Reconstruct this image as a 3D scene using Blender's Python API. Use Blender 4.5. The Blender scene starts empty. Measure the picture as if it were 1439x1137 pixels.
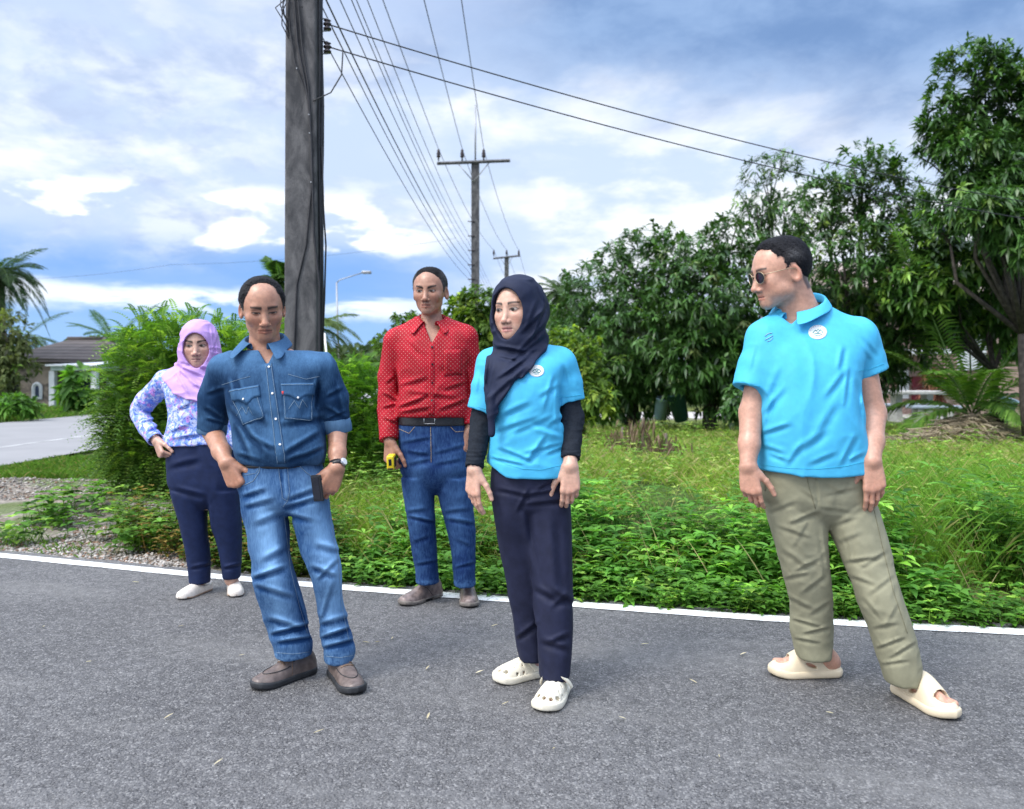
import bpy, bmesh, math, random
import numpy as np
from mathutils import Vector, Matrix, Euler
from mathutils.bvhtree import BVHTree

# ------------------------------------------------------------------ camera, sky, sun, exposure
SC = bpy.context.scene
COL = SC.collection
R_ = math.radians
FPX, CXP, HOR, HC = 1100.0, 719.5, 530.0, 1.2      # focal length in photo pixels, centre column, horizon row, eye height
cam_d = bpy.data.cameras.new('camera'); cam = bpy.data.objects.new('camera', cam_d); COL.objects.link(cam)
cam.location = (0, 0, HC); cam.rotation_euler = (R_(90), 0, 0)
cam_d.sensor_width = 36; cam_d.lens = 36*FPX/1439.0
cam_d.shift_y = -(568.5-HOR)/1439.0
cam_d.clip_start = 0.05; cam_d.clip_end = 6000
cam_d.dof.use_dof = True; cam_d.dof.focus_distance = 3.25; cam_d.dof.aperture_fstop = 3.2
SC.camera = cam
SC.render.resolution_x, SC.render.resolution_y = 1024, 809
SC.view_settings.view_transform = 'Standard'; SC.view_settings.look = 'None'
SC.view_settings.exposure = 0.42; SC.view_settings.gamma = 1.0
SUN_EL, SUN_AZ = R_(52), R_(-128)                   # azimuth measured from +Y towards +X: behind the camera, to the left
sun_d = bpy.data.lights.new('sun', 'SUN'); sun = bpy.data.objects.new('sun', sun_d); COL.objects.link(sun)
sun_d.energy = 2.0; sun_d.angle = R_(18); sun_d.color = (1.0, 0.95, 0.87)
_sd = Vector((math.sin(SUN_AZ)*math.cos(SUN_EL), math.cos(SUN_AZ)*math.cos(SUN_EL), math.sin(SUN_EL)))
sun.rotation_euler = _sd.to_track_quat('Z', 'Y').to_euler(); sun.location = (-6, -6, 14)

class NT:                                            # tiny node-tree writer
    def __init__(s, tree): s.t = tree
    def n(s, typ, ins=None, **props):
        nd = s.t.nodes.new(typ)
        for k, v in props.items(): setattr(nd, k, v)
        for k, v in (ins or {}).items(): s.put(nd.inputs[k], v)
        return nd
    def put(s, sock, v):
        if hasattr(v, 'is_output') or isinstance(v, bpy.types.NodeSocket): s.t.links.new(v, sock)
        elif isinstance(v, bpy.types.Node): s.t.links.new(v.outputs[0], sock)
        else: sock.default_value = v
    def m(s, op, a, b=0.0, c=0.0, clamp=False):
        nd = s.n('ShaderNodeMath', operation=op, use_clamp=clamp)
        for i, v in enumerate((a, b, c)):
            if i < len(nd.inputs): s.put(nd.inputs[i], v)
        return nd.outputs[0]
    def mix(s, f, a, b, mode='MIX'):
        nd = s.n('ShaderNodeMix', data_type='RGBA', blend_type=mode, clamp_factor=True)
        s.put(nd.inputs[0], f); s.put(nd.inputs[6], c4(a)); s.put(nd.inputs[7], c4(b))
        return nd.outputs[2]
    def ss(s, x, lo, hi, a=0.0, b=1.0):
        nd = s.n('ShaderNodeMapRange', interpolation_type='SMOOTHSTEP')
        for i, v in enumerate((x, lo, hi, a, b)): s.put(nd.inputs[i], v)
        return nd.outputs[0]
    def noise(s, vec, scale, detail=3.0, rough=0.55, dist=0.0, dim='3D'):
        nd = s.n('ShaderNodeTexNoise', noise_dimensions=dim)
        if vec is not None: s.put(nd.inputs['Vector'], vec)
        nd.inputs['Scale'].default_value = scale; nd.inputs['Detail'].default_value = detail
        nd.inputs['Roughness'].default_value = rough; nd.inputs['Distortion'].default_value = dist
        return nd.outputs['Fac']
    def xyz(s, v):
        nd = s.n('ShaderNodeSeparateXYZ'); s.put(nd.inputs[0], v); return nd.outputs
    def vec(s, x, y, z):
        nd = s.n('ShaderNodeCombineXYZ')
        for i, v in enumerate((x, y, z)): s.put(nd.inputs[i], v)
        return nd.outputs[0]
def c4(c):
    if isinstance(c, (tuple, list)) and len(c) == 3: return (*c, 1.0)
    return c

W = bpy.data.worlds.new('World'); SC.world = W; W.use_nodes = True
W.cycles.sampling_method = 'AUTOMATIC'
def build_sky():
    t = NT(W.node_tree); t.t.nodes.clear()
    d = t.n('ShaderNodeTexCoord').outputs['Generated']
    x, y, z = t.xyz(d)
    sky = t.n('ShaderNodeTexSky', sky_type='NISHITA', sun_disc=False, sun_elevation=SUN_EL, sun_rotation=SUN_AZ,
              air_density=1.0, dust_density=0.6, ozone_density=2.0).outputs[0]
    el = t.m('ARCSINE', z); az = t.m('ARCTAN2', x, y)            # radians
    k = t.m('DIVIDE', 1.0, t.m('ADD', t.m('MAXIMUM', z, 0.0), 0.30))
    p = t.vec(t.m('MULTIPLY', x, k), t.m('MULTIPLY', y, k), t.m('MULTIPLY', z, 1.2))
    q = t.vec(az, t.m('MULTIPLY', el, 2.4), t.m('MULTIPLY', y, 0.6))
    n1 = t.noise(p, 1.9, 7, 0.6, 0.5)                          # broad sheets
    n2 = t.noise(q, 6.0, 8, 0.56, 0.12)                         # puffs
    n4 = t.noise(q, 8.5, 6, 0.5, 0.2)
    n3 = t.noise(p, 6.0, 6, 0.6, 0.2)
    # clear sky between the clouds: the Nishita sky, deepened to the photo's blue near the horizon
    blue = t.mix(0.72, sky, (1.55, 3.7, 8.1))
    pale = (4.9, 6.0, 8.0)
    body = t.mix(t.ss(n3, 0.38, 0.60), (4.2, 5.1, 7.0), (6.7, 7.4, 8.6))
    veil = t.ss(t.m('ADD', n1, t.m('MULTIPLY', el, 1.2)), 0.32, 0.50)
    c = t.mix(veil, blue, pale)
    c = t.mix(t.m('MULTIPLY', t.ss(n1, 0.46, 0.6), 0.9), c, body)
    c = t.mix(t.m('MULTIPLY', t.m('MULTIPLY', t.ss(n2, 0.50, 0.74), t.ss(el, -0.02, 0.06)), 0.85), c, (9.0, 9.2, 9.5))
    # clear blue band low on the left, with small white heaps above and a white streak through it
    band = t.m('MULTIPLY', t.m('MULTIPLY', t.ss(t.m('ADD', el, t.m('MULTIPLY', t.m('SUBTRACT', n2, 0.5), 0.06)), 0.175, 0.125), t.ss(az, 0.08, -0.12)), 1.0)
    c = t.mix(t.m('MULTIPLY', band, 0.88), c, t.mix(t.ss(el, 0.03, 0.14), (2.6, 4.7, 8.0), (1.7, 3.6, 7.4)))
    streak = t.m('MULTIPLY', t.m('MULTIPLY', t.ss(t.m('ABSOLUTE', t.m('SUBTRACT', t.m('ADD', el, t.m('MULTIPLY', t.m('SUBTRACT', n2, 0.5), 0.07)), t.m('ADD', 0.088, t.m('MULTIPLY', az, -0.02)))), 0.026, 0.006), t.ss(n1, 0.40, 0.52)), t.ss(az, 0.02, -0.2))
    c = t.mix(t.m('MULTIPLY', streak, 0.85), c, (9.0, 9.6, 10.4))
    heap = t.m('MULTIPLY', t.m('MULTIPLY', t.ss(n4, 0.50, 0.60), t.ss(t.m('ABSOLUTE', t.m('SUBTRACT', el, 0.185)), 0.05, 0.02)), t.ss(az, -0.02, -0.18))
    c = t.mix(t.m('MULTIPLY', heap, 0.95), c, (10.8, 10.8, 10.9))
    # white bank low on the right, in front of a slate-blue rain sheet high on the right
    wob = t.m('MULTIPLY', t.m('SUBTRACT', n1, 0.5), 0.16)
    elw = t.m('ADD', el, wob)
    bank = t.m('MULTIPLY', t.ss(elw, 0.05, 0.13), t.ss(elw, 0.36, 0.24))
    bank = t.m('MULTIPLY', bank, t.ss(az, -0.22, 0.12))
    c = t.mix(t.m('MULTIPLY', bank, 0.85), c, t.mix(t.ss(n2, 0.40, 0.56), (5.2, 6.3, 8.2), (8.4, 8.7, 9.1)))
    edge = t.m('ADD', 0.315, t.m('MULTIPLY', t.m('SUBTRACT', az, 0.3), -0.10))
    slate = t.m('MULTIPLY', t.ss(t.m('SUBTRACT', elw, edge), -0.06, 0.08), t.ss(t.m('ADD', az, t.m('MULTIPLY', wob, 2.0)), -0.32, 0.10))
    slate = t.m('MULTIPLY', slate, t.ss(el, 0.75, 0.5))
    sl_c = t.mix(t.ss(n3, 0.3, 0.7), (1.55, 2.65, 4.9), (2.6, 3.9, 6.3))
    c = t.mix(slate, c, sl_c)
    grey = t.m('MULTIPLY', t.ss(t.m('ADD', el, t.m('MULTIPLY', wob, 1.5)), 0.34, 0.46), t.ss(az, 0.1, -0.05))
    c = t.mix(t.m('MULTIPLY', grey, 0.55), c, (4.0, 5.0, 7.2))
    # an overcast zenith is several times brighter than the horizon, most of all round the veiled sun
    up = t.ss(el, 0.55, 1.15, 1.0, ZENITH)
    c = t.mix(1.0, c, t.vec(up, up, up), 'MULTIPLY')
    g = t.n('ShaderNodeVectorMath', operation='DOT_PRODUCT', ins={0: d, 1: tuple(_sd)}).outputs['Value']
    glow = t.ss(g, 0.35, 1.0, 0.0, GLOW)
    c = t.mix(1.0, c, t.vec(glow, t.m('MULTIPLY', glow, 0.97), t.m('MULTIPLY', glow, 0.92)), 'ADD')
    low = t.ss(el, -0.10, -0.01)
    c = t.mix(low, (0.9, 1.2, 0.8), c)
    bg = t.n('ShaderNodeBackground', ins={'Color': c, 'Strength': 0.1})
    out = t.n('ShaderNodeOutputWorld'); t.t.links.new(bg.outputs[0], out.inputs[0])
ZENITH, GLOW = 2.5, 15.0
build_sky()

# ------------------------------------------------------------------ materials
def new_mat(name):
    m = bpy.data.materials.new(name); m.use_nodes = True
    t = NT(m.node_tree); t.t.nodes.clear()
    b = t.n('ShaderNodeBsdfPrincipled'); o = t.n('ShaderNodeOutputMaterial')
    t.t.links.new(b.outputs[0], o.inputs[0]); t.b = b; t.out = o
    t.obj = t.n('ShaderNodeTexCoord').outputs['Object']
    return m, t
def bump(t, h, strength=0.3, dist=0.01):
    nd = t.n('ShaderNodeBump', ins={'Height': h, 'Strength': strength, 'Distance': dist})
    t.put(t.b.inputs['Normal'], nd.outputs[0])
def plain(name, col, rough=0.6, vary=0.15, scale=30, bmp=0.15, metal=0.0, bdist=0.003, spec=0.5):
    m, t = new_mat(name)
    n = t.noise(t.obj, scale, 4)
    a = tuple(max(0, x*(1-vary)) for x in col); b = tuple(min(1, x*(1+vary)) for x in col)
    t.put(t.b.inputs['Base Color'], t.mix(t.ss(n, 0.3, 0.7), a, b))
    t.b.inputs['Roughness'].default_value = rough; t.b.inputs['Metallic'].default_value = metal
    t.b.inputs['Specular IOR Level'].default_value = spec
    if bmp: bump(t, n, bmp, bdist)
    return m
def vcol_mat(name, rough=0.5, vary=0.12, scale=60, bmp=0.1, bdist=0.002, sss=0.0, spec=0.4, sheen=0.0, weave=0):
    m, t = new_mat(name)
    at = t.n('ShaderNodeAttribute', attribute_name='Col').outputs['Color']
    n = t.noise(t.obj, scale, 4, 0.6)
    f = t.ss(n, 0.25, 0.75, 1-vary, 1+vary)
    t.put(t.b.inputs['Base Color'], t.mix(1.0, at, t.vec(f, f, f), 'MULTIPLY'))
    t.b.inputs['Roughness'].default_value = rough; t.b.inputs['Specular IOR Level'].default_value = spec
    if sss:
        t.b.inputs['Subsurface Weight'].default_value = sss
        t.b.inputs['Subsurface Radius'].default_value = (1.0, 0.35, 0.2); t.b.inputs['Subsurface Scale'].default_value = 0.006
    if sheen:
        t.b.inputs['Sheen Weight'].default_value = sheen; t.b.inputs['Sheen Roughness'].default_value = 0.5
    h = n
    if weave: h = t.m('ADD', n, t.m('MULTIPLY', t.noise(t.obj, weave, 2), 0.6))
    if bmp: bump(t, h, bmp, bdist)
    return m
def leaf_mat(name, rough=0.45, trans=0.35, tint=(1, 1, 1), spec=0.4):
    m, t = new_mat(name)
    at = t.n('ShaderNodeAttribute', attribute_name='Col').outputs['Color']
    n = t.noise(t.obj, 3.0, 3)
    f = t.ss(n, 0.3, 0.7, 0.82, 1.18)
    c = t.mix(1.0, at, t.vec(f, f, t.m('MULTIPLY', f, 0.9)), 'MULTIPLY')
    t.put(t.b.inputs['Base Color'], c)
    t.b.inputs['Roughness'].default_value = rough; t.b.inputs['Specular IOR Level'].default_value = spec
    tr = t.n('ShaderNodeBsdfTranslucent')
    t.put(tr.inputs['Color'], t.mix(1.0, c, (1.25, 1.35, 0.5), 'MULTIPLY'))
    mx = t.n('ShaderNodeMixShader'); mx.inputs[0].default_value = trans
    t.t.links.new(t.b.outputs[0], mx.inputs[1]); t.t.links.new(tr.outputs[0], mx.inputs[2])
    t.t.links.new(mx.outputs[0], t.out.inputs[0])
    return m

# ------------------------------------------------------------------ objects, names, labels
def link(o, parent=None):
    COL.objects.link(o)
    if parent is not None: o.parent = parent
    return o
def tag(o, label, cat=None, group=None, kind=None):
    o['label'] = label
    if cat: o['category'] = cat
    if group: o['group'] = group
    if kind: o['kind'] = kind
    return o
def thing(name, loc, label, cat, group=None):
    return tag(link(bpy.data.objects.new(name, None)), label, cat, group) if loc is None else _thing(name, loc, label, cat, group)
def _thing(name, loc, label, cat, group):
    o = link(bpy.data.objects.new(name, None)); o.location = loc; o.empty_display_size = 0.1
    return tag(o, label, cat, group)
def mesh_obj(name, verts, faces, mat, parent=None, col=None, smooth=True):
    """verts are world coordinates; they are stored relative to the parent Empty's place (parents are never rotated before)."""
    v = np.asarray(verts, dtype=np.float64).reshape(-1, 3)
    if parent is not None:
        off = np.array(parent.location); pp = parent.parent
        while pp is not None: off = off+np.array(pp.location); pp = pp.parent
        v = v-off
    me = bpy.data.meshes.new(name)
    if isinstance(faces, np.ndarray):
        nf, k = faces.shape
        me.vertices.add(len(v)); me.vertices.foreach_set('co', v.astype(np.float32).ravel())
        me.loops.add(nf*k); me.loops.foreach_set('vertex_index', faces.astype(np.int32).ravel())
        me.polygons.add(nf); me.polygons.foreach_set('loop_start', np.arange(0, nf*k, k, dtype=np.int32))
        me.polygons.foreach_set('loop_total', np.full(nf, k, dtype=np.int32))
        me.update(calc_edges=True)
    else:
        me.from_pydata([tuple(p) for p in v], [], [tuple(f) for f in faces]); me.update()
    if smooth: me.polygons.foreach_set('use_smooth', np.ones(len(me.polygons), dtype=bool))
    if col is not None:
        c = np.ones((len(v), 4), dtype=np.float32); c[:, :3] = col
        a = me.color_attributes.new('Col', 'FLOAT_COLOR', 'POINT'); a.data.foreach_set('color', c.ravel())
    if mat is not None: me.materials.append(mat)
    return link(bpy.data.objects.new(name, me), parent)
class MB:                                           # mesh builder: boxes, tubes, prisms, sheets
    def __init__(s): s.v, s.f, s.marks = [], [], []
    def add(s, v, f):
        o = len(s.v); s.marks.append((o, len(s.f))); s.v += [tuple(p) for p in v]; s.f += [tuple(i+o for i in q) for q in f]; return s
    def box(s, lo, hi, bev=0.0, rz=0.0, piv=None):
        lo, hi = np.array(lo, float), np.array(hi, float)
        bm = bmesh.new(); bmesh.ops.create_cube(bm, size=1.0)
        for v in bm.verts: v.co = Vector((lo+hi)/2)+Vector([v.co[i]*(hi-lo)[i] for i in range(3)])
        if bev: bmesh.ops.bevel(bm, geom=list(bm.edges), offset=bev, segments=2, affect='EDGES', profile=0.6)
        if rz:
            pv = Vector(piv if piv is not None else (lo+hi)/2); M = Matrix.Rotation(rz, 3, 'Z')
            for v in bm.verts: v.co = pv+M@(v.co-pv)
        bm.verts.index_update()
        s.add([v.co[:] for v in bm.verts], [[v.index for v in f.verts] for f in bm.faces]); bm.free(); return s
    def tube(s, pts, rad, n=8, cap=True):
        pts = [np.array(p, float) for p in pts]; m = len(pts)
        rad = [rad]*m if np.isscalar(rad) else rad
        up = None; rings = []
        for i in range(m):
            t = pts[min(i+1, m-1)]-pts[max(i-1, 0)]; t = t/(np.linalg.norm(t)+1e-9)
            if up is None:
                a = np.array([0, 0, 1.]) if abs(t[2]) < .9 else np.array([1., 0, 0]); up = np.cross(t, a)
            up = up-t*(up@t); up /= np.linalg.norm(up)+1e-9; w = np.cross(t, up)
            rings.append([pts[i]+rad[i]*(math.cos(2*math.pi*k/n)*up+math.sin(2*math.pi*k/n)*w) for k in range(n)])
        v = [p for r in rings for p in r]
        f = [(i*n+k, i*n+(k+1) % n, (i+1)*n+(k+1) % n, (i+1)*n+k) for i in range(m-1) for k in range(n)]
        if cap: f += [tuple(range(n))[::-1], tuple(range((m-1)*n, m*n))]
        return s.add(v, f)
    def lathe(s, prof, c, n=24):
        v = [(c[0]+r*math.cos(2*math.pi*k/n), c[1]+r*math.sin(2*math.pi*k/n), c[2]+z) for r, z in prof for k in range(n)]
        f = [(i*n+k, i*n+(k+1) % n, (i+1)*n+(k+1) % n, (i+1)*n+k) for i in range(len(prof)-1) for k in range(n)]
        f += [tuple(range(n))[::-1], tuple(range((len(prof)-1)*n, len(prof)*n))]
        return s.add(v, f)
    def build_each(s, name, mat, parent=None, smooth=True):      # one object for every piece added
        out = []; mk = s.marks+[(len(s.v), len(s.f))]
        for (a, fa), (b, fb) in zip(mk[:-1], mk[1:]): out.append(mesh_obj(name, s.v[a:b], [tuple(i-a for i in q) for q in s.f[fa:fb]], mat, parent, None, smooth))
        return out
    def build(s, name, mat, parent=None, smooth=True, col=None):
        return mesh_obj(name, s.v, s.f, mat, parent, col, smooth)
def W3(px, py, Y): return np.array([(px-CXP)*Y/FPX, Y, HC-(py-HOR)*Y/FPX])     # photo pixel at depth Y -> world
def G3(px, py, z=0.0):                                                        # photo pixel on the ground plane
    Y = FPX*(HC-z)/(py-HOR); return np.array([(px-CXP)*Y/FPX, Y, z])

# ------------------------------------------------------------------ implicit-surface modelling (numpy surface nets)
def A(*a): return np.array(a, float)
def unit(v): v = np.asarray(v, float); return v/(np.linalg.norm(v)+1e-12)
def smin(a, b, k):
    if k <= 0: return np.minimum(a, b)
    h = np.maximum(k-np.abs(a-b), 0)/k
    return np.minimum(a, b)-h*h*k*0.25
def smax(a, b, k): return -smin(-a, -b, k)
def sstep(x, a, b): t = np.clip((x-a)/(b-a), 0, 1); return t*t*(3-2*t)
def _hash(i, j, k):
    h = (i*374761393+j*668265263+k*2147483647) & 0x7fffffff
    h = ((h ^ (h >> 13))*1274126177) & 0x7fffffff
    return ((h ^ (h >> 16)) & 0xffff)/65535.0
def vnoise(p):
    i = np.floor(p).astype(np.int64); f = p-i; f = f*f*f*(f*(f*6-15)+10); r = 0
    for a in (0, 1):
        for b in (0, 1):
            for c in (0, 1):
                w = (f[:, 0] if a else 1-f[:, 0])*(f[:, 1] if b else 1-f[:, 1])*(f[:, 2] if c else 1-f[:, 2])
                r = r+w*_hash(i[:, 0]+a, i[:, 1]+b, i[:, 2]+c)
    return r
def fbm(p, o=3): return sum(vnoise(p*2**k+17.3*k)*0.5**k for k in range(o))/sum(0.5**k for k in range(o))
def cap(a, b, ra, rb=None):
    a, b = A(*a), A(*b); rb = ra if rb is None else rb; ba = b-a; L2 = ba@ba+1e-12
    def f(x, y, z):
        px, py, pz = x-a[0], y-a[1], z-a[2]
        t = np.clip((px*ba[0]+py*ba[1]+pz*ba[2])/L2, 0, 1)
        return np.sqrt((px-t*ba[0])**2+(py-t*ba[1])**2+(pz-t*ba[2])**2)-(ra+(rb-ra)*t)
    f.lo = np.minimum(a-ra, b-rb); f.hi = np.maximum(a+ra, b+rb); return f
def sph(c, r): return cap(c, A(*c)+A(0, 0, 1e-5), r)
def ell(c, r, R=None):
    c, r = A(*c), A(*r)
    def f(x, y, z):
        q = [x-c[0], y-c[1], z-c[2]]
        if R is not None: q = [R[0, i]*q[0]+R[1, i]*q[1]+R[2, i]*q[2] for i in range(3)]
        k0 = np.sqrt((q[0]/r[0])**2+(q[1]/r[1])**2+(q[2]/r[2])**2)
        k1 = np.sqrt((q[0]/r[0]**2)**2+(q[1]/r[1]**2)**2+(q[2]/r[2]**2)**2)
        return k0*(k0-1)/(k1+1e-9)
    m = max(r) if R is not None else r
    f.lo = c-m; f.hi = c+m; return f
def cutby(f, h, k=.008):
    def g(x, y, z): return smax(f(x, y, z), h(x, y, z), k)
    g.lo, g.hi = f.lo, f.hi; return g
def loft(st, n=2.4, yaw=0.0, capk=0.012):
    """st: (z, cx, cy, halfwidth, halfdepth) sorted upwards; superellipse sections, Catmull-smooth between stations."""
    st = np.array(sorted(st), float); z = st[:, 0]
    zz = np.linspace(z[0], z[-1], 160)
    def smooth(v):
        m = np.gradient(v, z); i = np.clip(np.searchsorted(z, zz)-1, 0, len(z)-2)
        h = z[i+1]-z[i]; t = (zz-z[i])/h
        return (2*t**3-3*t**2+1)*v[i]+(t**3-2*t**2+t)*h*m[i]+(-2*t**3+3*t**2)*v[i+1]+(t**3-t**2)*h*m[i+1]
    tab = [smooth(st[:, k]) for k in range(1, 5)]
    cs, sn = math.cos(yaw), math.sin(yaw)
    def f(x, y, zc):
        cx, cy, w, d = [np.interp(zc, zz, q) for q in tab]
        u = (x-cx)*cs+(y-cy)*sn; v = -(x-cx)*sn+(y-cy)*cs
        e = ((np.abs(u)/w)**n+(np.abs(v)/d)**n)**(1.0/n)+1e-6
        r = np.sqrt(u*u+v*v)*(1-1/e)
        r = np.where(e < 0.5, -0.5*np.minimum(w, d), r)
        return smax(r, np.abs(zc-(z[0]+z[-1])/2)-(z[-1]-z[0])/2, capk)
    mw = max(st[:, 3].max(), st[:, 4].max())
    f.lo = A(st[:, 1].min()-mw, st[:, 2].min()-mw, z[0]); f.hi = A(st[:, 1].max()+mw, st[:, 2].max()+mw, z[-1]); return f
def xform(f, R, c, s=1.0):
    """f is written in local axes (columns of R are the local axes in the world), scaled by s and moved to c."""
    c = A(*c)
    def g(x, y, z):
        q = [(x-c[0])/s, (y-c[1])/s, (z-c[2])/s]
        l = [R[0, i]*q[0]+R[1, i]*q[1]+R[2, i]*q[2] for i in range(3)]
        return f(*l)*s
    cor = np.array([[(f.lo, f.hi)[i][0], (f.lo, f.hi)[j][1], (f.lo, f.hi)[k][2]] for i in (0, 1) for j in (0, 1) for k in (0, 1)])
    w = cor@R.T*s+c
    g.lo, g.hi = w.min(0), w.max(0); return g
def union(fs, k=0.0, off=0.0):
    def g(x, y, z):
        d = fs[0](x, y, z)
        for h in fs[1:]: d = smin(d, h(x, y, z), k)
        return d-off
    g.lo = np.min([h.lo for h in fs], 0)-off; g.hi = np.max([h.hi for h in fs], 0)+off; return g
def axis(*segs):
    """segs: lo, step, hi, step, hi ... a coordinate axis whose step changes along it"""
    out = [np.array([segs[0]])]; lo = segs[0]
    for st, hi in zip(segs[1::2], segs[2::2]):
        if hi <= lo: continue
        n = max(1, int(round((hi-lo)/st))); out.append(lo+(hi-lo)*np.arange(1, n+1)/n); lo = hi
    return np.concatenate(out)
class Field:
    def __init__(s, xs, ys, zs, far=0.06):
        s.ax = [np.asarray(a, float) for a in (xs, ys, zs)]
        s.far = far; s.d = np.full([len(a) for a in s.ax], far)
    @staticmethod
    def box(lo, hi, step, far=0.06):
        return Field(*[np.arange(lo[i], hi[i]+step, step) for i in range(3)], far)
    def sl(s, lo, hi):
        r = []
        for a, l, h in zip(s.ax, lo, hi):
            i = max(0, np.searchsorted(a, l)-1); j = min(len(a), np.searchsorted(a, h)+1)
            if j <= i: return None
            r.append(slice(i, j))
        return tuple(r)
    def grid(s, q): return s.ax[0][q[0]][:, None, None], s.ax[1][q[1]][None, :, None], s.ax[2][q[2]][None, None, :]
    def put(s, f, k=0.0, mode='u', m=0.035):
        q = s.sl(f.lo-m-k, f.hi+m+k)
        if q is None: return s
        v = f(*s.grid(q))
        if mode == 'u': s.d[q] = smin(s.d[q], np.minimum(v, s.far), k)
        elif mode == 's': s.d[q] = smax(s.d[q], -v, k)
        return s
    def cut(s, fn, k=0.0):                           # keep only where fn < 0 (fn works on the whole grid)
        s.d = smax(s.d, fn(s.ax[0][:, None, None], s.ax[1][None, :, None], s.ax[2][None, None, :]), k); return s
    def sub(s, fn, k=0.0): return s.cut(lambda x, y, z: -fn(x, y, z), k)
    def detail(s, fn, band=0.022):                   # fn(P) is added to the distance near the surface
        I = np.nonzero(np.abs(s.d) < band)
        P = np.stack([s.ax[i][I[i]] for i in range(3)], 1)
        s.d[I] += fn(P); return s
    def samp(s, F):
        i = [np.clip(np.floor(F[:, a]).astype(int), 0, s.d.shape[a]-2) for a in range(3)]
        t = [F[:, a]-i[a] for a in range(3)]; v = 0
        for a in (0, 1):
            for b in (0, 1):
                for c in (0, 1):
                    v = v+(t[0] if a else 1-t[0])*(t[1] if b else 1-t[1])*(t[2] if c else 1-t[2])*s.d[i[0]+a, i[1]+b, i[2]+c]
        return v
    def world(s, F): return np.stack([np.interp(F[:, a], np.arange(len(s.ax[a])), s.ax[a]) for a in range(3)], 1)
    def index(s, P): return np.stack([np.interp(P[:, a], s.ax[a], np.arange(len(s.ax[a]))) for a in range(3)], 1)
    def at(s, P): return s.samp(s.index(np.asarray(P, float)))
    def mesh(s, proj=2):
        d = s.d; g = d < 0; g[0] = g[-1] = False; g[:, 0] = g[:, -1] = False; g[:, :, 0] = g[:, :, -1] = False
        d = np.where(g, np.minimum(d, -1e-6), np.maximum(d, 1e-6)); s.d = d
        cnt = np.zeros([n-1 for n in d.shape], np.int8)
        for a in (0, 1):
            for b in (0, 1):
                for c in (0, 1): cnt += g[a:a+cnt.shape[0], b:b+cnt.shape[1], c:c+cnt.shape[2]]
        act = (cnt > 0) & (cnt < 8)
        I = np.argwhere(act); idx = np.full(cnt.shape, -1, np.int64); idx[act] = np.arange(len(I))
        acc = np.zeros((len(I), 3)); num = np.zeros(len(I))
        for ax in range(3):
            o1, o2 = [q for q in range(3) if q != ax]
            for a in (0, 1):
                for b in (0, 1):
                    o = np.zeros(3, int); o[o1] = a; o[o2] = b; e = np.zeros(3, int); e[ax] = 1
                    p0 = I+o; p1 = p0+e
                    d0 = d[p0[:, 0], p0[:, 1], p0[:, 2]]; d1 = d[p1[:, 0], p1[:, 1], p1[:, 2]]
                    cr = (d0 < 0) != (d1 < 0); t = np.where(cr, d0/np.where(cr, d0-d1, 1), 0)
                    pos = o[None, :]+t[:, None]*e[None, :]
                    acc[cr] += pos[cr]; num += cr
        Fi = I+acc/num[:, None]
        P = s.world(Fi)
        for _ in range(proj):
            v = s.samp(Fi); gr = []
            for a in range(3):
                e = np.zeros(3); e[a] = 0.5
                h = s.world(Fi+e)[:, a]-s.world(Fi-e)[:, a]
                gr.append((s.samp(Fi+e)-s.samp(Fi-e))/np.maximum(h, 1e-6))
            gr = np.stack(gr, 1); g2 = np.maximum((gr*gr).sum(1), 0.15)
            step = np.minimum(np.gradient(s.ax[0]).mean(), 0.004)
            mv = np.clip(v/g2, -step, step)[:, None]*gr
            P = P-mv*0.8; Fi = s.index(P)
        faces = []
        for ax in range(3):
            o1, o2 = [(1, 2), (2, 0), (0, 1)][ax]
            a0 = np.take(g, range(0, g.shape[ax]-1), ax); a1 = np.take(g, range(1, g.shape[ax]), ax)
            E = np.argwhere(a0 != a1)
            E = E[(E[:, o1] > 0) & (E[:, o2] > 0) & (E[:, o1] < g.shape[o1]-1) & (E[:, o2] < g.shape[o2]-1)]
            ins = g[E[:, 0], E[:, 1], E[:, 2]]
            def cell(u, v):
                q = E.copy(); q[:, o1] -= u; q[:, o2] -= v; return idx[q[:, 0], q[:, 1], q[:, 2]]
            q = np.stack([cell(1, 1), cell(0, 1), cell(0, 0), cell(1, 0)], 1)
            q[~ins] = q[~ins][:, ::-1]; faces.append(q)
        return P, np.concatenate(faces)
def poly2(pts):
    """signed distance to a polygon in a plane (negative inside)"""
    P = np.array(pts, float)
    def f(u, v):
        d = None; ins = None
        for i in range(len(P)):
            a, b = P[i], P[(i+1) % len(P)]; e = b-a
            t = np.clip(((u-a[0])*e[0]+(v-a[1])*e[1])/(e@e+1e-12), 0, 1)
            q = (u-a[0]-t*e[0])**2+(v-a[1]-t*e[1])**2
            d = q if d is None else np.minimum(d, q)
            c = ((a[1] > v) != (b[1] > v)) & (u < (b[0]-a[0])*(v-a[1])/(b[1]-a[1]+1e-12)+a[0])
            ins = c if ins is None else ins ^ c
        return np.where(ins, -1.0, 1.0)*np.sqrt(d)
    return f
def px_of(x, y, z): return CXP+FPX*x/y, HOR-FPX*(z-HC)/y
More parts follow.
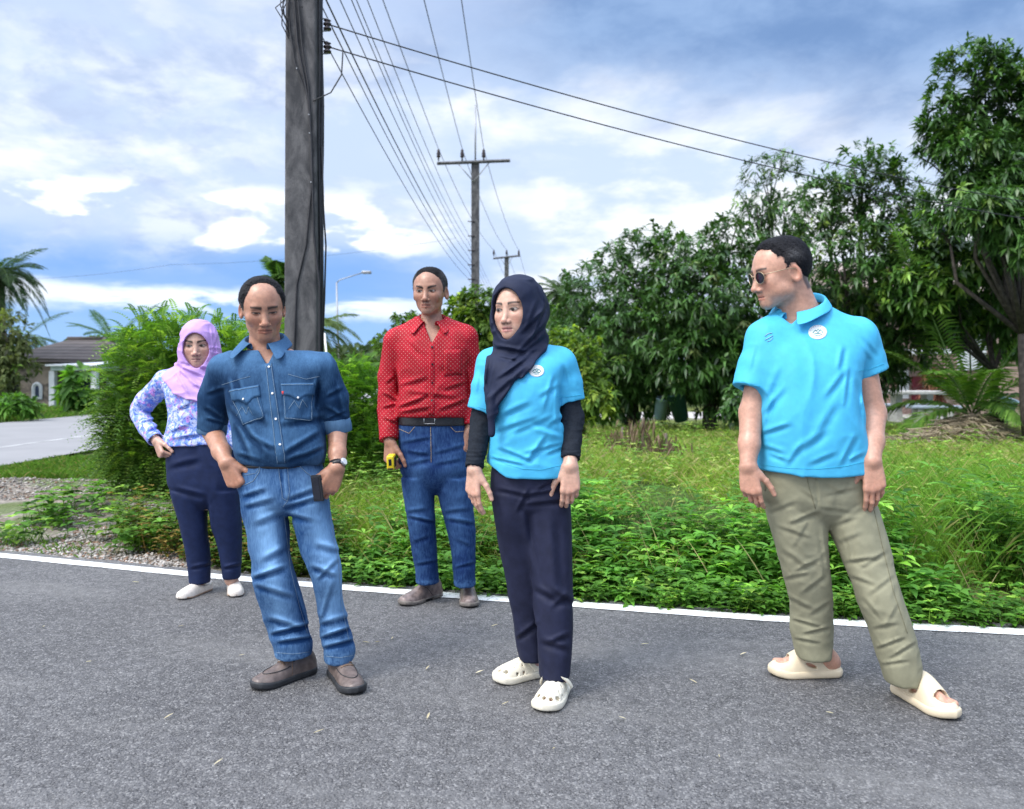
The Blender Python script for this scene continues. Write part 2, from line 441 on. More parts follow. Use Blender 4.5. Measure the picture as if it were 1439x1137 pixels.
def creases(lst, kk=1.5):
    """lst: (x0, y0, x1, y1, width_px, depth_m) valleys (or ridges when negative) drawn in photo pixels on the camera side"""
    def f(P, ylim):
        u, v = px_of(P[:, 0], P[:, 1], P[:, 2]); r = np.zeros(len(P)); fr = P[:, 1] < ylim
        for x0, y0, x1, y1, w, dp in lst:
            ex, ey = x1-x0, y1-y0; L = ex*ex+ey*ey; ln = math.sqrt(L)
            t = np.clip(((u-x0)*ex+(v-y0)*ey)/L, 0, 1); along = ((u-x0)*ex+(v-y0)*ey)/ln-t*ln
            nx, ny = -ey/ln, ex/ln
            if ny > 0: nx, ny = -nx, -ny
            sg = ((u-x0)*nx+(v-y0)*ny)/(w*.8); e2 = (along/(w*.8))**2          # a valley with its own ridge lying over it
            prof = np.exp(-sg*sg)-.85*np.exp(-((sg-1.45)/.85)**2)
            r += kk*dp*prof*np.exp(-e2)*np.sqrt(np.clip(4*t*(1-t)+0.08, 0, 1))*fr
        return r
    return f
def clothnoise(P, scale, amp, stretch=(1, 1, 1), warp=0.6, seed=0.0):
    q = P*scale*np.array(stretch)+seed
    w = np.stack([vnoise(q*0.6+5), vnoise(q*0.6+31), vnoise(q*0.6+57)], 1)-0.5
    n = vnoise(q+w*warp*3)
    return -amp*((1-np.abs(2*n-1))-0.5)*1.15+amp*0.6*(vnoise(q*0.45+9)-0.5)
def button(c, n, r, mat, parent, th=.0016, name='button'):
    n = unit(n); a = unit(np.cross(n, A(0.3, 0.1, 1))); b = np.cross(n, a); v = []; k = 16
    for rr, t in ((r, -.001), (r, th*.6), (r*.8, th)): v += [c+n*t+rr*(math.cos(2*math.pi*i/k)*a+math.sin(2*math.pi*i/k)*b) for i in range(k)]
    f = [(i*k+j, i*k+(j+1) % k, (i+1)*k+(j+1) % k, (i+1)*k+j) for i in range(2) for j in range(k)]+[tuple(range(2*k, 3*k))]
    return mesh_obj(name, v, f, mat, parent, smooth=False)

# ------------------------------------------------------------------ the setting: ground, roads, painted lines, gravel
rng = np.random.default_rng(7)
EDGE = [G3(*p)[:2] for p in ((0, 781), (140, 794.5), (300, 811), (540, 831), (700, 842), (860, 853.5), (1100, 872), (1439, 889))]
EDGE = [EDGE[0]+(EDGE[0]-EDGE[1])*k for k in (14, 7, 3, 1)]+EDGE+[EDGE[-1]+(EDGE[-1]-EDGE[-2])*k for k in (1, 3, 7, 20)]
EDGE = np.array(EDGE)
EX = np.linspace(EDGE[0, 0], EDGE[-1, 0], 400)
o_ = np.argsort(EDGE[:, 0]); EY = np.interp(EX, EDGE[o_, 0], EDGE[o_, 1])
EY = np.convolve(np.pad(EY, 6, 'edge'), np.ones(13)/13, 'valid')
def edge_y(x): return np.interp(x, EX, EY)
def strip(name, xs, y0, y1, z, mat, ny=1):
    v, f = [], []
    for i, x in enumerate(xs):
        for j in range(ny+1): v.append((x, y0[i]+(y1[i]-y0[i])*j/ny, z))
    n = ny+1
    for i in range(len(xs)-1):
        for j in range(ny): f.append((i*n+j, (i+1)*n+j, (i+1)*n+j+1, i*n+j+1))
    o = mesh_obj(name, v, f, mat, None, smooth=False); tag(o, name.replace('_', ' '), None, None, 'structure'); return o
# asphalt: dark binder with pale chips, worn lanes and a few darker patches
m, t = new_mat('asphalt'); o = t.obj
vo = t.n('ShaderNodeTexVoronoi', ins={'Vector': o, 'Scale': 125.0}); vo2 = t.n('ShaderNodeTexVoronoi', ins={'Vector': o, 'Scale': 210.0})
cr_ = t.xyz(vo.outputs['Color'])[0]; cr2_ = t.xyz(vo2.outputs['Color'])[1]
big = t.noise(o, 0.55, 5, 0.6, 0.6); mid = t.noise(o, 5, 4, 0.6); fine = t.noise(o, 160, 2)
base = t.mix(t.ss(big, 0.32, 0.68), (0.090, 0.089, 0.092), (0.134, 0.132, 0.135))
base = t.mix(t.m('MULTIPLY', t.ss(mid, 0.5, 0.75), 0.25), base, (0.095, 0.094, 0.102))
base = t.mix(t.m('MULTIPLY', t.ss(cr_, 0.62, 0.98), 0.5), base, (0.29, 0.285, 0.28))
base = t.mix(t.m('MULTIPLY', t.ss(cr2_, 0.25, 0.0), 0.85), base, (0.035, 0.035, 0.04))
base = t.mix(t.m('MULTIPLY', t.ss(cr2_, 0.94, 1.0), 0.4), base, (0.45, 0.44, 0.44))
ve = t.n('ShaderNodeTexVoronoi', feature='DISTANCE_TO_EDGE', ins={'Vector': t.n('ShaderNodeVectorMath', operation='MULTIPLY_ADD', ins={0: t.n('ShaderNodeTexNoise', ins={'Vector': o, 'Scale': 40.0}).outputs['Color'], 1: (0.012, 0.012, 0.012), 2: o}).outputs[0], 'Scale': 78.0})
gap = t.m('MULTIPLY', t.ss(ve.outputs['Distance'], 0.13, 0.02), t.ss(t.noise(o, 21, 3), 0.42, 0.60))
base = t.mix(t.m('MULTIPLY', gap, 0.42), base, (0.022, 0.021, 0.022))
x, y, z = t.xyz(o)
lane = t.noise(t.vec(t.m('MULTIPLY', x, 0.25), t.m('ADD', y, t.m('MULTIPLY', x, 0.27)), 0.0), 2.2, 3, 0.5)
base = t.mix(t.m('MULTIPLY', t.ss(lane, 0.5, 0.68), 0.30), base, (0.21, 0.205, 0.20))
stain = t.noise(o, 1.7, 4, 0.7, 1.0)
base = t.mix(t.m('MULTIPLY', t.ss(stain, 0.60, 0.72), 0.35), base, (0.06, 0.06, 0.062))
t.put(t.b.inputs['Base Color'], base); t.b.inputs['Roughness'].default_value = 0.78; t.b.inputs['Specular IOR Level'].default_value = 0.35
h = t.m('ADD', t.m('MULTIPLY', t.m('SUBTRACT', 1.0, vo.outputs['Distance']), 1.0), t.m('MULTIPLY', fine, 0.7))
bump(t, t.m('SUBTRACT', h, t.m('MULTIPLY', gap, 1.2)), 0.6, 0.006); M_ASPH = m
m, t = new_mat('old_road'); n = t.noise(t.obj, 0.8, 6, 0.65); n2 = t.noise(t.obj, 60, 2)
t.put(t.b.inputs['Base Color'], t.mix(t.m('ADD', t.m('MULTIPLY', n, 0.7), t.m('MULTIPLY', n2, 0.3)), (0.15, 0.15, 0.155), (0.30, 0.295, 0.30)))
t.b.inputs['Roughness'].default_value = 0.8; M_ROAD2 = m
m, t = new_mat('road_paint'); n = t.noise(t.obj, 40, 5, 0.7); n2 = t.noise(t.obj, 300, 2)
t.put(t.b.inputs['Base Color'], t.mix(t.m('MULTIPLY', t.ss(t.m('ADD', n, t.m('MULTIPLY', n2, 0.30)), 0.66, 0.80), 0.75), (0.78, 0.79, 0.79), (0.26, 0.255, 0.25)))
t.b.inputs['Roughness'].default_value = 0.6; bump(t, t.noise(t.obj, 150, 2), 0.3, 0.003); M_PAINT = m
# ground sheet: soil under the weeds, dirt and gravel on the left verge
gx = axis(-600, 40, -60, 4, -16, .4, -5, .10, 7, .4, 24, 4, 80, 40, 600); gy = axis(-30, 4, 2, .10, 9, .3, 26, 4, 90, 40, 1500)
GX, GY = np.meshgrid(gx, gy, indexing='ij')
flat = np.stack([GX.ravel(), GY.ravel(), np.zeros(GX.size)], 1)
rel = GY-edge_y(GX)
def bump_at(x, y, cx, cy, rx, ry): return np.exp(-((x-cx)/rx)**2-((y-cy)/ry)**2)
def mound(x, y):
    c = G3(150, 712); e = G3(60, 690)
    return .13*bump_at(x, y, c[0], c[1], .85, .55)+.10*bump_at(x, y, e[0]-.2, e[1], .9, .5)
def ground_z(x, y):
    x = np.asarray(x, float); y = np.asarray(y, float); r = y-edge_y(x)
    n = vnoise(np.stack([x.ravel()*.9, y.ravel()*.9, np.zeros(x.size)], 1)).reshape(x.shape)-.5
    off = sstep(r, .25, 1.5)*(1-sstep(-x, 5.6, 6.6))
    far = sstep(y, 15, 21)
    return -.022+off*(1-far)*(.03+.10*n)+mound(x, y)*sstep(r, .1, .5)
GZ = ground_z(GX, GY)
GZ = np.where(rel < -.05, -.06, GZ)
u, v = px_of(GX, np.maximum(GY, .5), np.zeros_like(GX))
vf = (GY > .8)
gravel = vf*sstep(-(u-330-(v-760)*1.2), 0, 90)*sstep(v, 655, 690)*sstep(GX, -6.6, -6.2)
dirt = bump_at(GX, GY, G3(165, 706)[0], G3(165, 706)[1], .75, .45)
yard = sstep(GY, 17, 20)*(GX > -4)
nz = fbm(flat*1.7, 4).reshape(GX.shape)
col = np.zeros(GX.shape+(3,)); col[:] = (.060, .095, .026)
mixc = lambda m, c: col.__setitem__(slice(None), col*(1-np.clip(m, 0, 1)[..., None])+np.array(c)*np.clip(m, 0, 1)[..., None])
mixc(sstep(nz, .5, .62)*.8, (.115, .105, .045)); mixc(gravel*.95, (.25, .22, .195)); mixc(gravel*sstep(fbm(flat*3.1+5, 3).reshape(GX.shape), .50, .58)*.7, (.15, .115, .085)); mixc(gravel*sstep(fbm(flat*2.3+15, 3).reshape(GX.shape), .55, .62)*.7, (.08, .13, .03)); mixc(sstep(dirt+.3*(nz-.5), .35, .6), (.17, .115, .085))
mixc(yard*sstep(nz, .42, .55)*.8, (.13, .16, .045)); mixc(sstep(.22-rel, 0, .12)*(rel > -.3)*(GX > -1.2)*.8, (.085, .075, .06))
n1_, n2_ = GX.shape; ii = np.arange(n1_*n2_).reshape(n1_, n2_)
gf = np.stack([ii[:-1, :-1], ii[1:, :-1], ii[1:, 1:], ii[:-1, 1:]], -1).reshape(-1, 4)
M_GROUND = vcol_mat('soil_and_turf', 0.95, 0.4, 28, 0.6, 0.02, spec=0.1, weave=140)
ground = mesh_obj('ground', np.stack([GX, GY, GZ], -1).reshape(-1, 3), gf, M_GROUND, None, col.reshape(-1, 3))
tag(ground, 'ground', None, None, 'structure')
xs = np.concatenate([np.linspace(-40, -6, 30), np.linspace(-5.9, 5, 120), np.linspace(5.2, 40, 30)])
jag = .012*np.sin(xs*9.1)+.010*np.sin(xs*23.7+1)+.008*np.sin(xs*41+2)
strip('road', xs, np.full(len(xs), -30.), edge_y(xs)+.13+jag, 0.0, M_ASPH, 3)
strip('edge_line', xs, edge_y(xs)-.052+jag*.12, edge_y(xs)+.052-jag*.10, .004, M_PAINT, 1)
ys = np.linspace(-30, 420, 60)
def vstrip(name, x0, x1, z, mat):
    v, f = [], []
    for y in ys:
        b = -.00006*max(0, y-40)**2
        v += [(x0+b, y, z), (x1+b, y, z)]
    f = [(2*i, 2*i+1, 2*i+3, 2*i+2) for i in range(len(ys)-1)]
    tag(mesh_obj(name, v, f, mat, None, smooth=False), name.replace('_', ' '), None, None, 'structure')
vstrip('main_road', -13.1, -6.75, .03, M_ROAD2)
vstrip('main_road_line', -8.53, -8.45, .034, plain('worn_road_paint', (.42, .42, .42), .7, .35, 2.5, 0))
mb = MB(); mb.box((1.5, 22.4, -.05), (13, 26.5, .02)); tag(mb.build('yard_lane', plain('pale_concrete', (.42, .40, .38), .9, .15, 3, .2), smooth=False), 'yard lane', None, None, 'structure')

# ------------------------------------------------------------------ plants
def norm_rows(a): return a/np.maximum(np.linalg.norm(a, axis=1, keepdims=True), 1e-9)
def rdir(n): return norm_rows(rng.normal(size=(n, 3)))
LT = dict(                                            # leaf outlines: (along, half width, fold lift), triangles
    lance=[(0, 0), (.22, .75), (.5, 1.0), (.78, .55), (1, 0)], broad=[(0, 0), (.2, .85), (.45, 1.0), (.75, .6), (1, 0)], quad=[(0, 0), (.45, 1.0), (1, 0)])
def leaves(C, D, N, L, Wd, col, kind='quad', droop=0.25, fold=0.25):
    """a batch of leaves: base points C, directions D, upper-side normals N, lengths L, half widths Wd, colours -> (verts, tris, cols)"""
    n = len(C); D = norm_rows(D); S = norm_rows(np.cross(D, N)); U = np.cross(S, D)
    pr = LT[kind]; V = []; m = len(pr)
    def at(s): return C+D*(s*L)[:, None]+np.array([0, 0, -1.])*(droop*s*s*L)[:, None]
    idx = {}; k = 0
    for i, (s, w) in enumerate(pr):
        c = at(np.full(n, s)); idx[i, 0] = k; V.append(c); k += 1
        if w > 0:
            for sd in (-1, 1):
                V.append(c+S*(sd*w*Wd)[:, None]+U*(fold*w*Wd)[:, None]); idx[i, sd] = k; k += 1
    F = []
    for i in range(m-1):
        a, b = i, i+1
        for sd in (-1, 1):
            A_, B_ = idx.get((a, sd)), idx.get((b, sd)); q = []
            if A_ is None: q = [(idx[a, 0], B_, idx[b, 0])]
            elif B_ is None: q = [(idx[a, 0], A_, idx[b, 0])]
            else: q = [(idx[a, 0], A_, B_), (idx[a, 0], B_, idx[b, 0])]
            F += [t if sd > 0 else t[::-1] for t in q]
    V = np.stack(V, 1).reshape(-1, 3); F = np.array(F)
    F = (F[None]+(np.arange(n)*k)[:, None, None]).reshape(-1, 3)
    return V, F, np.repeat(col, k, axis=0)
def join(parts):
    V, F, Cc, o = [], [], [], 0
    for v, f, c in parts: V.append(v); F.append(f+o); Cc.append(c); o += len(v)
    return np.concatenate(V), np.concatenate(F), np.concatenate(Cc)
def put_leaves(name, parts, mat, parent=None):
    V, F, Cc = join(parts); return mesh_obj(name, V, F, mat, parent, Cc, smooth=False)
def shade_cols(n, a, b, jit=.15, hot=None, hotp=0.0):
    t = rng.random((n, 1)); c = np.array(a)*(1-t)+np.array(b)*t; c = c*(1+jit*rng.normal(size=(n, 1)))
    if hot is not None: m = rng.random(n) < hotp; c[m] = np.array(hot)*(1+.15*rng.normal(size=(m.sum(), 1)))
    return np.clip(c, .004, .9)
M_LEAF = leaf_mat('glossy_leaf', 0.38, 0.22, spec=0.5); M_LEAFS = leaf_mat('soft_leaf', 0.6, 0.38, spec=0.25); M_GRASS = leaf_mat('grass_blade', 0.6, 0.35, spec=0.2)
M_DRYL = leaf_mat('dry_leaf', 0.8, 0.2, spec=0.1)
def bark(name, c): return plain(name, c, 0.9, 0.45, 14, 0.8, bdist=0.03)
M_BARK = bark('grey_bark', (.13, .105, .085)); M_BARKD = bark('dark_bark', (.05, .042, .036)); M_STEM = plain('green_stem', (.09, .17, .04), .7, .2, 30, 0)
M_PALMT = bark('palm_trunk', (.17, .14, .11))

def tree(name, base, blobs, Y, label, group, n_cl, leaf=(.17, .026), ca=(.028, .080, .018), cb=(.072, .165, .036), hot=(.15, .26, .05), hotp=.10, per=12, mat=None, droop=.32, trunk_r=.14, barkm=None, limbs=True, inner=.35, ysp=1.0, cat='tree'):
    """blobs in photo pixels (cx, cy, rx, ry[, depth shift]); leaf rosettes at twig tips fill the shell of every blob"""
    k = FPX/Y; b = base if len(base) == 3 else W3(base[0], base[1], Y)
    root = _thing(name, tuple(b), label, cat, group)
    tips = []; cen = []
    area = np.array([q[2]*q[3] for q in blobs], float); area /= area.sum()
    for q, a in zip(blobs, area):
        cx, cy, rx, ry = q[:4]; rx *= 1.16; ry *= 1.10; dy = q[4] if len(q) > 4 else 0
        c = W3(cx, cy, Y+dy); cen.append(c); n = max(6, int(n_cl*a*1.15))
        d = rdir(n); r = np.where(rng.random(n) < inner, .35+.5*rng.random(n), .78+.27*rng.random(n))[:, None]
        d[:, 1] = np.where(d[:, 1] > .55, -d[:, 1], d[:, 1])
        lump = .82+.36*vnoise(d*2.3+cx*.1+7)[:, None]
        tips.append(c+d*r*lump*np.array([rx/k, (rx+ry)/2/k*ysp, ry/k]))
    T = np.concatenate(tips); CC = np.array(cen)
    T = T[T[:, 2] > .25]
    out = norm_rows(T-CC.mean(0)*.6-CC[np.argmin(((T[:, None]-CC[None])**2).sum(2), 1)]*.4); n = len(T)
    dr = norm_rows(rdir(n)*.8+out*.9+np.array([0, 0, .25]))
    tint = shade_cols(n, ca, cb, .10, hot, hotp)
    parts = []
    C = np.repeat(T, per, 0); ax = np.repeat(dr, per, 0); N = len(C)
    rnd = rdir(N); side = norm_rows(np.cross(ax, rnd)); el = rng.random((N, 1))
    D = norm_rows(side*(.55+.6*el)+ax*(.75-.4*el)+np.array([0, 0, -.18])); C = C-ax*(rng.random((N, 1))*.14)
    col = np.clip(np.repeat(tint, per, 0)*(1+.22*rng.normal(size=(N, 1))), .004, .6)
    L = leaf[0]*(.65+.6*rng.random(N)); Wd = leaf[1]*(.7+.5*rng.random(N))
    up = norm_rows(ax*.5+np.array([0, 0, 1.])+.35*rnd)
    parts.append(leaves(C, D, up, L, Wd, col, 'quad', droop))
    put_leaves('crown', parts, mat or M_LEAF, root)
    if limbs:
        mb = MB(); top = CC.mean(0); low = np.array(b); bend = A(rng.normal()*.15, rng.normal()*.15, 0)
        fork = low*.62+top*.38+bend*.5; fork[0] = low[0]*.8+top[0]*.2
        mb.tube([low-A(0, 0, .1), low*.7+fork*.3+bend*.2, fork], [trunk_r*1.25, trunk_r, trunk_r*.8], 10); mb.build('trunk', barkm or M_BARKD, root)
        mb = MB()
        for c in CC:
            m_ = fork*.45+c*.55+A(rng.normal()*.12, rng.normal()*.12, -.1*abs(c[2]-fork[2]))
            mb.tube([fork, m_, c], [trunk_r*.62, trunk_r*.36, trunk_r*.14], 7)
            for _ in range(4):
                e = c+rdir(1)[0]*np.array([.6, .6, .5])*(Y/22); mb.tube([m_*.4+c*.6, (m_*.3+c*.7+e)/2, e], [trunk_r*.2, trunk_r*.12, .012], 5)
        lb = mb.build('limbs', barkm or M_BARKD, root); lb['label'] = 'forking limbs'
    return root
def frond_leaf(parts, mbr, p0, dirh, up, L, droop, nl, ll, lw, col, vee=.5, r=.02, ll_end=.35):
    t = np.linspace(0, 1, 14); d = unit(A(dirh[0], dirh[1], 0)); P = np.array([p0+d*(L*s*(1-.12*s))+A(0, 0, 1)*(up*L*s-droop*L*s*s) for s in t])
    mbr.tube(list(P[::2])+[P[-1]], list(np.linspace(r, r*.25, 8)), 5)
    s = np.linspace(.12, 1, nl); Q = np.stack([np.interp(s, t, P[:, a]) for a in range(3)], 1)
    T = norm_rows(np.stack([np.gradient(Q[:, a]) for a in range(3)], 1)); S = norm_rows(np.cross(T, [0, 0, 1.])); U = np.cross(S, T)
    l = ll*(np.sin(np.clip(s*1.05, 0, 1)*math.pi*.86+.25))*(.85+.3*rng.random(nl)); l = np.maximum(l, ll*ll_end*.5)
    for sd in (-1, 1):
        D = S*sd+T*(.55+.5*s)[:, None]+U*vee*(.5+.5*rng.random((nl, 1)))
        parts.append(leaves(Q, D, U+.2*rdir(nl), l, lw*np.ones(nl), shade_cols(nl, col[0], col[1], .12), 'quad', .45, .15))
def palm(name, base, height, nf, L, label, cat='palm tree', group=None, droop=.75, up=.55, ll=.5, lw=.02, nl=46, col=((.03, .08, .02), (.07, .15, .035)), tr=.16, lean=0.0, part_fronds=False, mat=None, az0=0.0):
    root = _thing(name, tuple(base), label, cat, group); top = A(*base)+A(lean, 0, height)
    mb = MB()
    if height > .5:
        mb.tube([A(*base)-A(0, 0, .1), A(*base)*.5+top*.5+A(lean*.1, 0, 0), top], [tr*1.3, tr, tr*.9], 12)
    else: mb.tube([A(*base)-A(0, 0, .1), top+A(0, 0, .15)], [tr*1.4, tr*.7], 12)
    mb.build('trunk', M_PALMT, root)
    al, mr = [], MB()
    for i in range(nf):
        a = az0+i*2.39996; f = i/max(1, nf-1); parts = [] if part_fronds else al; mr = MB() if part_fronds else mr
        frond_leaf(parts, mr, top, (math.cos(a), math.sin(a)), up*(1.25-1.2*f)+.15*rng.normal(), L*(.8+.3*rng.random()), droop*(.45+.75*f), nl, ll, lw, col)
        if part_fronds:
            fr = put_leaves('frond', parts, mat or M_LEAFS, root); mr.build('midrib', M_STEM, fr)
    if not part_fronds:
        cr = put_leaves('crown', al, mat or M_LEAFS, root); mr.build('midribs', M_STEM, cr)['kind'] = 'stuff'
    return root

# --- feathery roadside bushes
def feather_bush(blobs, Y, base, label, n, ca, cb, hot, hotp, flen=.30, group='feathery roadside bushes', pairs=11, ll=.034, lw=.0085):
    k = FPX/Y; root = _thing('bush', tuple(base), label, 'bush', group); C = []; O = []
    area = np.array([q[2]*q[3] for q in blobs], float); area /= area.sum()
    for q, a in zip(blobs, area):
        c = W3(q[0], q[1], Y+(q[4] if len(q) > 4 else 0)); m_ = int(n*a); d = rdir(m_); d[:, 1] = np.where(d[:, 1] > .45, -d[:, 1], d[:, 1])
        r = np.where(rng.random(m_) < .3, .3+.5*rng.random(m_), .80+.25*rng.random(m_))[:, None]
        lump = .78+.44*vnoise(d*2.6+q[0]*.13)[:, None]
        C.append(c+d*r*lump*np.array([q[2]/k, (q[2]+q[3])/2/k*.8, q[3]/k])); O.append(d)
    C = np.concatenate(C); O = np.concatenate(O); ok = C[:, 2] > .06; C, O = C[ok], O[ok]; n = len(C)
    D = norm_rows(O*.8+rdir(n)*.7+A(0, 0, .12)); D[:, 2] = np.clip(D[:, 2], -.5, .8); D = norm_rows(D)
    S = norm_rows(np.cross(D, A(0, 0, 1)+.3*rdir(n))); U = np.cross(S, D)
    L = flen*(.7+.6*rng.random(n)); tint = shade_cols(n, ca, cb, .1, hot, hotp); parts = []
    tint *= (1+.55*np.clip((C[:, 2:]-1.0)/1.2, -.35, .6))                       # paler towards the top, darker low down
    for i in range(pairs):
        s = (i+.6)/pairs; q = C+D*(L*s)[:, None]+A(0, 0, -1)*(.42*L*s*s)[:, None]; sc = .55+.6*math.sin(math.pi*min(1, s*.9+.12))
        for sd in (-1, 1):
            dd = S*sd+D*.45+U*.12
            parts.append(leaves(q, dd, U+.25*rdir(n), ll*sc*np.ones(n), lw*sc*np.ones(n), tint*(1+.12*rng.normal(size=(n, 1))), 'quad', .15, .1))
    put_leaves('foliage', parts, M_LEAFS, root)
    mb = MB(); b = A(*base)
    for i in range(26):
        e = C[rng.integers(n)]; m_ = b*.4+e*.6+A(rng.normal()*.1, rng.normal()*.1, .1); mb.tube([b+A(rng.normal()*.12, rng.normal()*.1, -.05), m_, e], [.016, .011, .004], 5)
    mb.build('stems', M_BARK, root)['kind'] = 'stuff'
    return root
BG = ((.055, .13, .022), (.125, .25, .042), (.24, .38, .065), .18)
feather_bush([(222, 540, 62, 90), (194, 600, 38, 66, -.2), (265, 520, 68, 68, .3), (320, 540, 60, 80, .5), (250, 630, 80, 62, -.1), (190, 642, 30, 34, -.4), (320, 640, 60, 60, .3)], 7.6, G3(240, 690), 'big feathery green bush behind the woman in the lilac headscarf', 5200, *BG)
feather_bush([(500, 570, 58, 58), (540, 600, 46, 60, -.2), (460, 590, 50, 60, .2), (520, 640, 50, 45, -.3), (430, 600, 45, 70, .4)], 8.4, G3(500, 668), 'bright rounded feathery bush between the men in denim and red', 3600, (.05, .13, .02), (.11, .25, .04), (.19, .36, .05), .2)
feather_bush([(372, 470, 50, 22, .4), (395, 560, 60, 90, .3)], 8.8, G3(395, 665), 'feathery bush mostly hidden behind the man in denim and the pole', 1500, *BG)

# --- the trees on the right and behind
MG = 'mango trees in the yard'
tree('mango_tree', (888, 592), [(850, 420, 62, 62), (905, 378, 62, 58), (820, 480, 52, 55), (885, 470, 78, 62, -.8), (935, 430, 60, 60, -.3), (870, 530, 60, 42, -.4), (930, 520, 62, 48, -.5), (905, 560, 60, 26, .2), (850, 560, 40, 30, .1)], 17.5, 'dense dark mango tree right of the navy headscarf, lowest crown of the row', MG, 1350, leaf=(.20, .030), hotp=.04)
tree('mango_tree', (998, 598), [(960, 372, 52, 48), (1020, 345, 50, 46, .5), (985, 430, 70, 62, -.5), (1040, 420, 62, 70, .2), (970, 500, 62, 55, -.6), (1030, 510, 60, 55, -.2), (1010, 560, 40, 25, 0), (1060, 480, 60, 60, .4), (1075, 540, 50, 40, .5)], 16.5, 'mango tree left of the tall man with a slim bare trunk', MG, 1400, leaf=(.20, .030), hotp=.05, hot=(.15, .20, .07))
tree('mango_tree', (1090, 590), [(1085, 238, 40, 24), (1062, 285, 30, 30), (1105, 300, 38, 34, .4), (1085, 350, 48, 34, .2)], 18.5, 'tall thin tree with a wispy open crown above the tall man', MG, 260, leaf=(.24, .024), per=9, trunk_r=.09, inner=.2)
tree('mango_tree', (1195, 596), [(1212, 245, 58, 38), (1160, 290, 52, 46), (1240, 300, 66, 52, .3), (1185, 360, 72, 58, -.4), (1255, 385, 62, 52, .2), (1150, 430, 60, 60, .3), (1215, 450, 70, 60, .5), (1180, 520, 60, 50, .6), (1260, 470, 60, 50, .6), (1235, 520, 40, 34, .8), (1120, 500, 50, 60, .6), (1290, 440, 46, 40, .7)], 15.5, 'round mango tree directly behind the tall man in cyan', MG, 1700, leaf=(.19, .028), hotp=.10, hot=(.13, .20, .035))
tree('mango_tree', (1446, 604), [(1372, 105, 56, 42), (1412, 160, 62, 52, .3), (1335, 180, 38, 44), (1375, 225, 58, 44, -.3), (1440, 225, 56, 62, .4), (1345, 265, 44, 30, .2), (1425, 300, 44, 30, .3), (1310, 200, 24, 30, .2), (1440, 130, 40, 40, .2), (1330, 310, 30, 16, .2), (1400, 355, 44, 34, .8), (1440, 400, 40, 44, .8), (1385, 300, 46, 34, -.9), (1432, 325, 40, 44, -.9), (1415, 270, 46, 34, -.6)], 13.0, 'tallest tree at the right edge, its crown rising above all the others', MG, 1750, leaf=(.185, .026), hotp=.07, trunk_r=.085, barkm=M_BARKD)
tree('broadleaf_tree', (1408, 600), [(1290, 335, 48, 34), (1340, 372, 50, 36, -.3), (1290, 400, 54, 40, -.2), (1380, 350, 38, 34, .4), (1400, 420, 44, 34, .2), (1425, 380, 40, 40, .5), (1320, 440, 48, 34, .5), (1430, 460, 40, 40, .4), (1360, 460, 40, 30, .8), (1440, 340, 30, 40, .5)], 14.4, 'lower light green tree below the tallest tree on the right', MG, 900, leaf=(.19, .034), ca=(.03, .09, .018), cb=(.085, .19, .035), hotp=.18, hot=(.17, .30, .05), trunk_r=.06)
YG = 'pale trees behind the group'
tree('broadleaf_tree', (690, 585), [(668, 432, 36, 26), (700, 470, 40, 42), (645, 462, 32, 36, .4), (720, 520, 40, 50, -.3)], 20.0, 'yellow green tree showing between the red shirt and the navy headscarf', YG, 620, leaf=(.22, .05), ca=(.05, .11, .02), cb=(.14, .24, .045), hotp=.2, hot=(.24, .33, .06), per=9, mat=M_LEAFS)
tree('broadleaf_tree', (585, 590), [(575, 455, 22, 18), (600, 480, 40, 34), (560, 490, 34, 28, .4)], 24.0, 'small pale tree behind the shoulder of the man in red', YG, 360, leaf=(.22, .05), ca=(.05, .11, .025), cb=(.12, .21, .05), hotp=.12, per=9, mat=M_LEAFS)
tree('shrub', (820, 605), [(815, 520, 34, 52), (790, 490, 26, 36, .5), (838, 565, 30, 30, -.3), (805, 570, 30, 26, 0)], 14.0, 'yellow green shrub beside the shoulder of the woman in cyan', YG, 420, leaf=(.13, .036), ca=(.05, .11, .02), cb=(.14, .24, .04), hotp=.25, hot=(.26, .36, .06), per=9, mat=M_LEAFS, trunk_r=.04, cat='shrub')
tree('shrub', (1070, 600), [(1050, 570, 30, 26), (1060, 540, 24, 26, .3)], 13.5, 'dark glossy shrub left of the tall man at his waist', YG, 150, leaf=(.15, .032), per=10, trunk_r=.03, cat='shrub')
tree('broadleaf_tree', (28, 590), [(8, 465, 36, 30), (18, 500, 30, 38), (-5, 520, 36, 40, -.5)], 24.0, 'pale olive tree at the left edge in front of the house', YG, 330, leaf=(.20, .045), ca=(.08, .11, .04), cb=(.17, .20, .08), hotp=.05, per=9, mat=M_LEAFS)
tree('shrub', (20, 592), [(18, 572, 34, 18)], 21.0, 'low bright shrub across the road at the left edge', YG, 130, leaf=(.22, .05), ca=(.05, .14, .02), cb=(.12, .27, .04), per=9, mat=M_LEAFS, limbs=False, cat='shrub')
tree('shrub', (112, 580), [(112, 545, 16, 22), (104, 560, 14, 12)], 26.0, 'small broad-leaved plant in front of the porch of the house', YG, 26, leaf=(.55, .15), ca=(.06, .16, .03), cb=(.13, .28, .05), per=7, mat=M_LEAFS, trunk_r=.04, cat='shrub')
palm('oil_palm', W3(-4, 560, 30), 4.7, 32, 2.15, 'oil palm with drooping fronds at the left edge against the sky', droop=.95, up=.7, ll=.55, lw=.022, tr=.28, col=((.02, .05, .018), (.045, .09, .03)))
palm('oil_palm', W3(30, 560, 36), 2.7, 16, 2.6, 'shorter palm arching behind the roof of the house', droop=.95, up=.6, ll=.5, lw=.02, tr=.25, col=((.03, .06, .02), (.06, .11, .03)))
palm('coconut_palm', W3(157, 560, 46), 3.4, 20, 3.0, 'small coconut palm between the house and the feathery bush', droop=.6, up=.75, ll=.6, lw=.028, tr=.2)
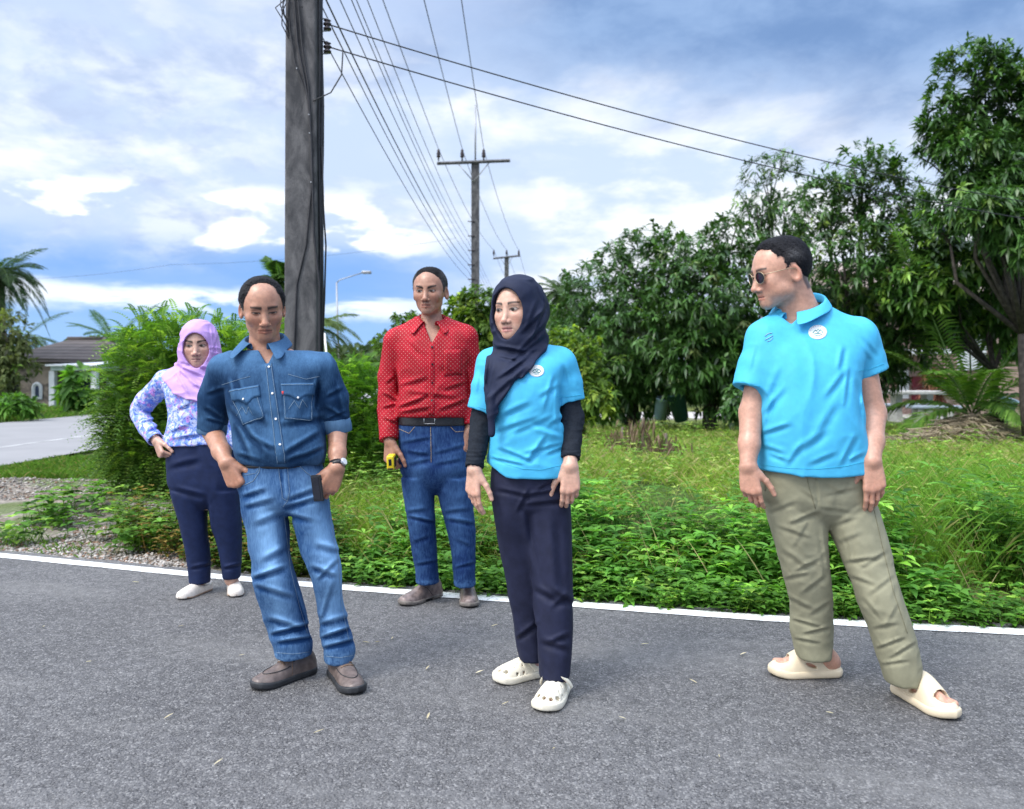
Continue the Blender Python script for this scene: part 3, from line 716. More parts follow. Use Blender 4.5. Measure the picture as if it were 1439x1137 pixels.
palm('coconut_palm', W3(440, 560, 26), 2.35, 17, 2.1, 'coconut palm half hidden behind the large concrete pole', droop=.85, up=.5, ll=.6, lw=.022, tr=.18, col=((.05, .09, .02), (.12, .17, .04)), az0=.4)
palm('coconut_palm', W3(396, 560, 20), 2.95, 16, .85, 'palm tuft showing left of the pole above the head of the man in denim', droop=.5, up=.9, ll=.45, lw=.03, tr=.14, col=((.04, .10, .02), (.09, .18, .035)))
palm('oil_palm', W3(790, 560, 42), 5.6, 34, 2.1, 'distant rounded palm above the mango crowns', droop=.9, up=.7, ll=.5, lw=.03, tr=.3, col=((.04, .08, .03), (.07, .12, .045)))
palm('young_coconut_palm', W3(1366, 603, 14.4), .25, 17, 2.0, 'young coconut palm with upright fronds beside the brush pile', 'young palm', None, droop=.66, up=1.45, ll=.60, lw=.026, nl=56, tr=.10, col=((.06, .16, .03), (.16, .30, .06)), part_fronds=True, az0=1.1)

# --- far woods, countless
def far_wood(name, x0, x1, Y, h, n, ca, cb, label):
    X = rng.uniform(x0, x1, n); hz = h*(.55+.6*vnoise(np.stack([X*.16, X*0+Y, X*0], 1))); Z = hz*np.sqrt(rng.random(n))
    C = np.stack([X, Y+rng.uniform(-3, 3, n), Z], 1); D = rdir(n); s = Y/90
    o = put_leaves(name, [leaves(C, D, rdir(n)+A(0, 0, 1), .9*s*(.6+.8*rng.random(n)), .32*s*(.6+.8*rng.random(n)), shade_cols(n, ca, cb, .15), 'quad', .2)], M_LEAFS)
    tag(o, label, None, None, 'stuff')
far_wood('far_wood', -90, 75, 95, 6.5, 16000, (.05, .085, .045), (.09, .13, .065), 'hazy line of far trees along the horizon')
far_wood('hedge_row', -30, -13.5, 38, 2.6, 3500, (.05, .11, .025), (.11, .20, .045), 'green growth behind the house across the road')
far_wood('tree_line', -12, 4, 60, 4.3, 2600, (.05, .09, .04), (.10, .15, .06), 'far trees down the road under the power line')
far_wood('back_growth', 1.5, 26, 33, 4.2, 6000, (.03, .06, .02), (.07, .12, .035), 'dark growth behind the yard trees')

# --- roadside weeds and grass
def scatter(n, fx):
    out = []
    while sum(len(o) for o in out) < n: out.append(fx(n))
    return np.concatenate(out)[:n]
def verge(n, px0, px1, r0, r1):
    def fx(m_):
        X = rng.uniform(-4.5, 6.5, m_); r = r0+(r1-r0)*rng.random(m_); Y = edge_y(X)+r
        u, v = px_of(X, Y, np.zeros(m_)); ok = (u > px0) & (u < px1); return np.stack([X, Y], 1)[ok]
    return scatter(n, fx)
def weeds(name, B, hfun, ca, cb, hot, hotp, label, leaf=(.085, .013), nodes=6, kind='lance', mat=None):
    n = len(B); z = ground_z(B[:, 0], B[:, 1]); h = hfun(B); lean = rng.normal(size=(n, 2))*.22
    tint = shade_cols(n, ca, cb, .12, hot, hotp); parts = []; st = []
    for i in range(nodes):
        s = (i+1)/nodes; P = np.stack([B[:, 0]+lean[:, 0]*h*s*s, B[:, 1]+lean[:, 1]*h*s*s, z+h*s], 1)
        a0 = rng.random(n)*6.28; sc = (1.15-.5*abs(s-.55)*1.6)
        for k in range(2 if i < nodes-1 else 4):
            a = a0+k*(math.pi if i < nodes-1 else math.pi/2)+i*1.57; el = .25+.5*s*rng.random(n)
            D = np.stack([np.cos(a), np.sin(a), el], 1); m_ = rng.random(n) < .9
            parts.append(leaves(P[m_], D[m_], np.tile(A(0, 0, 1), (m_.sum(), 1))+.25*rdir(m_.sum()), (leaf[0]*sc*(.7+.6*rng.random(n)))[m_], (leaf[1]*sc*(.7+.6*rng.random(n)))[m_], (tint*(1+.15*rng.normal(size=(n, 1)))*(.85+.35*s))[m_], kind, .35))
    S = np.stack([B[:, 0], B[:, 1], z-.02], 1); T = np.stack([lean[:, 0], lean[:, 1], np.ones(n)], 1)
    parts.append(leaves(S, T, rdir(n), h*1.02, np.full(n, .0035), tint*.8, 'quad', 0.0))
    tag(put_leaves(name, parts, mat or M_LEAFS), label, None, None, 'stuff')
WA = ((.058, .165, .026), (.12, .29, .044), (.21, .41, .065), .16)
B1 = verge(1900, 440, 1560, .16, 1.35)
w1 = lambda B: (.62+.38*sstep(px_of(B[:, 0], B[:, 1], 0*B[:, 0])[0], 600, 800))*(.07+.40*sstep(B[:, 1]-edge_y(B[:, 0]), .1, .75))*(.65+.5*rng.random(len(B)))*(.28+1.15*vnoise(np.stack([B[:, 0]*1.1+4, B[:, 1]*1.3, B[:, 0]*0], 1)))
B1 = B1[vnoise(np.stack([B1[:, 0]*2.0, B1[:, 1]*2.0, B1[:, 0]*0+8], 1)) > .36]
ub_ = px_of(B1[:, 0], B1[:, 1], 0*B1[:, 0])[0]; B1 = B1[(ub_ > 720) | (rng.random(len(B1)) < .5)]
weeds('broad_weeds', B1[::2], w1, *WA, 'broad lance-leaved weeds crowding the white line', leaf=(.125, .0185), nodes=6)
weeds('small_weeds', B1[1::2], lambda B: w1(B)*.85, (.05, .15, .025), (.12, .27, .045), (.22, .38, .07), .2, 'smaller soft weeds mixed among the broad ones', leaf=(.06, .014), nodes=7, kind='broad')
B1b = verge(1000, 470, 1560, .045, .5)
weeds('low_weeds', B1b, lambda B: .05+.10*rng.random(len(B)), (.05, .14, .02), (.11, .25, .035), (.19, .33, .05), .2, 'low creeping weeds at the asphalt edge', leaf=(.05, .012), nodes=3, kind='broad')
B2 = verge(1000, 120, 480, .18, 1.1); B2 = B2[px_of(B2[:, 0], B2[:, 1], 0*B2[:, 0])[0] > 165+520*np.clip(.50-(B2[:, 1]-edge_y(B2[:, 0])), 0, 1)]
weeds('reddish_weeds', B2, lambda B: (.08+.20*sstep(B[:, 1]-edge_y(B[:, 0]), .15, .6))*(.6+.6*rng.random(len(B))), (.05, .12, .02), (.12, .20, .03), (.20, .14, .04), .22, 'low yellowish and reddish weeds behind the gravel', leaf=(.05, .013), nodes=5, kind='broad')
B3 = verge(300, 430, 1600, 1.2, 3.0)
weeds('mid_weeds', B3, lambda B: (.22+.25*rng.random(len(B)))*(.6+.7*vnoise(np.stack([B[:, 0], B[:, 1], B[:, 0]*0], 1))), (.08, .17, .025), (.16, .30, .05), (.26, .35, .09), .2, 'mixed taller weeds behind the roadside plants', leaf=(.075, .012), nodes=6)
def grass(name, B, h, w, ca, cb, hot, hotp, label, bend=.45):
    n = len(B); z = ground_z(B[:, 0], B[:, 1]); a = rng.random(n)*6.28
    D = np.stack([np.cos(a)*.45, np.sin(a)*.45, np.ones(n)], 1)+.15*rdir(n)
    tag(put_leaves(name, [leaves(np.stack([B[:, 0], B[:, 1], z-.02], 1), D, np.stack([-np.sin(a), np.cos(a), np.zeros(n)], 1), h*(.6+.7*rng.random(n)), w*(.7+.6*rng.random(n)), shade_cols(n, ca, cb, .15, hot, hotp), 'lance', bend, .1)], M_GRASS), label, None, None, 'stuff')
GA = ((.15, .27, .035), (.29, .44, .075), (.46, .42, .20), .25)
def field(n, px0, px1, y0, y1, pw=1.0):
    def fx(m_):
        Y = y0+(y1-y0)*rng.random(m_)**pw; u = rng.uniform(px0, px1, m_); X = (u-CXP)*Y/FPX; ok = Y > edge_y(X)+.5; return np.stack([X, Y], 1)[ok]
    return scatter(n, fx)
G1 = field(34000, 420, 1600, 4.6, 9, 1.0); d1 = vnoise(np.stack([G1[:, 0]*.7, G1[:, 1]*.7, G1[:, 0]*0], 1)); G1 = G1[d1 > .32]
grass('tall_grass', G1, .44, .0050, *GA, 'tall light green grass behind the weeds')
G2 = field(34000, 430, 1600, 8.5, 18, 1.2)
grass('meadow_grass', G2, .36, .0085, (.18, .29, .05), (.32, .45, .10), (.46, .42, .22), .26, 'lighter meadow grass reaching to the yard trees')
B4 = field(1100, 430, 1600, 6.5, 15, 1.1)
weeds('meadow_weeds', B4, lambda B: .18+.25*rng.random(len(B)), (.09, .19, .03), (.18, .33, .055), (.30, .38, .10), .2, 'leafy weeds scattered through the meadow grass', leaf=(.09, .02), nodes=5, kind='quad')
GR = verge(5600, 1150, 1600, .8, 4.2)
grass('seeding_grass', GR, .72, .0050, (.10, .22, .03), (.20, .37, .06), (.36, .36, .15), .12, 'tall seeding grass at the right edge', .35)
GS = verge(320, 470, 1560, .3, 2.6)
grass('dry_stalks', GS, .50, .0028, (.30, .24, .13), (.46, .40, .24), None, 0, 'thin dry stalks standing among the weeds', .2)
GC = np.concatenate([rng.normal(size=(130, 2))*A(.10, .08)+np.array([x_, edge_y(x_)+.45+.9*rng.random()]) for x_ in rng.uniform(-1.2, 3.4, 16)])
grass('grass_clumps', GC, .42, .0055, (.08, .19, .03), (.17, .33, .05), (.3, .3, .12), .08, 'arching grass clumps between the broad weeds', .7)
def leftfield(n):
    def fx(m_):
        X = rng.uniform(-6.65, -3.2, m_); Y = rng.uniform(5.6, 11.5, m_); u, v = px_of(X, Y, np.zeros(m_)); k = vnoise(np.stack([X*1.5, Y*1.5, X*0], 1))
        ok = (v < 690-.06*u) & (u < 170) & (u > -60) & ((k > .42) | (v < 685)) & (X < -6.65+6); return np.stack([X, Y], 1)[ok]
    return scatter(n, fx)
grass('verge_grass', leftfield(7000), .20, .006, (.065, .15, .02), (.13, .25, .04), (.26, .24, .10), .12, 'grass bank along the main road on the left')
GT = np.concatenate([rng.normal(size=(80, 2))*A(.13, .10)+G3(*c)[:2] for c in ((78, 735), (60, 742), (105, 770), (10, 752), (45, 760))])
grass('grass_tufts', GT, .11, .0045, (.08, .18, .025), (.16, .30, .05), None, 0, 'bright grass tufts growing in the gravel')
B5 = np.concatenate([rng.normal(size=(14, 2))*A(.10, .08)+G3(*c)[:2] for c in ((85, 742), (100, 728), (55, 738), (20, 762), (150, 756), (190, 772), (130, 730))])
weeds('gravel_weeds', B5, lambda B: .12+.12*rng.random(len(B)), (.05, .14, .02), (.12, .26, .04), (.2, .34, .06), .2, 'small leafy weeds growing in the gravel', leaf=(.09, .026), nodes=3, kind='broad')
G6 = np.stack([rng.uniform(-24, -13.3, 9000), rng.uniform(20, 31, 9000)], 1)
grass('far_verge_grass', G6, .35, .016, (.07, .16, .022), (.14, .27, .045), (.25, .26, .1), .1, 'grass across the main road in front of the house')
# gravel and crumbs
def stones(name, P, r, mat, label, flat=.55):
    n = len(P); O = np.array([(1, 0, 0), (-1, 0, 0), (0, 1, 0), (0, -1, 0), (0, 0, 1), (0, 0, -1.)]); T = np.array([(0, 2, 4), (2, 1, 4), (1, 3, 4), (3, 0, 4), (2, 0, 5), (1, 2, 5), (3, 1, 5), (0, 3, 5)])
    s = r*(.5+rng.random((n, 1, 1))**2*1.3)*(.7+.6*rng.random((n, 6, 1))); a = rng.random(n)*6.28; ca_, sa = np.cos(a), np.sin(a)
    V = O[None]*s*np.array([1, .8, flat]); V = np.stack([V[..., 0]*ca_[:, None]-V[..., 1]*sa[:, None], V[..., 0]*sa[:, None]+V[..., 1]*ca_[:, None], V[..., 2]], -1)+P[:, None, :]
    c = np.repeat(shade_cols(n, (.17, .155, .14), (.44, .41, .38), .14, (.22, .14, .10), .2), 6, 0)
    F = (T[None]+(np.arange(n)*6)[:, None, None]).reshape(-1, 3)
    tag(mesh_obj(name, V.reshape(-1, 3), F, mat, None, c, smooth=False), label, None, None, 'stuff')
def gfx(m_):
    X = rng.uniform(-6.4, -1.3, m_); Y = edge_y(X)+.13+rng.random(m_)**1.5*3.4; u, v = px_of(X, Y, np.zeros(m_)); k = vnoise(np.stack([X*2.2, Y*2.2, X*0+3], 1))
    rl = Y-edge_y(X); ok = (u < np.maximum(330-rl*260, 235-rl*40)+60*k) & (k+.5*(rl < .5) > .36) & (X > -6.6); return np.stack([X, Y], 1)[ok]
SG = scatter(11000, gfx); M_STONE = vcol_mat('gravel', .85, .2, 60, .3, .004, spec=.2)
stones('gravel', np.stack([SG[:, 0], SG[:, 1], ground_z(SG[:, 0], SG[:, 1])+.004], 1), .013, M_STONE, 'pale grey gravel on the left verge')
CR = np.stack([rng.uniform(-2, 6, 500), np.zeros(500)], 1); CR[:, 1] = edge_y(CR[:, 0])+.10+.15*rng.random(500)
stones('crumbled_asphalt', np.stack([CR[:, 0], CR[:, 1], np.full(500, .0)], 1), .010, plain('dark_crumbs', (.10, .09, .085), .9, .4, 60, 0), 'crumbs of dark asphalt and soil along the road edge')

# ------------------------------------------------------------------ poles, wires, houses, yard things
M_CONC = None
M_BLACK = plain('black_plastic', (0.012, 0.012, 0.014), 0.35, 0.2, 50, 0); M_PEARL = plain('pearl', (0.75, 0.75, 0.75), 0.25, 0.05, 50, 0)
m, t = new_mat('weathered_concrete'); x, y, z = t.xyz(t.obj)
n = t.noise(t.vec(t.m('MULTIPLY', x, 7), t.m('MULTIPLY', y, 7), t.m('MULTIPLY', z, 3.2)), 1.0, 6, 0.65, 0.5); n2 = t.noise(t.obj, 55, 4, 0.7)
c = t.mix(t.ss(n, 0.32, 0.68), (0.035, 0.036, 0.04), (0.125, 0.122, 0.124)); c = t.mix(t.m('MULTIPLY', t.ss(n2, 0.55, 0.75), 0.45), c, (0.035, 0.036, 0.04))
t.put(t.b.inputs['Base Color'], c); t.b.inputs['Roughness'].default_value = 0.9; bump(t, t.m('ADD', n2, n), 0.6, 0.006); M_CONC = m
M_CABLE = plain('black_cable', (.014, .014, .018), .55, .3, 60, 0); M_PORC = plain('brown_porcelain', (.035, .025, .028), .25, .2, 40, 0); M_GALV = plain('galvanised_steel', (.30, .31, .33), .45, .15, 30, .1, metal=.6)
PY = 7.0; PX = (428-CXP)*PY/FPX; PW = .139
pole = _thing('utility_pole', (PX, PY, 0), 'large weathered concrete utility pole behind the man in denim', 'utility pole', None)
mb = MB(); bm_lo, bm_hi = PW*1.08, PW*.86
v = [(PX+sx*w, PY+sy*w, z_) for z_, w in ((-.3, bm_lo), (4.0, PW*.98), (10.5, bm_hi)) for sx, sy in ((-1, -1), (1, -1), (1, 1), (-1, 1))]
f = [(i*4+k, i*4+(k+1) % 4, (i+1)*4+(k+1) % 4, (i+1)*4+k) for i in range(2) for k in range(4)]+[(3, 2, 1, 0), (8, 9, 10, 11)]
po = mesh_obj('shaft', v, f, M_CONC, pole, smooth=False); bv = po.modifiers.new('b', 'BEVEL'); bv.width = .018; bv.segments = 2
for py_ in (9, 93, 175, 257, 340, 421):
    p_ = W3(424, py_, PY-PW-.001); button(p_+A(0, .004, 0), A(0, -1, 0), .009, M_BLACK, pole, .0015, 'bolt_hole')
def wire(name, pts, r, mat, parent=None, sag=0.0, n=24):
    P = []
    for a, b in zip(pts[:-1], pts[1:]):
        for i in range(n+1):
            s = i/n; P.append(A(*a)*(1-s)+A(*b)*s-A(0, 0, 4*sag*s*(1-s)))
    return MB().tube(P, r, 5).build(name, mat, parent)
F0 = PY-PW-.014
def onpole(pts, r=.009): 
    q = [W3(a, b, F0) for a, b in pts]; d = []
    for i in range(len(q)-1):
        for k in range(8): s = k/8; s = s*s*(3-2*s); d.append(q[i]*(1-s)+q[i+1]*s)
    MB().tube(d+[q[-1]], r, 6).build('cable', M_CABLE, pole)
onpole([(412, -20), (418, 60), (433, 140), (437, 190), (439, 250), (441, 330), (449, 400), (449, 520)], .010)
onpole([(417, -20), (424, 60), (433, 120), (436, 160), (438, 260), (430, 345), (417, 400), (412, 520)], .008)
onpole([(405, -5), (407, 40), (415, 90), (430, 130), (435, 155)], .007)
sx0 = PX+PW
for k, (dy, r) in enumerate(((.02, .012), (-.03, .016), (-.08, .010))):
    q = [A(sx0+.014+.006*math.sin(i*1.7+k), PY+dy+.012*math.sin(i*.9+k*2), 7-i*.42) for i in range(17)]
    MB().tube(q, r, 6).build('cable', M_CABLE, pole)
q = [W3(452, 205, PY-.05), W3(455, 300, PY-.05), W3(458, 345, PY-.05), W3(456, 420, PY-.05), W3(452, 520, PY-.05)]; MB().tube(q, .008, 6).build('cable', M_CABLE, pole)
for (a, b) in ((434, 161), (435, 187), (437, 256), (417, 96)):
    button(W3(a, b, F0-.008), A(0, -1, 0), .0065, M_GALV, pole, .004, 'cable_clip')
for i in range(6):
    a = rng.random(3)*2; q = [W3(402+rng.normal()*3, -12+i*3, F0+.1), W3(394+rng.normal()*5, 2+i*3, F0-.05), W3(400+rng.normal()*4, 20+i*3, F0), W3(406, 34+i*4, F0)]
    MB().tube(q, .005, 5).build('cable', M_CABLE, pole)
for py_ in (35, 67):
    c = W3(460, py_, PY-.02)
    io = MB().lathe([(.012, -.045), (.034, -.045), (.036, -.030), (.022, -.022), (.022, -.008), (.036, 0), (.036, .012), (.022, .018), (.022, .030), (.034, .038), (.012, .046)], c, 18).build('insulator', M_PORC, pole)
    MB().tube([c-A(.10, 0, .055), c-A(0, 0, .055), c+A(0, 0, .055), c+A(-.10, 0, .055)], .007, 6).build('bracket', M_GALV, pole)
# service drops to the right
SG_ = 'service wires running from the pole to the right'
ends = [(W3(463, 35, PY-.02), W3(1700, 318, 12.5)), (W3(465, 67, PY-.02), W3(1700, 340, 12.8))]
for (a, b), nm in zip(ends, ('upper', 'lower')):
    tag(wire('service_wire', [a, b], .0065, M_CABLE, None, .28, 40), nm+' black service wire crossing the sky from the pole to the right', 'wire', SG_)
lp = [W3(467, 40, PY-.02), W3(482, 70, PY-.05), W3(480, 105, PY-.06), W3(465, 130, PY-.08), W3(440, 142, F0)]
d = []
for i in range(len(lp)-1): d += [lp[i]*(1-k/6)+lp[i+1]*k/6 for k in range(6)]
MB().tube(d+[lp[-1]], .006, 6).build('jumper_loop', M_CABLE, pole)
tag(MB().tube([G3(457, 690)+A(0, .6, 0), W3(456, 468, G3(457, 690)[1]+.6)], .012, 10).build('marker_post', plain('white_pvc', (.75, .76, .76), .5, .05, 20, 0)), 'thin white plastic post standing close to the pole behind the man in denim', 'post')
# the line of poles down the road
def line_pole(px, Y, top_px, arm_px, ins, label, rod=None):
    x = (px-CXP)*Y/FPX; zt = HC-(top_px-HOR)*Y/FPX; r = _thing('utility_pole', (x, Y, 0), label, 'utility pole', 'poles of the power line along the main road')
    MB().box((x-.15, Y-.15, -.2), (x+.15, Y+.15, zt+.1), .02).build('shaft', M_CONC, r, smooth=False)
    L, R__ = W3(arm_px[0], top_px, Y), W3(arm_px[1], top_px-4, Y)
    q = A(0, .22, 0); mb = MB(); mb.tube([L-q, R__-q], .065, 4); mb.build('crossarm', M_CONC, r, smooth=False)
    for s, e in ((L, .45), (R__, .45)):
        MB().tube([L*.5+R__*.5-q-A(0, 0, .75), s*e+(L*.5+R__*.5)*(1-e)-q], .022, 5).build('brace', M_GALV, r)
    pts = []
    for i in ins:
        p_ = W3(i, top_px-2, Y)-q; MB().lathe([(.03, .05), (.03, .16), (.085, .2), (.06, .27), (.08, .31), (.05, .40), (.06, .44), (.02, .5)], p_, 12).build('insulator', M_PORC, r); pts.append(p_+A(0, 0, .5))
    if rod: MB().tube([A(x, Y, zt), A(x, Y, zt+rod)], .035, 6).build('spike', M_GALV, r)
    if rod:
        for k in range(9): MB().tube([A(x-.02, Y-.16, zt-2.2-k*.55), A(x-.28, Y-.2, zt-2.2-k*.55)], .022, 5).build('spool_rack', M_PORC, r)
    return pts, x
ins2, x2 = line_pole(668, 30, 232, (615, 717), (617, 650, 680), 'nearer crossarm pole rising between the red shirt and the navy headscarf', rod=2.3)
ins3, x3 = line_pole(712, 54, 364, (693, 731), (694, 712, 729), 'most distant crossarm pole, small, right of the nearer crossarm pole')
HV = 'high wires of the power line'
for i, (a, b) in enumerate(zip(ins2, ins3)):
    s0 = A(a[0]-.12, -24, a[2]+.3)
    tag(MB().tube([s0*(1-s)+a*s-A(0, 0, 4*.7*s*(1-s)) for s in np.linspace(0, 1, 60)]+[a*(1-s)+b*s-A(0, 0, 4*.5*s*(1-s)) for s in np.linspace(0, 1, 24)]+[b*(1-s)+(b*2-a)*s-A(0, 0, 4*.5*s*(1-s)) for s in np.linspace(0, 1, 12)], .0115, 5).build('power_line', M_CABLE), ('left', 'middle', 'right')[i]+' high wire carried on top of the crossarm poles', 'wire', HV)
LV = 'low wires of the power line'
for i in range(7):
    z0 = 4.85+i*.27; a = A(-2.02+.03*math.sin(i*2.1), PY, z0); b = A(x2-.25, 29.8, 4.95+i*.28); c_ = A(x3-.25, 53.8, 4.9+i*.25); s0 = A(-2.4, -20, z0+.2)
    tag(MB().tube([s0*(1-s)+a*s for s in np.linspace(0, 1, 12)]+[a*(1-s)+b*s-A(0, 0, 4*(.34+.03*(i % 3))*s*(1-s)) for s in np.linspace(0, 1, 44)]+[b*(1-s)+c_*s-A(0, 0, 4*.4*s*(1-s)) for s in np.linspace(0, 1, 20)], .0065+.003*(i == 2), 5).build('power_line', M_CABLE), 'thin low wire of the bundle running from the concrete pole to the crossarm poles', 'wire', LV)
tag(wire('power_line', [W3(-60, 392, 60), W3(240, 372, 58), W3(640, 335, 58)], .009, M_CABLE, None, .4), 'faint far wire low over the house on the left', 'wire')
# street lamp
lx, lY = (473-CXP)*36/FPX, 36.0
lamp = _thing('street_lamp', (lx, lY, 0), 'thin grey street lamp leaning over the road right of the big pole', 'street lamp', None)
zt = HC+(HOR-397)*lY/FPX; e = W3(510, 383, lY)
MB().tube([A(lx+.25, lY, -.1), A(lx+.05, lY, zt*.6), A(lx, lY, zt)], [.055, .045, .035], 8).build('post', M_GALV, lamp)
MB().tube([A(lx, lY, zt-.02), A(lx+.15, lY, zt+.12), e], .024, 7).build('arm', M_GALV, lamp)
MB().box(e+A(-.05, -.12, -.06), e+A(.38, .12, .07), .04).build('lamp_head', M_GALV, lamp)

# --- old house across the road
m, t = new_mat('old_roof_tiles'); x, y, z = t.xyz(t.obj)
w_ = t.n('ShaderNodeTexWave', wave_type='BANDS', bands_direction='Z', ins={'Vector': t.obj, 'Scale': 2.2, 'Distortion': 1.0, 'Detail': 3.0})
t.put(t.b.inputs['Base Color'], t.mix(t.m('ADD', t.m('MULTIPLY', w_.outputs['Fac'], .5), t.m('MULTIPLY', t.noise(t.obj, 2.5, 5), .6)), (.032, .027, .026), (.12, .10, .095))); t.b.inputs['Roughness'].default_value = .9; bump(t, w_.outputs['Fac'], .6, .05); M_ROOF = m
def stained(name, a, b, sc=1.2):
    m, t = new_mat(name); n = t.noise(t.obj, sc, 6, .68, .8); t.put(t.b.inputs['Base Color'], t.mix(t.ss(n, .35, .62), a, b)); t.b.inputs['Roughness'].default_value = .9; return m
M_OLDW = stained('mouldy_plaster', (.07, .06, .055), (.33, .27, .22)); M_TEALW = stained('pale_teal_paint', (.36, .46, .46), (.55, .64, .64)); M_WHITEW = stained('white_paint', (.5, .54, .58), (.72, .74, .76)); M_DARKIN = plain('dark_blue_opening', (.03, .05, .10), .6, .2, 5, 0)
HY = 31.0; hk = HY/FPX
hs = _thing('house', tuple(W3(85, 574, HY)*A(1, 1, 0)), 'old low house with a dark tiled roof and arched window across the road', 'house', None)
HX = lambda p: (p-CXP)*hk; HZ = lambda p: HC-(p-HOR)*hk
MB().box((HX(28), HY, -.1), (HX(76), HY+5, HZ(500)), 0).build('wall', M_OLDW, hs, smooth=False)
MB().box((HX(76.3), HY+1.6, -.1), (HX(146), HY+5, HZ(510)), 0).build('wall', M_OLDW, hs, smooth=False)
rz, ez = HZ(473), HZ(504); y0, y1 = HY-.5, HY+5.5; ymid = HY+2.6
v = [(HX(8), y0, ez), (HX(80), y0-.1, ez), (HX(152), y0+1.3, ez-.02), (HX(152), y1, ez), (HX(8), y1, ez), (HX(44), ymid, rz), (HX(98), ymid, rz)]
v2 = [(a, b, c-.14) for a, b, c in v]
f = [(0, 1, 6, 5), (1, 2, 6), (2, 3, 6), (3, 4, 5, 6), (4, 0, 5)]; rim = [0, 1, 2, 3, 4]; f += [(rim[i], rim[i]+7, rim[(i+1) % 5]+7, rim[(i+1) % 5]) for i in range(5)]+[(11, 10, 9, 8, 7)]
ro = mesh_obj('roof', v+v2, f, M_ROOF, hs, smooth=False); MB().tube([(HX(43), ymid, rz+.04), (HX(98), ymid, rz+.04)], .10, 6).build('ridge', M_ROOF, ro); MB().tube([(HX(98), ymid, rz+.03), (HX(152), y0+1.3, ez+.03)], .09, 6).build('ridge', M_ROOF, ro)
w0, w1, wb, wt_ = HX(48), HX(58.5), HZ(560), HZ(546)
prof = [(w0, wb), (w1, wb), (w1, wt_)]+[((w0+w1)/2+(w1-w0)/2*math.cos(a), wt_+(w1-w0)/2*1.3*math.sin(a)) for a in np.linspace(.2, math.pi-.2, 9)]+[(w0, wt_)]
v = [(a, HY-.03, b) for a, b in prof]; wn = mesh_obj('window', v+[(a, HY+.02, b) for a, b in prof], [tuple(range(len(prof)))], M_DARKIN, hs, smooth=False)
MB().tube([(a, HY-.04, b) for a, b in prof+[prof[0]]], .075, 5).build('window_frame', M_WHITEW, wn, smooth=False)
MB().box((HX(79), HY-.4, HZ(521)), (HX(141), HY+1.5, HZ(513)), .02).build('porch_beam', M_TEALW, hs, smooth=False)
v = [(HX(76), HY-.6, HZ(513)+.01), (HX(147), HY-.6, HZ(513)+.01), (HX(150), HY+1.5, HZ(504)), (HX(86), HY+1.5, HZ(504))]
mesh_obj('porch_roof', v+[(a, b, c-.06) for a, b, c in v], [(0, 1, 2, 3), (7, 6, 5, 4), (0, 4, 5, 1), (1, 5, 6, 2), (2, 6, 7, 3), (3, 7, 4, 0)], M_WHITEW, hs, smooth=False)
for px_ in (79.5, 138): MB().box((HX(px_)-.11, HY-.35, -.05), (HX(px_)+.11, HY-.13, HZ(521)-.01), .02).build('porch_column', M_WHITEW, hs, smooth=False)
MB().box((HX(84), HY+1.5, 0), (HX(101), HY+1.59, HZ(527)), 0).build('door', M_DARKIN, hs, smooth=False); MB().box((HX(122), HY+1.5, HZ(560)), (HX(135), HY+1.58, HZ(530)), 0).build('window', M_WHITEW, hs, smooth=False)
# --- house behind the yard trees
BY = 25.0; bk = BY/FPX; BX = lambda p: (p-CXP)*bk; BZ = lambda p: HC-(p-HOR)*bk
M_PINK = stained('pink_plaster', (.22, .14, .12), (.42, .30, .26), 2.5)
h2 = _thing('house', (BX(1330), BY, 0), 'pinkish house glimpsed through the trees behind the concrete table', 'house', None)
MB().box((BX(1215), BY, -.1), (BX(1480), BY+6, BZ(415)), 0).build('wall', M_PINK, h2, smooth=False)
v = [(BX(1200), BY-1, BZ(416)), (BX(1495), BY-1, BZ(416)), (BX(1495), BY+7, BZ(416)), (BX(1200), BY+7, BZ(416)), (BX(1200), BY+3, BZ(350)), (BX(1495), BY+3, BZ(350))]
mesh_obj('roof', v, [(0, 1, 5, 4), (2, 3, 4, 5), (0, 4, 3), (1, 2, 5), (3, 2, 1, 0)], stained('rusty_roof', (.16, .12, .10), (.33, .27, .24)), h2, smooth=False)
MB().box((BX(1281), BY-.06, 0), (BX(1295), BY+.02, BZ(529)), 0).build('door', plain('dark_red_paint', (.16, .012, .025), .6, .2, 10, 0), h2, smooth=False)
MB().box((BX(1262), BY-.05, BZ(560)), (BX(1276), BY+.02, BZ(520)), 0).build('window', M_WHITEW, h2, smooth=False); MB().box((BX(1345), BY-.05, BZ(520)), (BX(1385), BY+.02, BZ(470)), 0).build('window', M_WHITEW, h2, smooth=False)
MB().box((BX(1225), BY-2.2, BZ(500)), (BX(1300), BY-.07, BZ(494)), .02).build('awning', M_WHITEW, h2, smooth=False)
# --- concrete garden table and benches
M_CON2 = plain('pale_cast_concrete', (.40, .39, .37), .85, .18, 12, .3)
TY = 21.5; TX = (1281-CXP)*TY/FPX; tk = TY/FPX
tb = _thing('garden_table', (TX, TY, 0), 'grey concrete garden table right of the tall man', 'table', None); tz = HC-(549-HOR)*tk
MB().box((TX-.78, TY-.45, tz-.10), (TX+.74, TY+.45, tz), .025).build('table_top', M_CON2, tb)
for s in (-.42, .42):
    mb = MB(); pr = [(-.30, 0), (-.22, 0), (-.12, .35), (-.18, tz-.11), (.18, tz-.11), (.12, .35), (.22, 0), (.30, 0), (.30, -.05), (-.30, -.05)]
    vv = [(TX+s+dx, TY+a, b) for dx in (-.09, .09) for a, b in pr]; n_ = len(pr)
    mb.add(vv, [tuple(range(n_))[::-1], tuple(range(n_, 2*n_))]+[(i, (i+1) % n_, n_+(i+1) % n_, n_+i) for i in range(n_)]); mb.build('leg', M_CON2, tb, smooth=False)
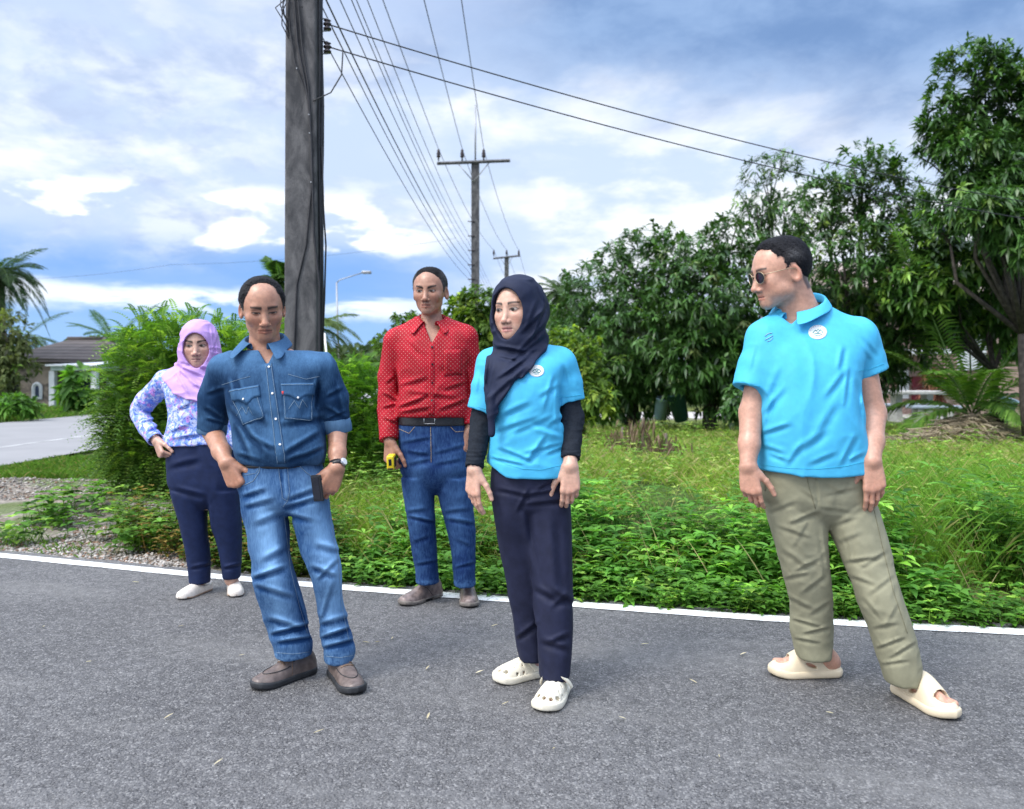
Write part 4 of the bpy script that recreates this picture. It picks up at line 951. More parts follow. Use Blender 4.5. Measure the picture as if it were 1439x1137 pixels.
for bx, by, w_, lab in ((1312, TY-.55, .68, 'concrete bench with a bluish seat right of the garden table'), (1268, TY+.95, .65, 'concrete bench behind the garden table')):
    X0 = (bx-CXP)*by/FPX; bn = _thing('garden_bench', (X0, by, 0), lab, 'bench', 'benches at the garden table')
    MB().box((X0-w_, by-.17, .36), (X0+w_, by+.17, .44), .02).build('seat', plain('bluish_concrete', (.30, .35, .42), .8, .15, 12, .2), bn)
    for s in (-.4, .4): MB().box((X0+s-.08, by-.13, -.05), (X0+s+.08, by+.13, .358), .02).build('leg', M_CON2, bn)
# --- yard odds and ends
def tub(px, py, Y, r, h, colr, label, tilt, name='plastic_tub'):
    c = W3(px, py, Y); root = _thing(name, tuple(c), label, 'tub', None); mb = MB().lathe([(r*.72, 0), (r, h), (r*1.06, h), (r*1.06, h-.03), (r*1.0, h-.03)], (0, 0, 0), 28)
    M = Matrix.Rotation(tilt, 3, 'Y')@Matrix.Rotation(.25, 3, 'X'); mb.v = [tuple(Vector(c)+M@Vector(p_)) for p_ in mb.v]; mb.f = mb.f[:-1]
    o = mb.build('shell', plain(name+'_plastic', colr, .45, .1, 8, 0), root); mb = MB()
    mb.lathe([(r*.70, .02), (r*.94, h-.01)], (0, 0, 0), 28); mb.v = [tuple(Vector(c)+M@Vector(p_)) for p_ in mb.v]; mb.f = [q[::-1] for q in mb.f[:-1]]; mb.build('inside', plain(name+'_inside', tuple(x_*.8 for x_ in colr), .5, .1, 8, 0), root)
tub(1404, 590, 15.6, .24, .44, (.42, .60, .66), 'pale blue plastic tub beside the young palm', .12)
tub(958, 590, 16.0, .20, .62, (.015, .075, .075), 'dark green tilted container under the mango trees', -.3, 'container')
tub(926, 588, 16.4, .15, .45, (.28, .42, .52), 'pale blue sack-like pot beside the dark green container', .15, 'pot')
def dead_plant(px, py, Y, h, label):
    c = W3(px, py, Y); c[2] = float(ground_z(np.array([c[0]]), np.array([c[1]]))[0]); root = _thing('dead_plant', tuple(c), label, 'dead plant', 'withered plants in the meadow'); n = 150
    P = c+np.stack([rng.normal(size=n)*.13, rng.normal(size=n)*.13, h*(.25+.75*rng.random(n))], 1); a = rng.random(n)*6.28
    D = np.stack([np.cos(a)*.5, np.sin(a)*.5, -.6-.5*rng.random(n)], 1)
    put_leaves('withered_leaves', [leaves(P, D, rdir(n), h*.36*(.5+rng.random(n)), np.full(n, .014), shade_cols(n, (.10, .065, .05), (.26, .19, .15), .15, (.12, .17, .05), .25), 'quad', .3)], M_DRYL, root)
    MB().tube([c-A(0, 0, .05), c+A(.02, 0, h)], .02, 6).build('stem', M_BARK, root)
dead_plant(873, 616, 12.2, .42, 'leftmost withered brown plant in front of the mango trees'); dead_plant(902, 632, 11.2, .62, 'biggest withered brown plant clump in front of the mango trees'); dead_plant(934, 640, 10.6, .42, 'rightmost withered brown plant in front of the mango trees')
tree('red_shrub', W3(1312, 580, 23.3), [(1312, 535, 13, 24), (1304, 552, 11, 14)], 23.3, 'reddish brown leafy shrub behind the garden table', None, 60, leaf=(.26, .03), ca=(.13, .05, .04), cb=(.26, .12, .09), hotp=0, per=10, trunk_r=.03, mat=M_DRYL, cat='shrub', droop=.8)
# dry brush heap
mb = MB(); parts = []
for i in range(520):
    u = rng.uniform(1238, 1425); t_ = (u-1238)/187; Y = 13.6+rng.normal()*.5+.6*t_; hmax = .44*math.exp(-((t_-.66)/.30)**2)+.05
    c = W3(u, 620, Y); c[2] = .04+hmax*rng.random(); a = rng.normal()*.7+(0 if rng.random() < .75 else 1.4); L = .3+.55*rng.random(); d = A(math.cos(a), math.sin(a)*.8, rng.normal()*.22)
    mb.tube([c-d*L/2, c+A(0, 0, .06*rng.random()), c+d*L/2-A(0, 0, .10*rng.random())], [.011, .009, .004], 5)
n = 1600; u = rng.uniform(1238, 1430, n); t_ = (u-1238)/187; Y = 13.5+rng.normal(size=n)*.5+.6*t_; P = np.stack([(u-CXP)*Y/FPX, Y, .02+(.42*np.exp(-((t_-.66)/.30)**2)+.05)*rng.random(n)], 1); a = rng.normal(size=n)*.9
lv = leaves(P, np.stack([np.cos(a), np.sin(a), .35*rng.normal(size=n)], 1), rdir(n), .22*(.5+rng.random(n)), np.full(n, .012), shade_cols(n, (.20, .15, .11), (.50, .43, .35), .15), 'quad', .3)
nb = len(mb.v); Vv = np.concatenate([np.array(mb.v), lv[0]]); Ff = [tuple(q) for q in mb.f]+[tuple(q) for q in (lv[1]+nb)]; cc = np.concatenate([shade_cols(nb//1, (.22, .17, .13), (.46, .40, .33), .1), lv[2]])
tag(mesh_obj('dry_brush', Vv, Ff, M_DRYL, None, cc, smooth=False), 'heap of dry grey brown brush right of the tall man', None, None, 'stuff')
# fallen leaves and a twig on the asphalt
LP_ = [(196, 818), (362, 848), (550, 898), (526, 902), (598, 941), (668, 946), (335, 921), (520, 903), (250, 880), (900, 905), (1160, 1000), (880, 1010), (600, 1010), (440, 1030), (120, 930), (230, 1010), (980, 960), (1040, 920), (690, 880), (780, 1050), (705, 990), (1010, 1060), (300, 1075), (60, 880)]
for i, (a, b) in enumerate(LP_):
    g = G3(a, b, .006); an = rng.random()*6.28; L = .022+.02*rng.random(); d = A(math.cos(an), math.sin(an), .12); n_ = 1
    vv, ff, cc = leaves(g[None], d[None], np.array([[0, 0, 1.]]), np.array([L]), np.array([.0025+.002*rng.random()]), shade_cols(1, (.42, .36, .26), (.62, .56, .45), .1), 'lance', -.1, .6)
    tag(mesh_obj('fallen_leaf', vv, ff, M_DRYL, None, cc, smooth=False), 'small dry pale leaf lying on the dark asphalt', 'leaf', 'dry leaves scattered on the road')

# ------------------------------------------------------------------ people: heads, hands, shoes, garments
def head_frame(yaw, pitch, roll):
    """yaw: towards the left of the picture, pitch: down, roll: crown towards the left of the picture (degrees). Columns: person's right, forward, up."""
    y, p, r = R_(yaw), R_(pitch), R_(roll)
    f = A(-math.sin(y)*math.cos(p), -math.cos(y)*math.cos(p), -math.sin(p))
    rt = unit(np.cross(f, A(0, 0, 1))); up = np.cross(rt, f)
    rt2 = rt*math.cos(r)-up*math.sin(r); up2 = rt*math.sin(r)+up*math.cos(r)
    return np.stack([rt2, f, up2], 1)
def skull(p, off=0.0):
    w = p.get('w', 1.0)
    return union([ell((0, -0.014, 0.030), (0.0765*w, 0.096, 0.086)), ell((0, 0.018, 0.0), (0.0665*w, 0.072, 0.092))], 0.03, off)
def head_fn(p):
    w, jw, fat = p.get('w', 1.0), p.get('jaw', 1.0), p.get('fat', 0.0); nz = p.get('nose', 1.0); ch = p.get('chin', 0.0)
    adds = [(skull(p), 0.0),
            (ell((0, 0.026, -0.045), (0.0600*jw, 0.058, 0.062)), 0.03),
            (cap((0.046*jw, 0.012, -0.066), (0.012, 0.066, -0.097-ch), 0.017+fat, 0.0155), 0.025),
            (cap((-0.046*jw, 0.012, -0.066), (-0.012, 0.066, -0.097-ch), 0.017+fat, 0.0155), 0.025),
            (ell((0, 0.071, -0.098-ch), (0.019, 0.0145, 0.014)), 0.016),
            (ell((0.043*w, 0.058, -0.026), (0.021, 0.020, 0.020)), 0.022),
            (ell((-0.043*w, 0.058, -0.026), (0.021, 0.020, 0.020)), 0.022),
            (ell((0, 0.060, -0.068), (0.032, 0.028, 0.030)), 0.02),
            (cap((-0.034, 0.074, 0.0175), (0.034, 0.074, 0.0175), 0.0115), 0.016)]
    if fat: adds += [(ell((s*0.040, 0.040, -0.058), (0.026+fat, 0.026+fat, 0.028)), 0.02) for s in (-1, 1)]
    socks = [ell((s*0.0315, 0.0965, -0.001), (0.0185, 0.0150, 0.0115)) for s in (-1, 1)]
    balls = [ell((s*0.0315, 0.0715, -0.0015), (0.0155, 0.0145, 0.0125)) for s in (-1, 1)]
    lids = [cap((s*0.0195, 0.0838, 0.0035), (s*0.045, 0.0765, 0.0025), 0.0038) for s in (-1, 1)]
    nose = [(cap((0, 0.0835, 0.004), (0, 0.102+0.004*(nz-1), -0.0395), 0.0078, 0.0112*nz), 0.010),
            (ell((0, 0.1035, -0.0415), (0.0112*nz, 0.0105, 0.0095)), 0.006)]
    nose += [(ell((s*0.0138*nz, 0.0925, -0.0455), (0.0090*nz, 0.0110, 0.0080)), 0.005) for s in (-1, 1)]
    nostr = [ell((s*0.0070*nz, 0.0980, -0.0525), (0.0046, 0.0055, 0.0042)) for s in (-1, 1)]
    mw = p.get('mouth', 0.024); lip = p.get('lip', 1.0)
    lips = [(cap((-mw*0.92, 0.0795, -0.0705), (0, 0.0895, -0.0665), 0.0030, 0.0056*lip), 0.006), (cap((mw*0.92, 0.0795, -0.0705), (0, 0.0895, -0.0665), 0.0030, 0.0056*lip), 0.006),
            (cap((-mw*0.8, 0.080, -0.0735), (0, 0.0880, -0.0775), 0.0034, 0.0062*lip), 0.006), (cap((mw*0.8, 0.080, -0.0735), (0, 0.0880, -0.0775), 0.0034, 0.0062*lip), 0.006)]
    slit = [cap((-mw, 0.085, -0.0720), (0, 0.0975, -0.0715), 0.0022, 0.0030), cap((mw, 0.085, -0.0720), (0, 0.0975, -0.0715), 0.0022, 0.0030)]
    age = p.get('age', 0.0)
    fold = [cap((s*0.020, 0.093, -0.042), (s*0.0350, 0.080, -0.074), 0.0030) for s in (-1, 1)]
    er = p.get('ears', 1)
    def f(x, y, z):
        d = None
        for g, k in adds: d = g(x, y, z) if d is None else smin(d, g(x, y, z), k)
        for g in socks: d = smax(d, -g(x, y, z), 0.014)
        for g in balls: d = smin(d, g(x, y, z), 0.0025)
        for g in lids: d = smin(d, g(x, y, z), 0.004)
        for g, k in nose: d = smin(d, g(x, y, z), k)
        for g in nostr: d = smax(d, -g(x, y, z), 0.003)
        for g, k in lips: d = smin(d, g(x, y, z), k)
        for g in slit: d = smax(d, -g(x, y, z), 0.003)
        if age:
            for g in fold: d = d+age*0.0042*np.exp(-np.maximum(g(x, y, z), 0)**2/0.00002)
        if er:
            for s in (-1, 1):
                a = R_(18*s); ca, sa = math.cos(a), math.sin(a)
                ex, ey, ez = x-s*0.0785*w, y+0.012, z+0.012
                u = ca*ex+sa*ey; v = -sa*ex+ca*ey; v2 = v*0.96+ez*-0.25; z2 = ez*0.96+v*0.25
                e0 = np.sqrt((u/0.0085)**2+(v2/0.0205)**2+(z2/0.034)**2)
                ear = (e0-1)*0.0085
                c0 = np.sqrt(((u-s*0.0095)/0.0105)**2+((v2-0.002)/0.0135)**2+((z2-0.004)/0.0235)**2)
                ear = smax(ear, -(c0-1)*0.0085, 0.003)
                d = smin(d, ear, 0.006)
        return d
    f.lo = A(-0.105, -0.125, -0.135); f.hi = A(0.105, 0.125, 0.130); return f
def head_paint(L, N, p, skin):
    """L: local head coordinates of body vertices. Returns colours for lips, brows, eyes, stubble, hair roots on the skin."""
    skin = np.array(skin); c = np.tile(skin, (len(L), 1)); x, y, z = L[:, 0], L[:, 1], L[:, 2]; ax = np.abs(x)
    def blend(m, col, a=1.0):
        m = np.clip(m*a, 0, 1)[:, None]; c[:] = c*(1-m)+np.array(col)*m
    fr = sstep(y, 0.035, 0.055)
    pat = fbm(L*26+p.get('seed', 0), 3)-.5; pat2 = fbm(L*90+3, 2)-.5
    c[:] = c*(1+.30*pat[:, None]*A(.7, 1, 1.1)+.16*pat2[:, None])
    red = np.exp(-((ax-0.040)/0.018)**2-((z+0.036)/0.018)**2)*fr          # blood near cheeks, nose and ears
    red = np.maximum(red, np.exp(-(x/0.012)**2-((z+0.040)/0.012)**2)*fr)
    red = np.maximum(red, sstep(ax, 0.076, 0.086))
    blend(red, skin*A(1.12, 0.86, 0.84), p.get('blush', 0.6))
    blend(np.exp(-((ax-0.0315)/0.017)**2-((z+0.004)/0.012)**2)*fr, skin*A(0.62, 0.52, 0.5), p.get('socket_shade', 0.45))  # eye-socket shade painted into the skin colour
    if p.get('stubble'):
        b = np.exp(-(x/0.026)**2-((z+0.103)/0.016)**2)*fr+0.7*np.exp(-(x/0.026)**2-((z+0.056)/0.006)**2)*fr
        blend(b, A(0.16, 0.12, 0.10), p['stubble'])
    mw = p.get('mouth', 0.024)
    lm = sstep(mw*1.02-ax, 0, 0.004)*sstep(z, -0.0845, -0.0815)*sstep(-z, 0.0605+0.18*ax*0.6, 0.0635+0.18*ax*0.6)*sstep(y, 0.07, 0.08)
    blend(lm, p.get('lipcol', skin*A(0.84, 0.55, 0.53)), 0.7)
    blend(np.exp(-((z+0.0715-p.get('slitlift', 0)*ax*2)/0.0016)**2)*sstep(mw-ax, 0, 0.004)*sstep(y, 0.07, 0.08), (0.05, 0.02, 0.018), 0.9)
    blend(np.exp(-((ax-0.0072)/0.0042)**2-((z+0.0520)/0.0028)**2)*sstep(y, 0.085, 0.092), (0.05, 0.022, 0.018), 0.9)  # nostril shadow painted dark on the skin
    # eyes
    op = p.get('open', 1.0); ex = (ax-0.0315)
    tilt = 0.10*ex
    zz = z+0.0012-tilt
    eye = sstep(1.0-((ex/0.0150)**2+(zz/(0.0058*op))**2), -0.10, 0.25)*sstep(y, 0.06, 0.07)
    blend(eye, (0.36, 0.30, 0.27))
    gx = p.get('gaze', 0.0); sx = x-np.sign(x)*0.0315
    blend(eye*sstep(1.0-(((sx-gx)/0.0076)**2+((z+0.0012)/0.0072)**2), -0.15, 0.3), (0.016, 0.010, 0.008))
    lash = np.exp(-((zz-0.0058*op*np.sqrt(np.clip(1-(ex/0.0155)**2, 0, 1)))/0.0023)**2)*(np.abs(ex) < 0.0168)*sstep(y, 0.06, 0.07)
    blend(lash, (0.02, 0.013, 0.011), 0.95)
    # brows
    bt = (ax-0.013)/0.036; ok = (bt > -0.06) & (bt < 1.06)
    bz = p.get('browz', 0.0195)+p.get('browarch', 0.004)*np.sin(np.clip(bt, 0, 1)*2.3)+p.get('browslope', 0.0)*(bt-0.5)
    bw = 1.6*p.get('browthick', 0.0038)*(1.0-0.45*np.clip(bt, 0, 1))
    blend(np.clip(np.exp(-((z-bz)/bw)**2)*1.3, 0, 1)*ok*fr, p.get('browcol', (0.018, 0.013, 0.011)), p.get('brow', 0.9)*1.1)
    if 'roots' in p:                                                       # hair roots showing on the scalp near the hairline
        d = p['roots'](y, z)
        blend(sstep(-d, -0.006, 0.006)*(ax > 0.02), p.get('haircol', (0.02, 0.018, 0.018)), 0.85)
    return c
def hand_fn(wrist, dirv, thumb, side, size=1.0, curl=(25, 20, 12), thumb_in=0.0, spread=0.05, curls=None):
    """side: +1 right hand, -1 left hand. dirv: wrist to knuckles, thumb: roughly towards the thumb side."""
    d = unit(dirv); s = unit(A(*thumb)-d*(A(*thumb)@d)); n = np.cross(d, s)*side
    w = A(*wrist); S = size
    def P(a, b, c): return w+(d*a+s*b+n*c)*S
    palm = []; chains = []
    lat = [0.0275, 0.0092, -0.0095, -0.0265]; fwd = [0.093, 0.097, 0.092, 0.082]
    for l, f in zip(lat, fwd): palm.append(cap(P(0.004, l*0.62, 0), P(f, l, 0.001), 0.0145*S, 0.0110*S))
    palm.append(cap(P(0.012, 0.018, -0.008), P(0.040, 0.036, -0.012), 0.0165*S, 0.0135*S))
    palm.append(cap(P(0.012, -0.016, -0.008), P(0.060, -0.026, -0.006), 0.0140*S, 0.0110*S))
    lens = [(.045, .027, .021), (.050, .030, .022), (.046, .028, .021), (.036, .022, .018)]
    nails = []
    for i in range(4):
        a = P(fwd[i]-0.006, lat[i], 0.001); ang = 0; r = 0.0091*S if i < 3 else 0.0080*S; ch = []
        cu = curls[i] if curls else [c*(0.9+0.12*i) for c in curl]
        for j in range(3):
            ang += R_(cu[j]); sp = lat[i]*spread*18
            v = unit(d*math.cos(ang)-n*math.sin(ang)+s*sp*(1 if j == 0 else 0.5)*math.cos(ang))
            b = a+v*lens[i][j]*S; ch.append(cap(a, b, r, r*0.92)); r *= 0.92
            last = (a, b, v, r, math.cos(ang)*n+math.sin(ang)*d); a = b
        nails.append((last[1]+last[4]*last[3]*0.7, last[3])); chains.append(ch)
    t0 = P(0.030, 0.030, -0.010); r = 0.0130*S; ch = []
    for k, (cd, cs_, cn, L) in enumerate([(0.78, 0.60-thumb_in*0.5, -0.22, .040), (0.90, 0.38-thumb_in, -0.28-thumb_in*0.3, .031), (0.95, 0.20-thumb_in*1.3, -0.30-thumb_in*0.5, .025)]):
        v = unit(d*cd+s*cs_+n*cn); b = t0+v*L*S; ch.append(cap(t0, b, r, r*0.88)); r *= 0.88; lastv = v; t0 = b
    nails.append((t0+unit(s*0.5+n*0.85)*r*0.7, r)); chains.append(ch)
    pu = union(palm, 0.012*S); cu_ = [union(c, 0.004*S) for c in chains]
    fing = union(cu_[:4], 0.0012)
    def f(x, y, z):
        q = smin(pu(x, y, z), fing(x, y, z), 0.007*S)
        return smin(q, cu_[4](x, y, z), 0.009*S)
    f.lo = np.minimum(pu.lo, np.min([c.lo for c in cu_], 0)); f.hi = np.maximum(pu.hi, np.max([c.hi for c in cu_], 0))
    f.nails = nails; f.P = P; f.chains = chains; f.n = n; f.s = s; f.d = d
    return f
def frame2(fwd):                                      # ground frame: columns forward, left, up
    f = unit([fwd[0], fwd[1], 0]); return np.stack([f, np.cross(A(0, 0, 1), f), A(0, 0, 1)], 1)
def sect(x, y, z, st, n=2.5):
    """local shoe shape: stations (f, halfwidth, height, lateral centre) along the forward axis, flat bottom at z=0"""
    st = np.array(st, float)
    w = np.interp(x, st[:, 0], st[:, 1]); h = np.interp(x, st[:, 0], st[:, 2]); c = np.interp(x, st[:, 0], st[:, 3])
    e = ((np.abs(y-c)/w)**n+(np.abs(z)/h)**n)**(1/n)+1e-6
    d = np.sqrt((y-c)**2+z*z)*(1-1/e); d = np.where(e < 0.4, -np.minimum(w, h)*0.6, d)
    return d
def ts(st, m=40):                                     # smooth a station table
    st = np.array(st, float); t = np.linspace(st[0, 0], st[-1, 0], m); out = [t]
    for k in range(1, st.shape[1]):
        z, v = st[:, 0], st[:, k]; g = np.gradient(v, z); i = np.clip(np.searchsorted(z, t)-1, 0, len(z)-2); h = z[i+1]-z[i]; u = (t-z[i])/h
        out.append((2*u**3-3*u**2+1)*v[i]+(u**3-2*u**2+u)*h*g[i]+(-2*u**3+3*u**2)*v[i+1]+(u**3-u**2)*h*g[i+1])
    return np.stack(out, 1)
def field_obj(F, name, mat, parent, colfn=None):
    P, q = F.mesh()
    return mesh_obj(name, P, q, mat, parent, colfn(P) if colfn else None), P, q
def bvh_of(*pq):
    V, Q, o = [], [], 0
    for P, q in pq: V.append(P); Q.append(q+o); o += len(P)
    V = np.concatenate(V); Q = np.concatenate(Q)
    return BVHTree.FromPolygons([Vector(v) for v in V], Q.tolist())
CAMV = Vector((0, 0, HC))
def hit(bvh, px, py):
    d = Vector(((px-CXP)/FPX, 1.0, -(py-HOR)/FPX)).normalized()
    loc, nor, _, _ = bvh.ray_cast(CAMV, d)
    if loc is None: return None, None
    if nor.dot(d) > 0: nor = -nor
    return np.array(loc), np.array(nor)
def patch(bvh, quad, nu, nv, off=0.0025, mask=None, lift=None):
    """a cloth patch lying on a garment: quad corners (tl, tr, br, bl) in photo pixels -> grid of points on the surface, with a rim going in"""
    q = np.array(quad, float); pts = {}; v = []; f = []
    for j in range(nv+1):
        for i in range(nu+1):
            s, t = i/nu, j/nv
            if mask: s, t = mask(s, t)
            p = (q[0]*(1-s)+q[1]*s)*(1-t)+(q[3]*(1-s)+q[2]*s)*t
            L, N = hit(bvh, *p)
            if L is None: return None
            pts[i, j] = len(v); v.append(L+N*(off+(lift(i/nu, j/nv) if lift else 0)))
            v.append(L-N*0.003)
    for j in range(nv):
        for i in range(nu):
            f.append((pts[i, j], pts[i, j+1], pts[i+1, j+1], pts[i+1, j]))
    rim = [(i, 0) for i in range(nu)]+[(nu, j) for j in range(nv)]+[(i, nv) for i in range(nu, 0, -1)]+[(0, j) for j in range(nv, 0, -1)]
    for k in range(len(rim)):
        a, b = pts[rim[k]], pts[rim[(k+1) % len(rim)]]
        f.append((a, b, b+1, a+1))
    return v, f
def put_patch(name, bvh, quad, nu, nv, mat, parent, **kw):
    r = patch(bvh, quad, nu, nv, **kw)
    return mesh_obj(name, r[0], r[1], mat, parent) if r else None
def strand(bvh, pts, off=0.0012, step=3.0):
    """a line of photo pixels dropped on the surface -> list of world points"""
    out = []
    for (a, b), (c, d) in zip(pts[:-1], pts[1:]):
        n = max(1, int(math.hypot(c-a, d-b)/step))
        for i in range(n+(1 if (c, d) == tuple(pts[-1]) else 0)):
            L, N = hit(bvh, a+(c-a)*i/n, b+(d-b)*i/n)
            if L is not None: out.append(L+N*off)
    keep = [p for i, p in enumerate(out) if i == 0 or np.linalg.norm(p-out[i-1]) < 0.06]
    return keep
def stitch(mb, bvh, pts, r=0.0007, off=0.0012, n=4):
    s = strand(bvh, pts, off)
    if len(s) > 1: mb.tube(s, r, n)
def collar(cx, cy, cz, rx, ry, zb, zf, spread, point, leaf, tilt, mat, parent, yaw=0.0, gap=0.35, flare=0.026, n=44):
    """shirt collar: a stand round the neck folded over into a leaf whose two points lie at the front.
       zb/zf: heights of the fold at the back / front relative to cz; point: how far the tips drop; gap: half opening angle"""
    v, f = [], []
    rows = 6
    for i in range(n+1):
        th = -math.pi+gap+(2*math.pi-2*gap)*i/n                # 0 is the back
        a = abs(th)/(math.pi-gap)
        fz = zb+(zf-zb)*(0.5-0.5*math.cos(math.pi*min(1, abs(th)/(math.pi-gap*0.6))))
        dirx, diry = math.sin(th), math.cos(th)
        e = sstep(a, 0.55, 1.0)
        for j in range(rows+1):
            t = j/rows
            if t < 0.3: q = t/0.3; r = 1.0+0.03*q; z = fz-0.030*(1-q); out = 0.0
            else:
                q = (t-0.3)/0.7; L = leaf+point*e**2
                z = fz+0.003-L*q*(0.92); out = (flare*q**0.8+0.012*e*q); r = 1.03
            x = dirx*(rx*r+out); y = diry*(ry*r+out)
            x += math.copysign(spread*e**2*(max(0, (t-0.3)/0.7)), x)
            y -= 0.016*e*max(0, (t-0.3)/0.7)*tilt
            cs, sn = math.cos(yaw), math.sin(yaw)
            v.append((cx+x*cs-y*sn, cy+x*sn+y*cs, cz+z))
    for i in range(n):
        for j in range(rows):
            a = i*(rows+1)+j; f.append((a, a+1, a+rows+2, a+rows+1))
    o = mesh_obj('collar', v, f, mat, parent)
    so = o.modifiers.new('thick', 'SOLIDIFY'); so.thickness = 0.0032; so.offset = 0
    sb = o.modifiers.new('soft', 'SUBSURF'); sb.levels = 1; sb.render_levels = 1
    return o

# ------------------------------------------------------------------ people: materials
def skin_mat(name):
    return vcol_mat(name, rough=0.40, vary=0.12, scale=70, bmp=0.22, bdist=0.0018, sss=0.10, spec=0.5)
M_SKIN = skin_mat('skin')
def denim_mat(name, dark, light, patt=1.0):
    m, t = new_mat(name)
    o = t.obj; x, y, z = t.xyz(o)
    at = t.n('ShaderNodeAttribute', attribute_name='Col').outputs['Color']
    wear = t.xyz(at)[0]
    n = t.noise(o, 7, 5, 0.65); n2 = t.noise(t.vec(t.m('MULTIPLY', x, 240), t.m('MULTIPLY', y, 240), t.m('MULTIPLY', z, 36)), 1.0, 3)
    n3 = t.noise(t.vec(t.m('MULTIPLY', x, 60), t.m('MULTIPLY', y, 60), t.m('MULTIPLY', z, 14)), 1.0, 3)
    f = t.m('ADD', wear, t.m('MULTIPLY', t.m('SUBTRACT', n, 0.5), 0.7))
    f = t.m('ADD', f, t.m('MULTIPLY', t.m('SUBTRACT', n2, 0.5), 0.55))
    f = t.m('ADD', f, t.m('MULTIPLY', t.m('SUBTRACT', n3, 0.5), 0.35))
    t.put(t.b.inputs['Base Color'], t.mix(t.m('MULTIPLY', f, 1.0, clamp=True), dark, light))
    t.b.inputs['Roughness'].default_value = 0.85; t.b.inputs['Specular IOR Level'].default_value = 0.15
    bump(t, t.m('ADD', n2, t.m('MULTIPLY', n, 2.0)), 0.35, 0.0015)
    return m
M_DSHIRT = denim_mat('denim_shirt_cloth', (0.008, 0.032, 0.085), (0.075, 0.18, 0.34))
M_DCUFF = denim_mat('denim_reverse', (0.05, 0.11, 0.20), (0.14, 0.26, 0.42))
M_JEANA = denim_mat('faded_denim', (0.014, 0.055, 0.16), (0.21, 0.40, 0.66))
M_JEAND = denim_mat('blue_denim', (0.007, 0.026, 0.10), (0.10, 0.23, 0.47))
M_THREAD = plain('pale_thread', (0.20, 0.28, 0.36), 0.8, 0.2, 200, 0)
M_THREADY = plain('tan_thread', (0.40, 0.30, 0.19), 0.8, 0.2, 200, 0)
M_NAVY = vcol_mat('navy_trouser_cloth', 0.68, 0.18, 25, 0.25, 0.003, spec=0.2, weave=700)
M_KHAKI = vcol_mat('khaki_cotton', 0.85, 0.10, 18, 0.25, 0.003, spec=0.15, weave=600)
M_POLO = vcol_mat('cyan_jersey', 0.62, 0.05, 40, 0.15, 0.002, spec=0.25, weave=800)
M_HIJABN = vcol_mat('navy_scarf_cloth', 0.7, 0.10, 30, 0.15, 0.002, spec=0.22, weave=600)
M_HIJABL = vcol_mat('lilac_scarf_cloth', 0.7, 0.05, 30, 0.12, 0.002, spec=0.2, weave=600)
M_SLEEVE = vcol_mat('black_knit', 0.8, 0.25, 120, 0.4, 0.002, spec=0.15, weave=350)
M_LEATHER = plain('grey_brown_leather', (0.135, 0.105, 0.095), 0.42, 0.25, 45, 0.25, bdist=0.002)
M_LEATHERD = plain('scuffed_taupe_leather', (0.175, 0.135, 0.125), 0.36, 0.35, 38, 0.3, bdist=0.002)
M_SOLE = plain('black_rubber', (0.022, 0.024, 0.028), 0.6, 0.3, 40, 0.2)
M_SOLED = plain('worn_rubber', (0.16, 0.14, 0.125), 0.7, 0.35, 40, 0.2)
M_LACE = plain('brown_lace', (0.20, 0.125, 0.08), 0.8, 0.2, 200, 0.2)
M_CLOG = plain('cream_foam', (0.74, 0.69, 0.57), 0.55, 0.05, 20, 0.05)
M_SLIDE = plain('sand_foam', (0.66, 0.56, 0.40), 0.6, 0.05, 20, 0.05)
M_LOAFER = plain('white_leather', (0.66, 0.60, 0.54), 0.45, 0.12, 40, 0.15)
M_BELT = plain('black_leather', (0.014, 0.014, 0.017), 0.4, 0.3, 60, 0.2)
M_METAL = plain('steel', (0.55, 0.55, 0.56), 0.28, 0.05, 50, 0, metal=1.0)
M_LENS = plain('dark_glass', (0.010, 0.012, 0.020), 0.08, 0.1, 50, 0)
M_WHITE = plain('white_print', (0.78, 0.80, 0.80), 0.6, 0.04, 60, 0)
M_TEAL = plain('teal_print', (0.10, 0.33, 0.33), 0.6, 0.1, 60, 0)
M_SILVER = plain('silver_print', (0.20, 0.42, 0.58), 0.4, 0.1, 60, 0)
M_REDTAG = plain('red_tab', (0.45, 0.03, 0.03), 0.7, 0.1, 60, 0)
M_PALEBLUE = plain('pale_blue_print', (0.03, 0.42, 0.62), 0.6, 0.1, 60, 0)
def hair_mat():
    m, t = new_mat('black_hair'); x, y, z = t.xyz(t.obj)
    n = t.noise(t.vec(t.m('MULTIPLY', x, 300), t.m('MULTIPLY', y, 300), t.m('MULTIPLY', z, 90)), 1.0, 3)
    at = t.n('ShaderNodeAttribute', attribute_name='Col').outputs['Color']
    f = t.ss(n, 0.3, 0.75, 0.4, 1.3)
    t.put(t.b.inputs['Base Color'], t.mix(1.0, at, t.vec(f, f, f), 'MULTIPLY'))
    t.b.inputs['Roughness'].default_value = 0.6; t.b.inputs['Specular IOR Level'].default_value = 0.12; bump(t, n, 0.8, 0.005); return m
M_HAIR = hair_mat()
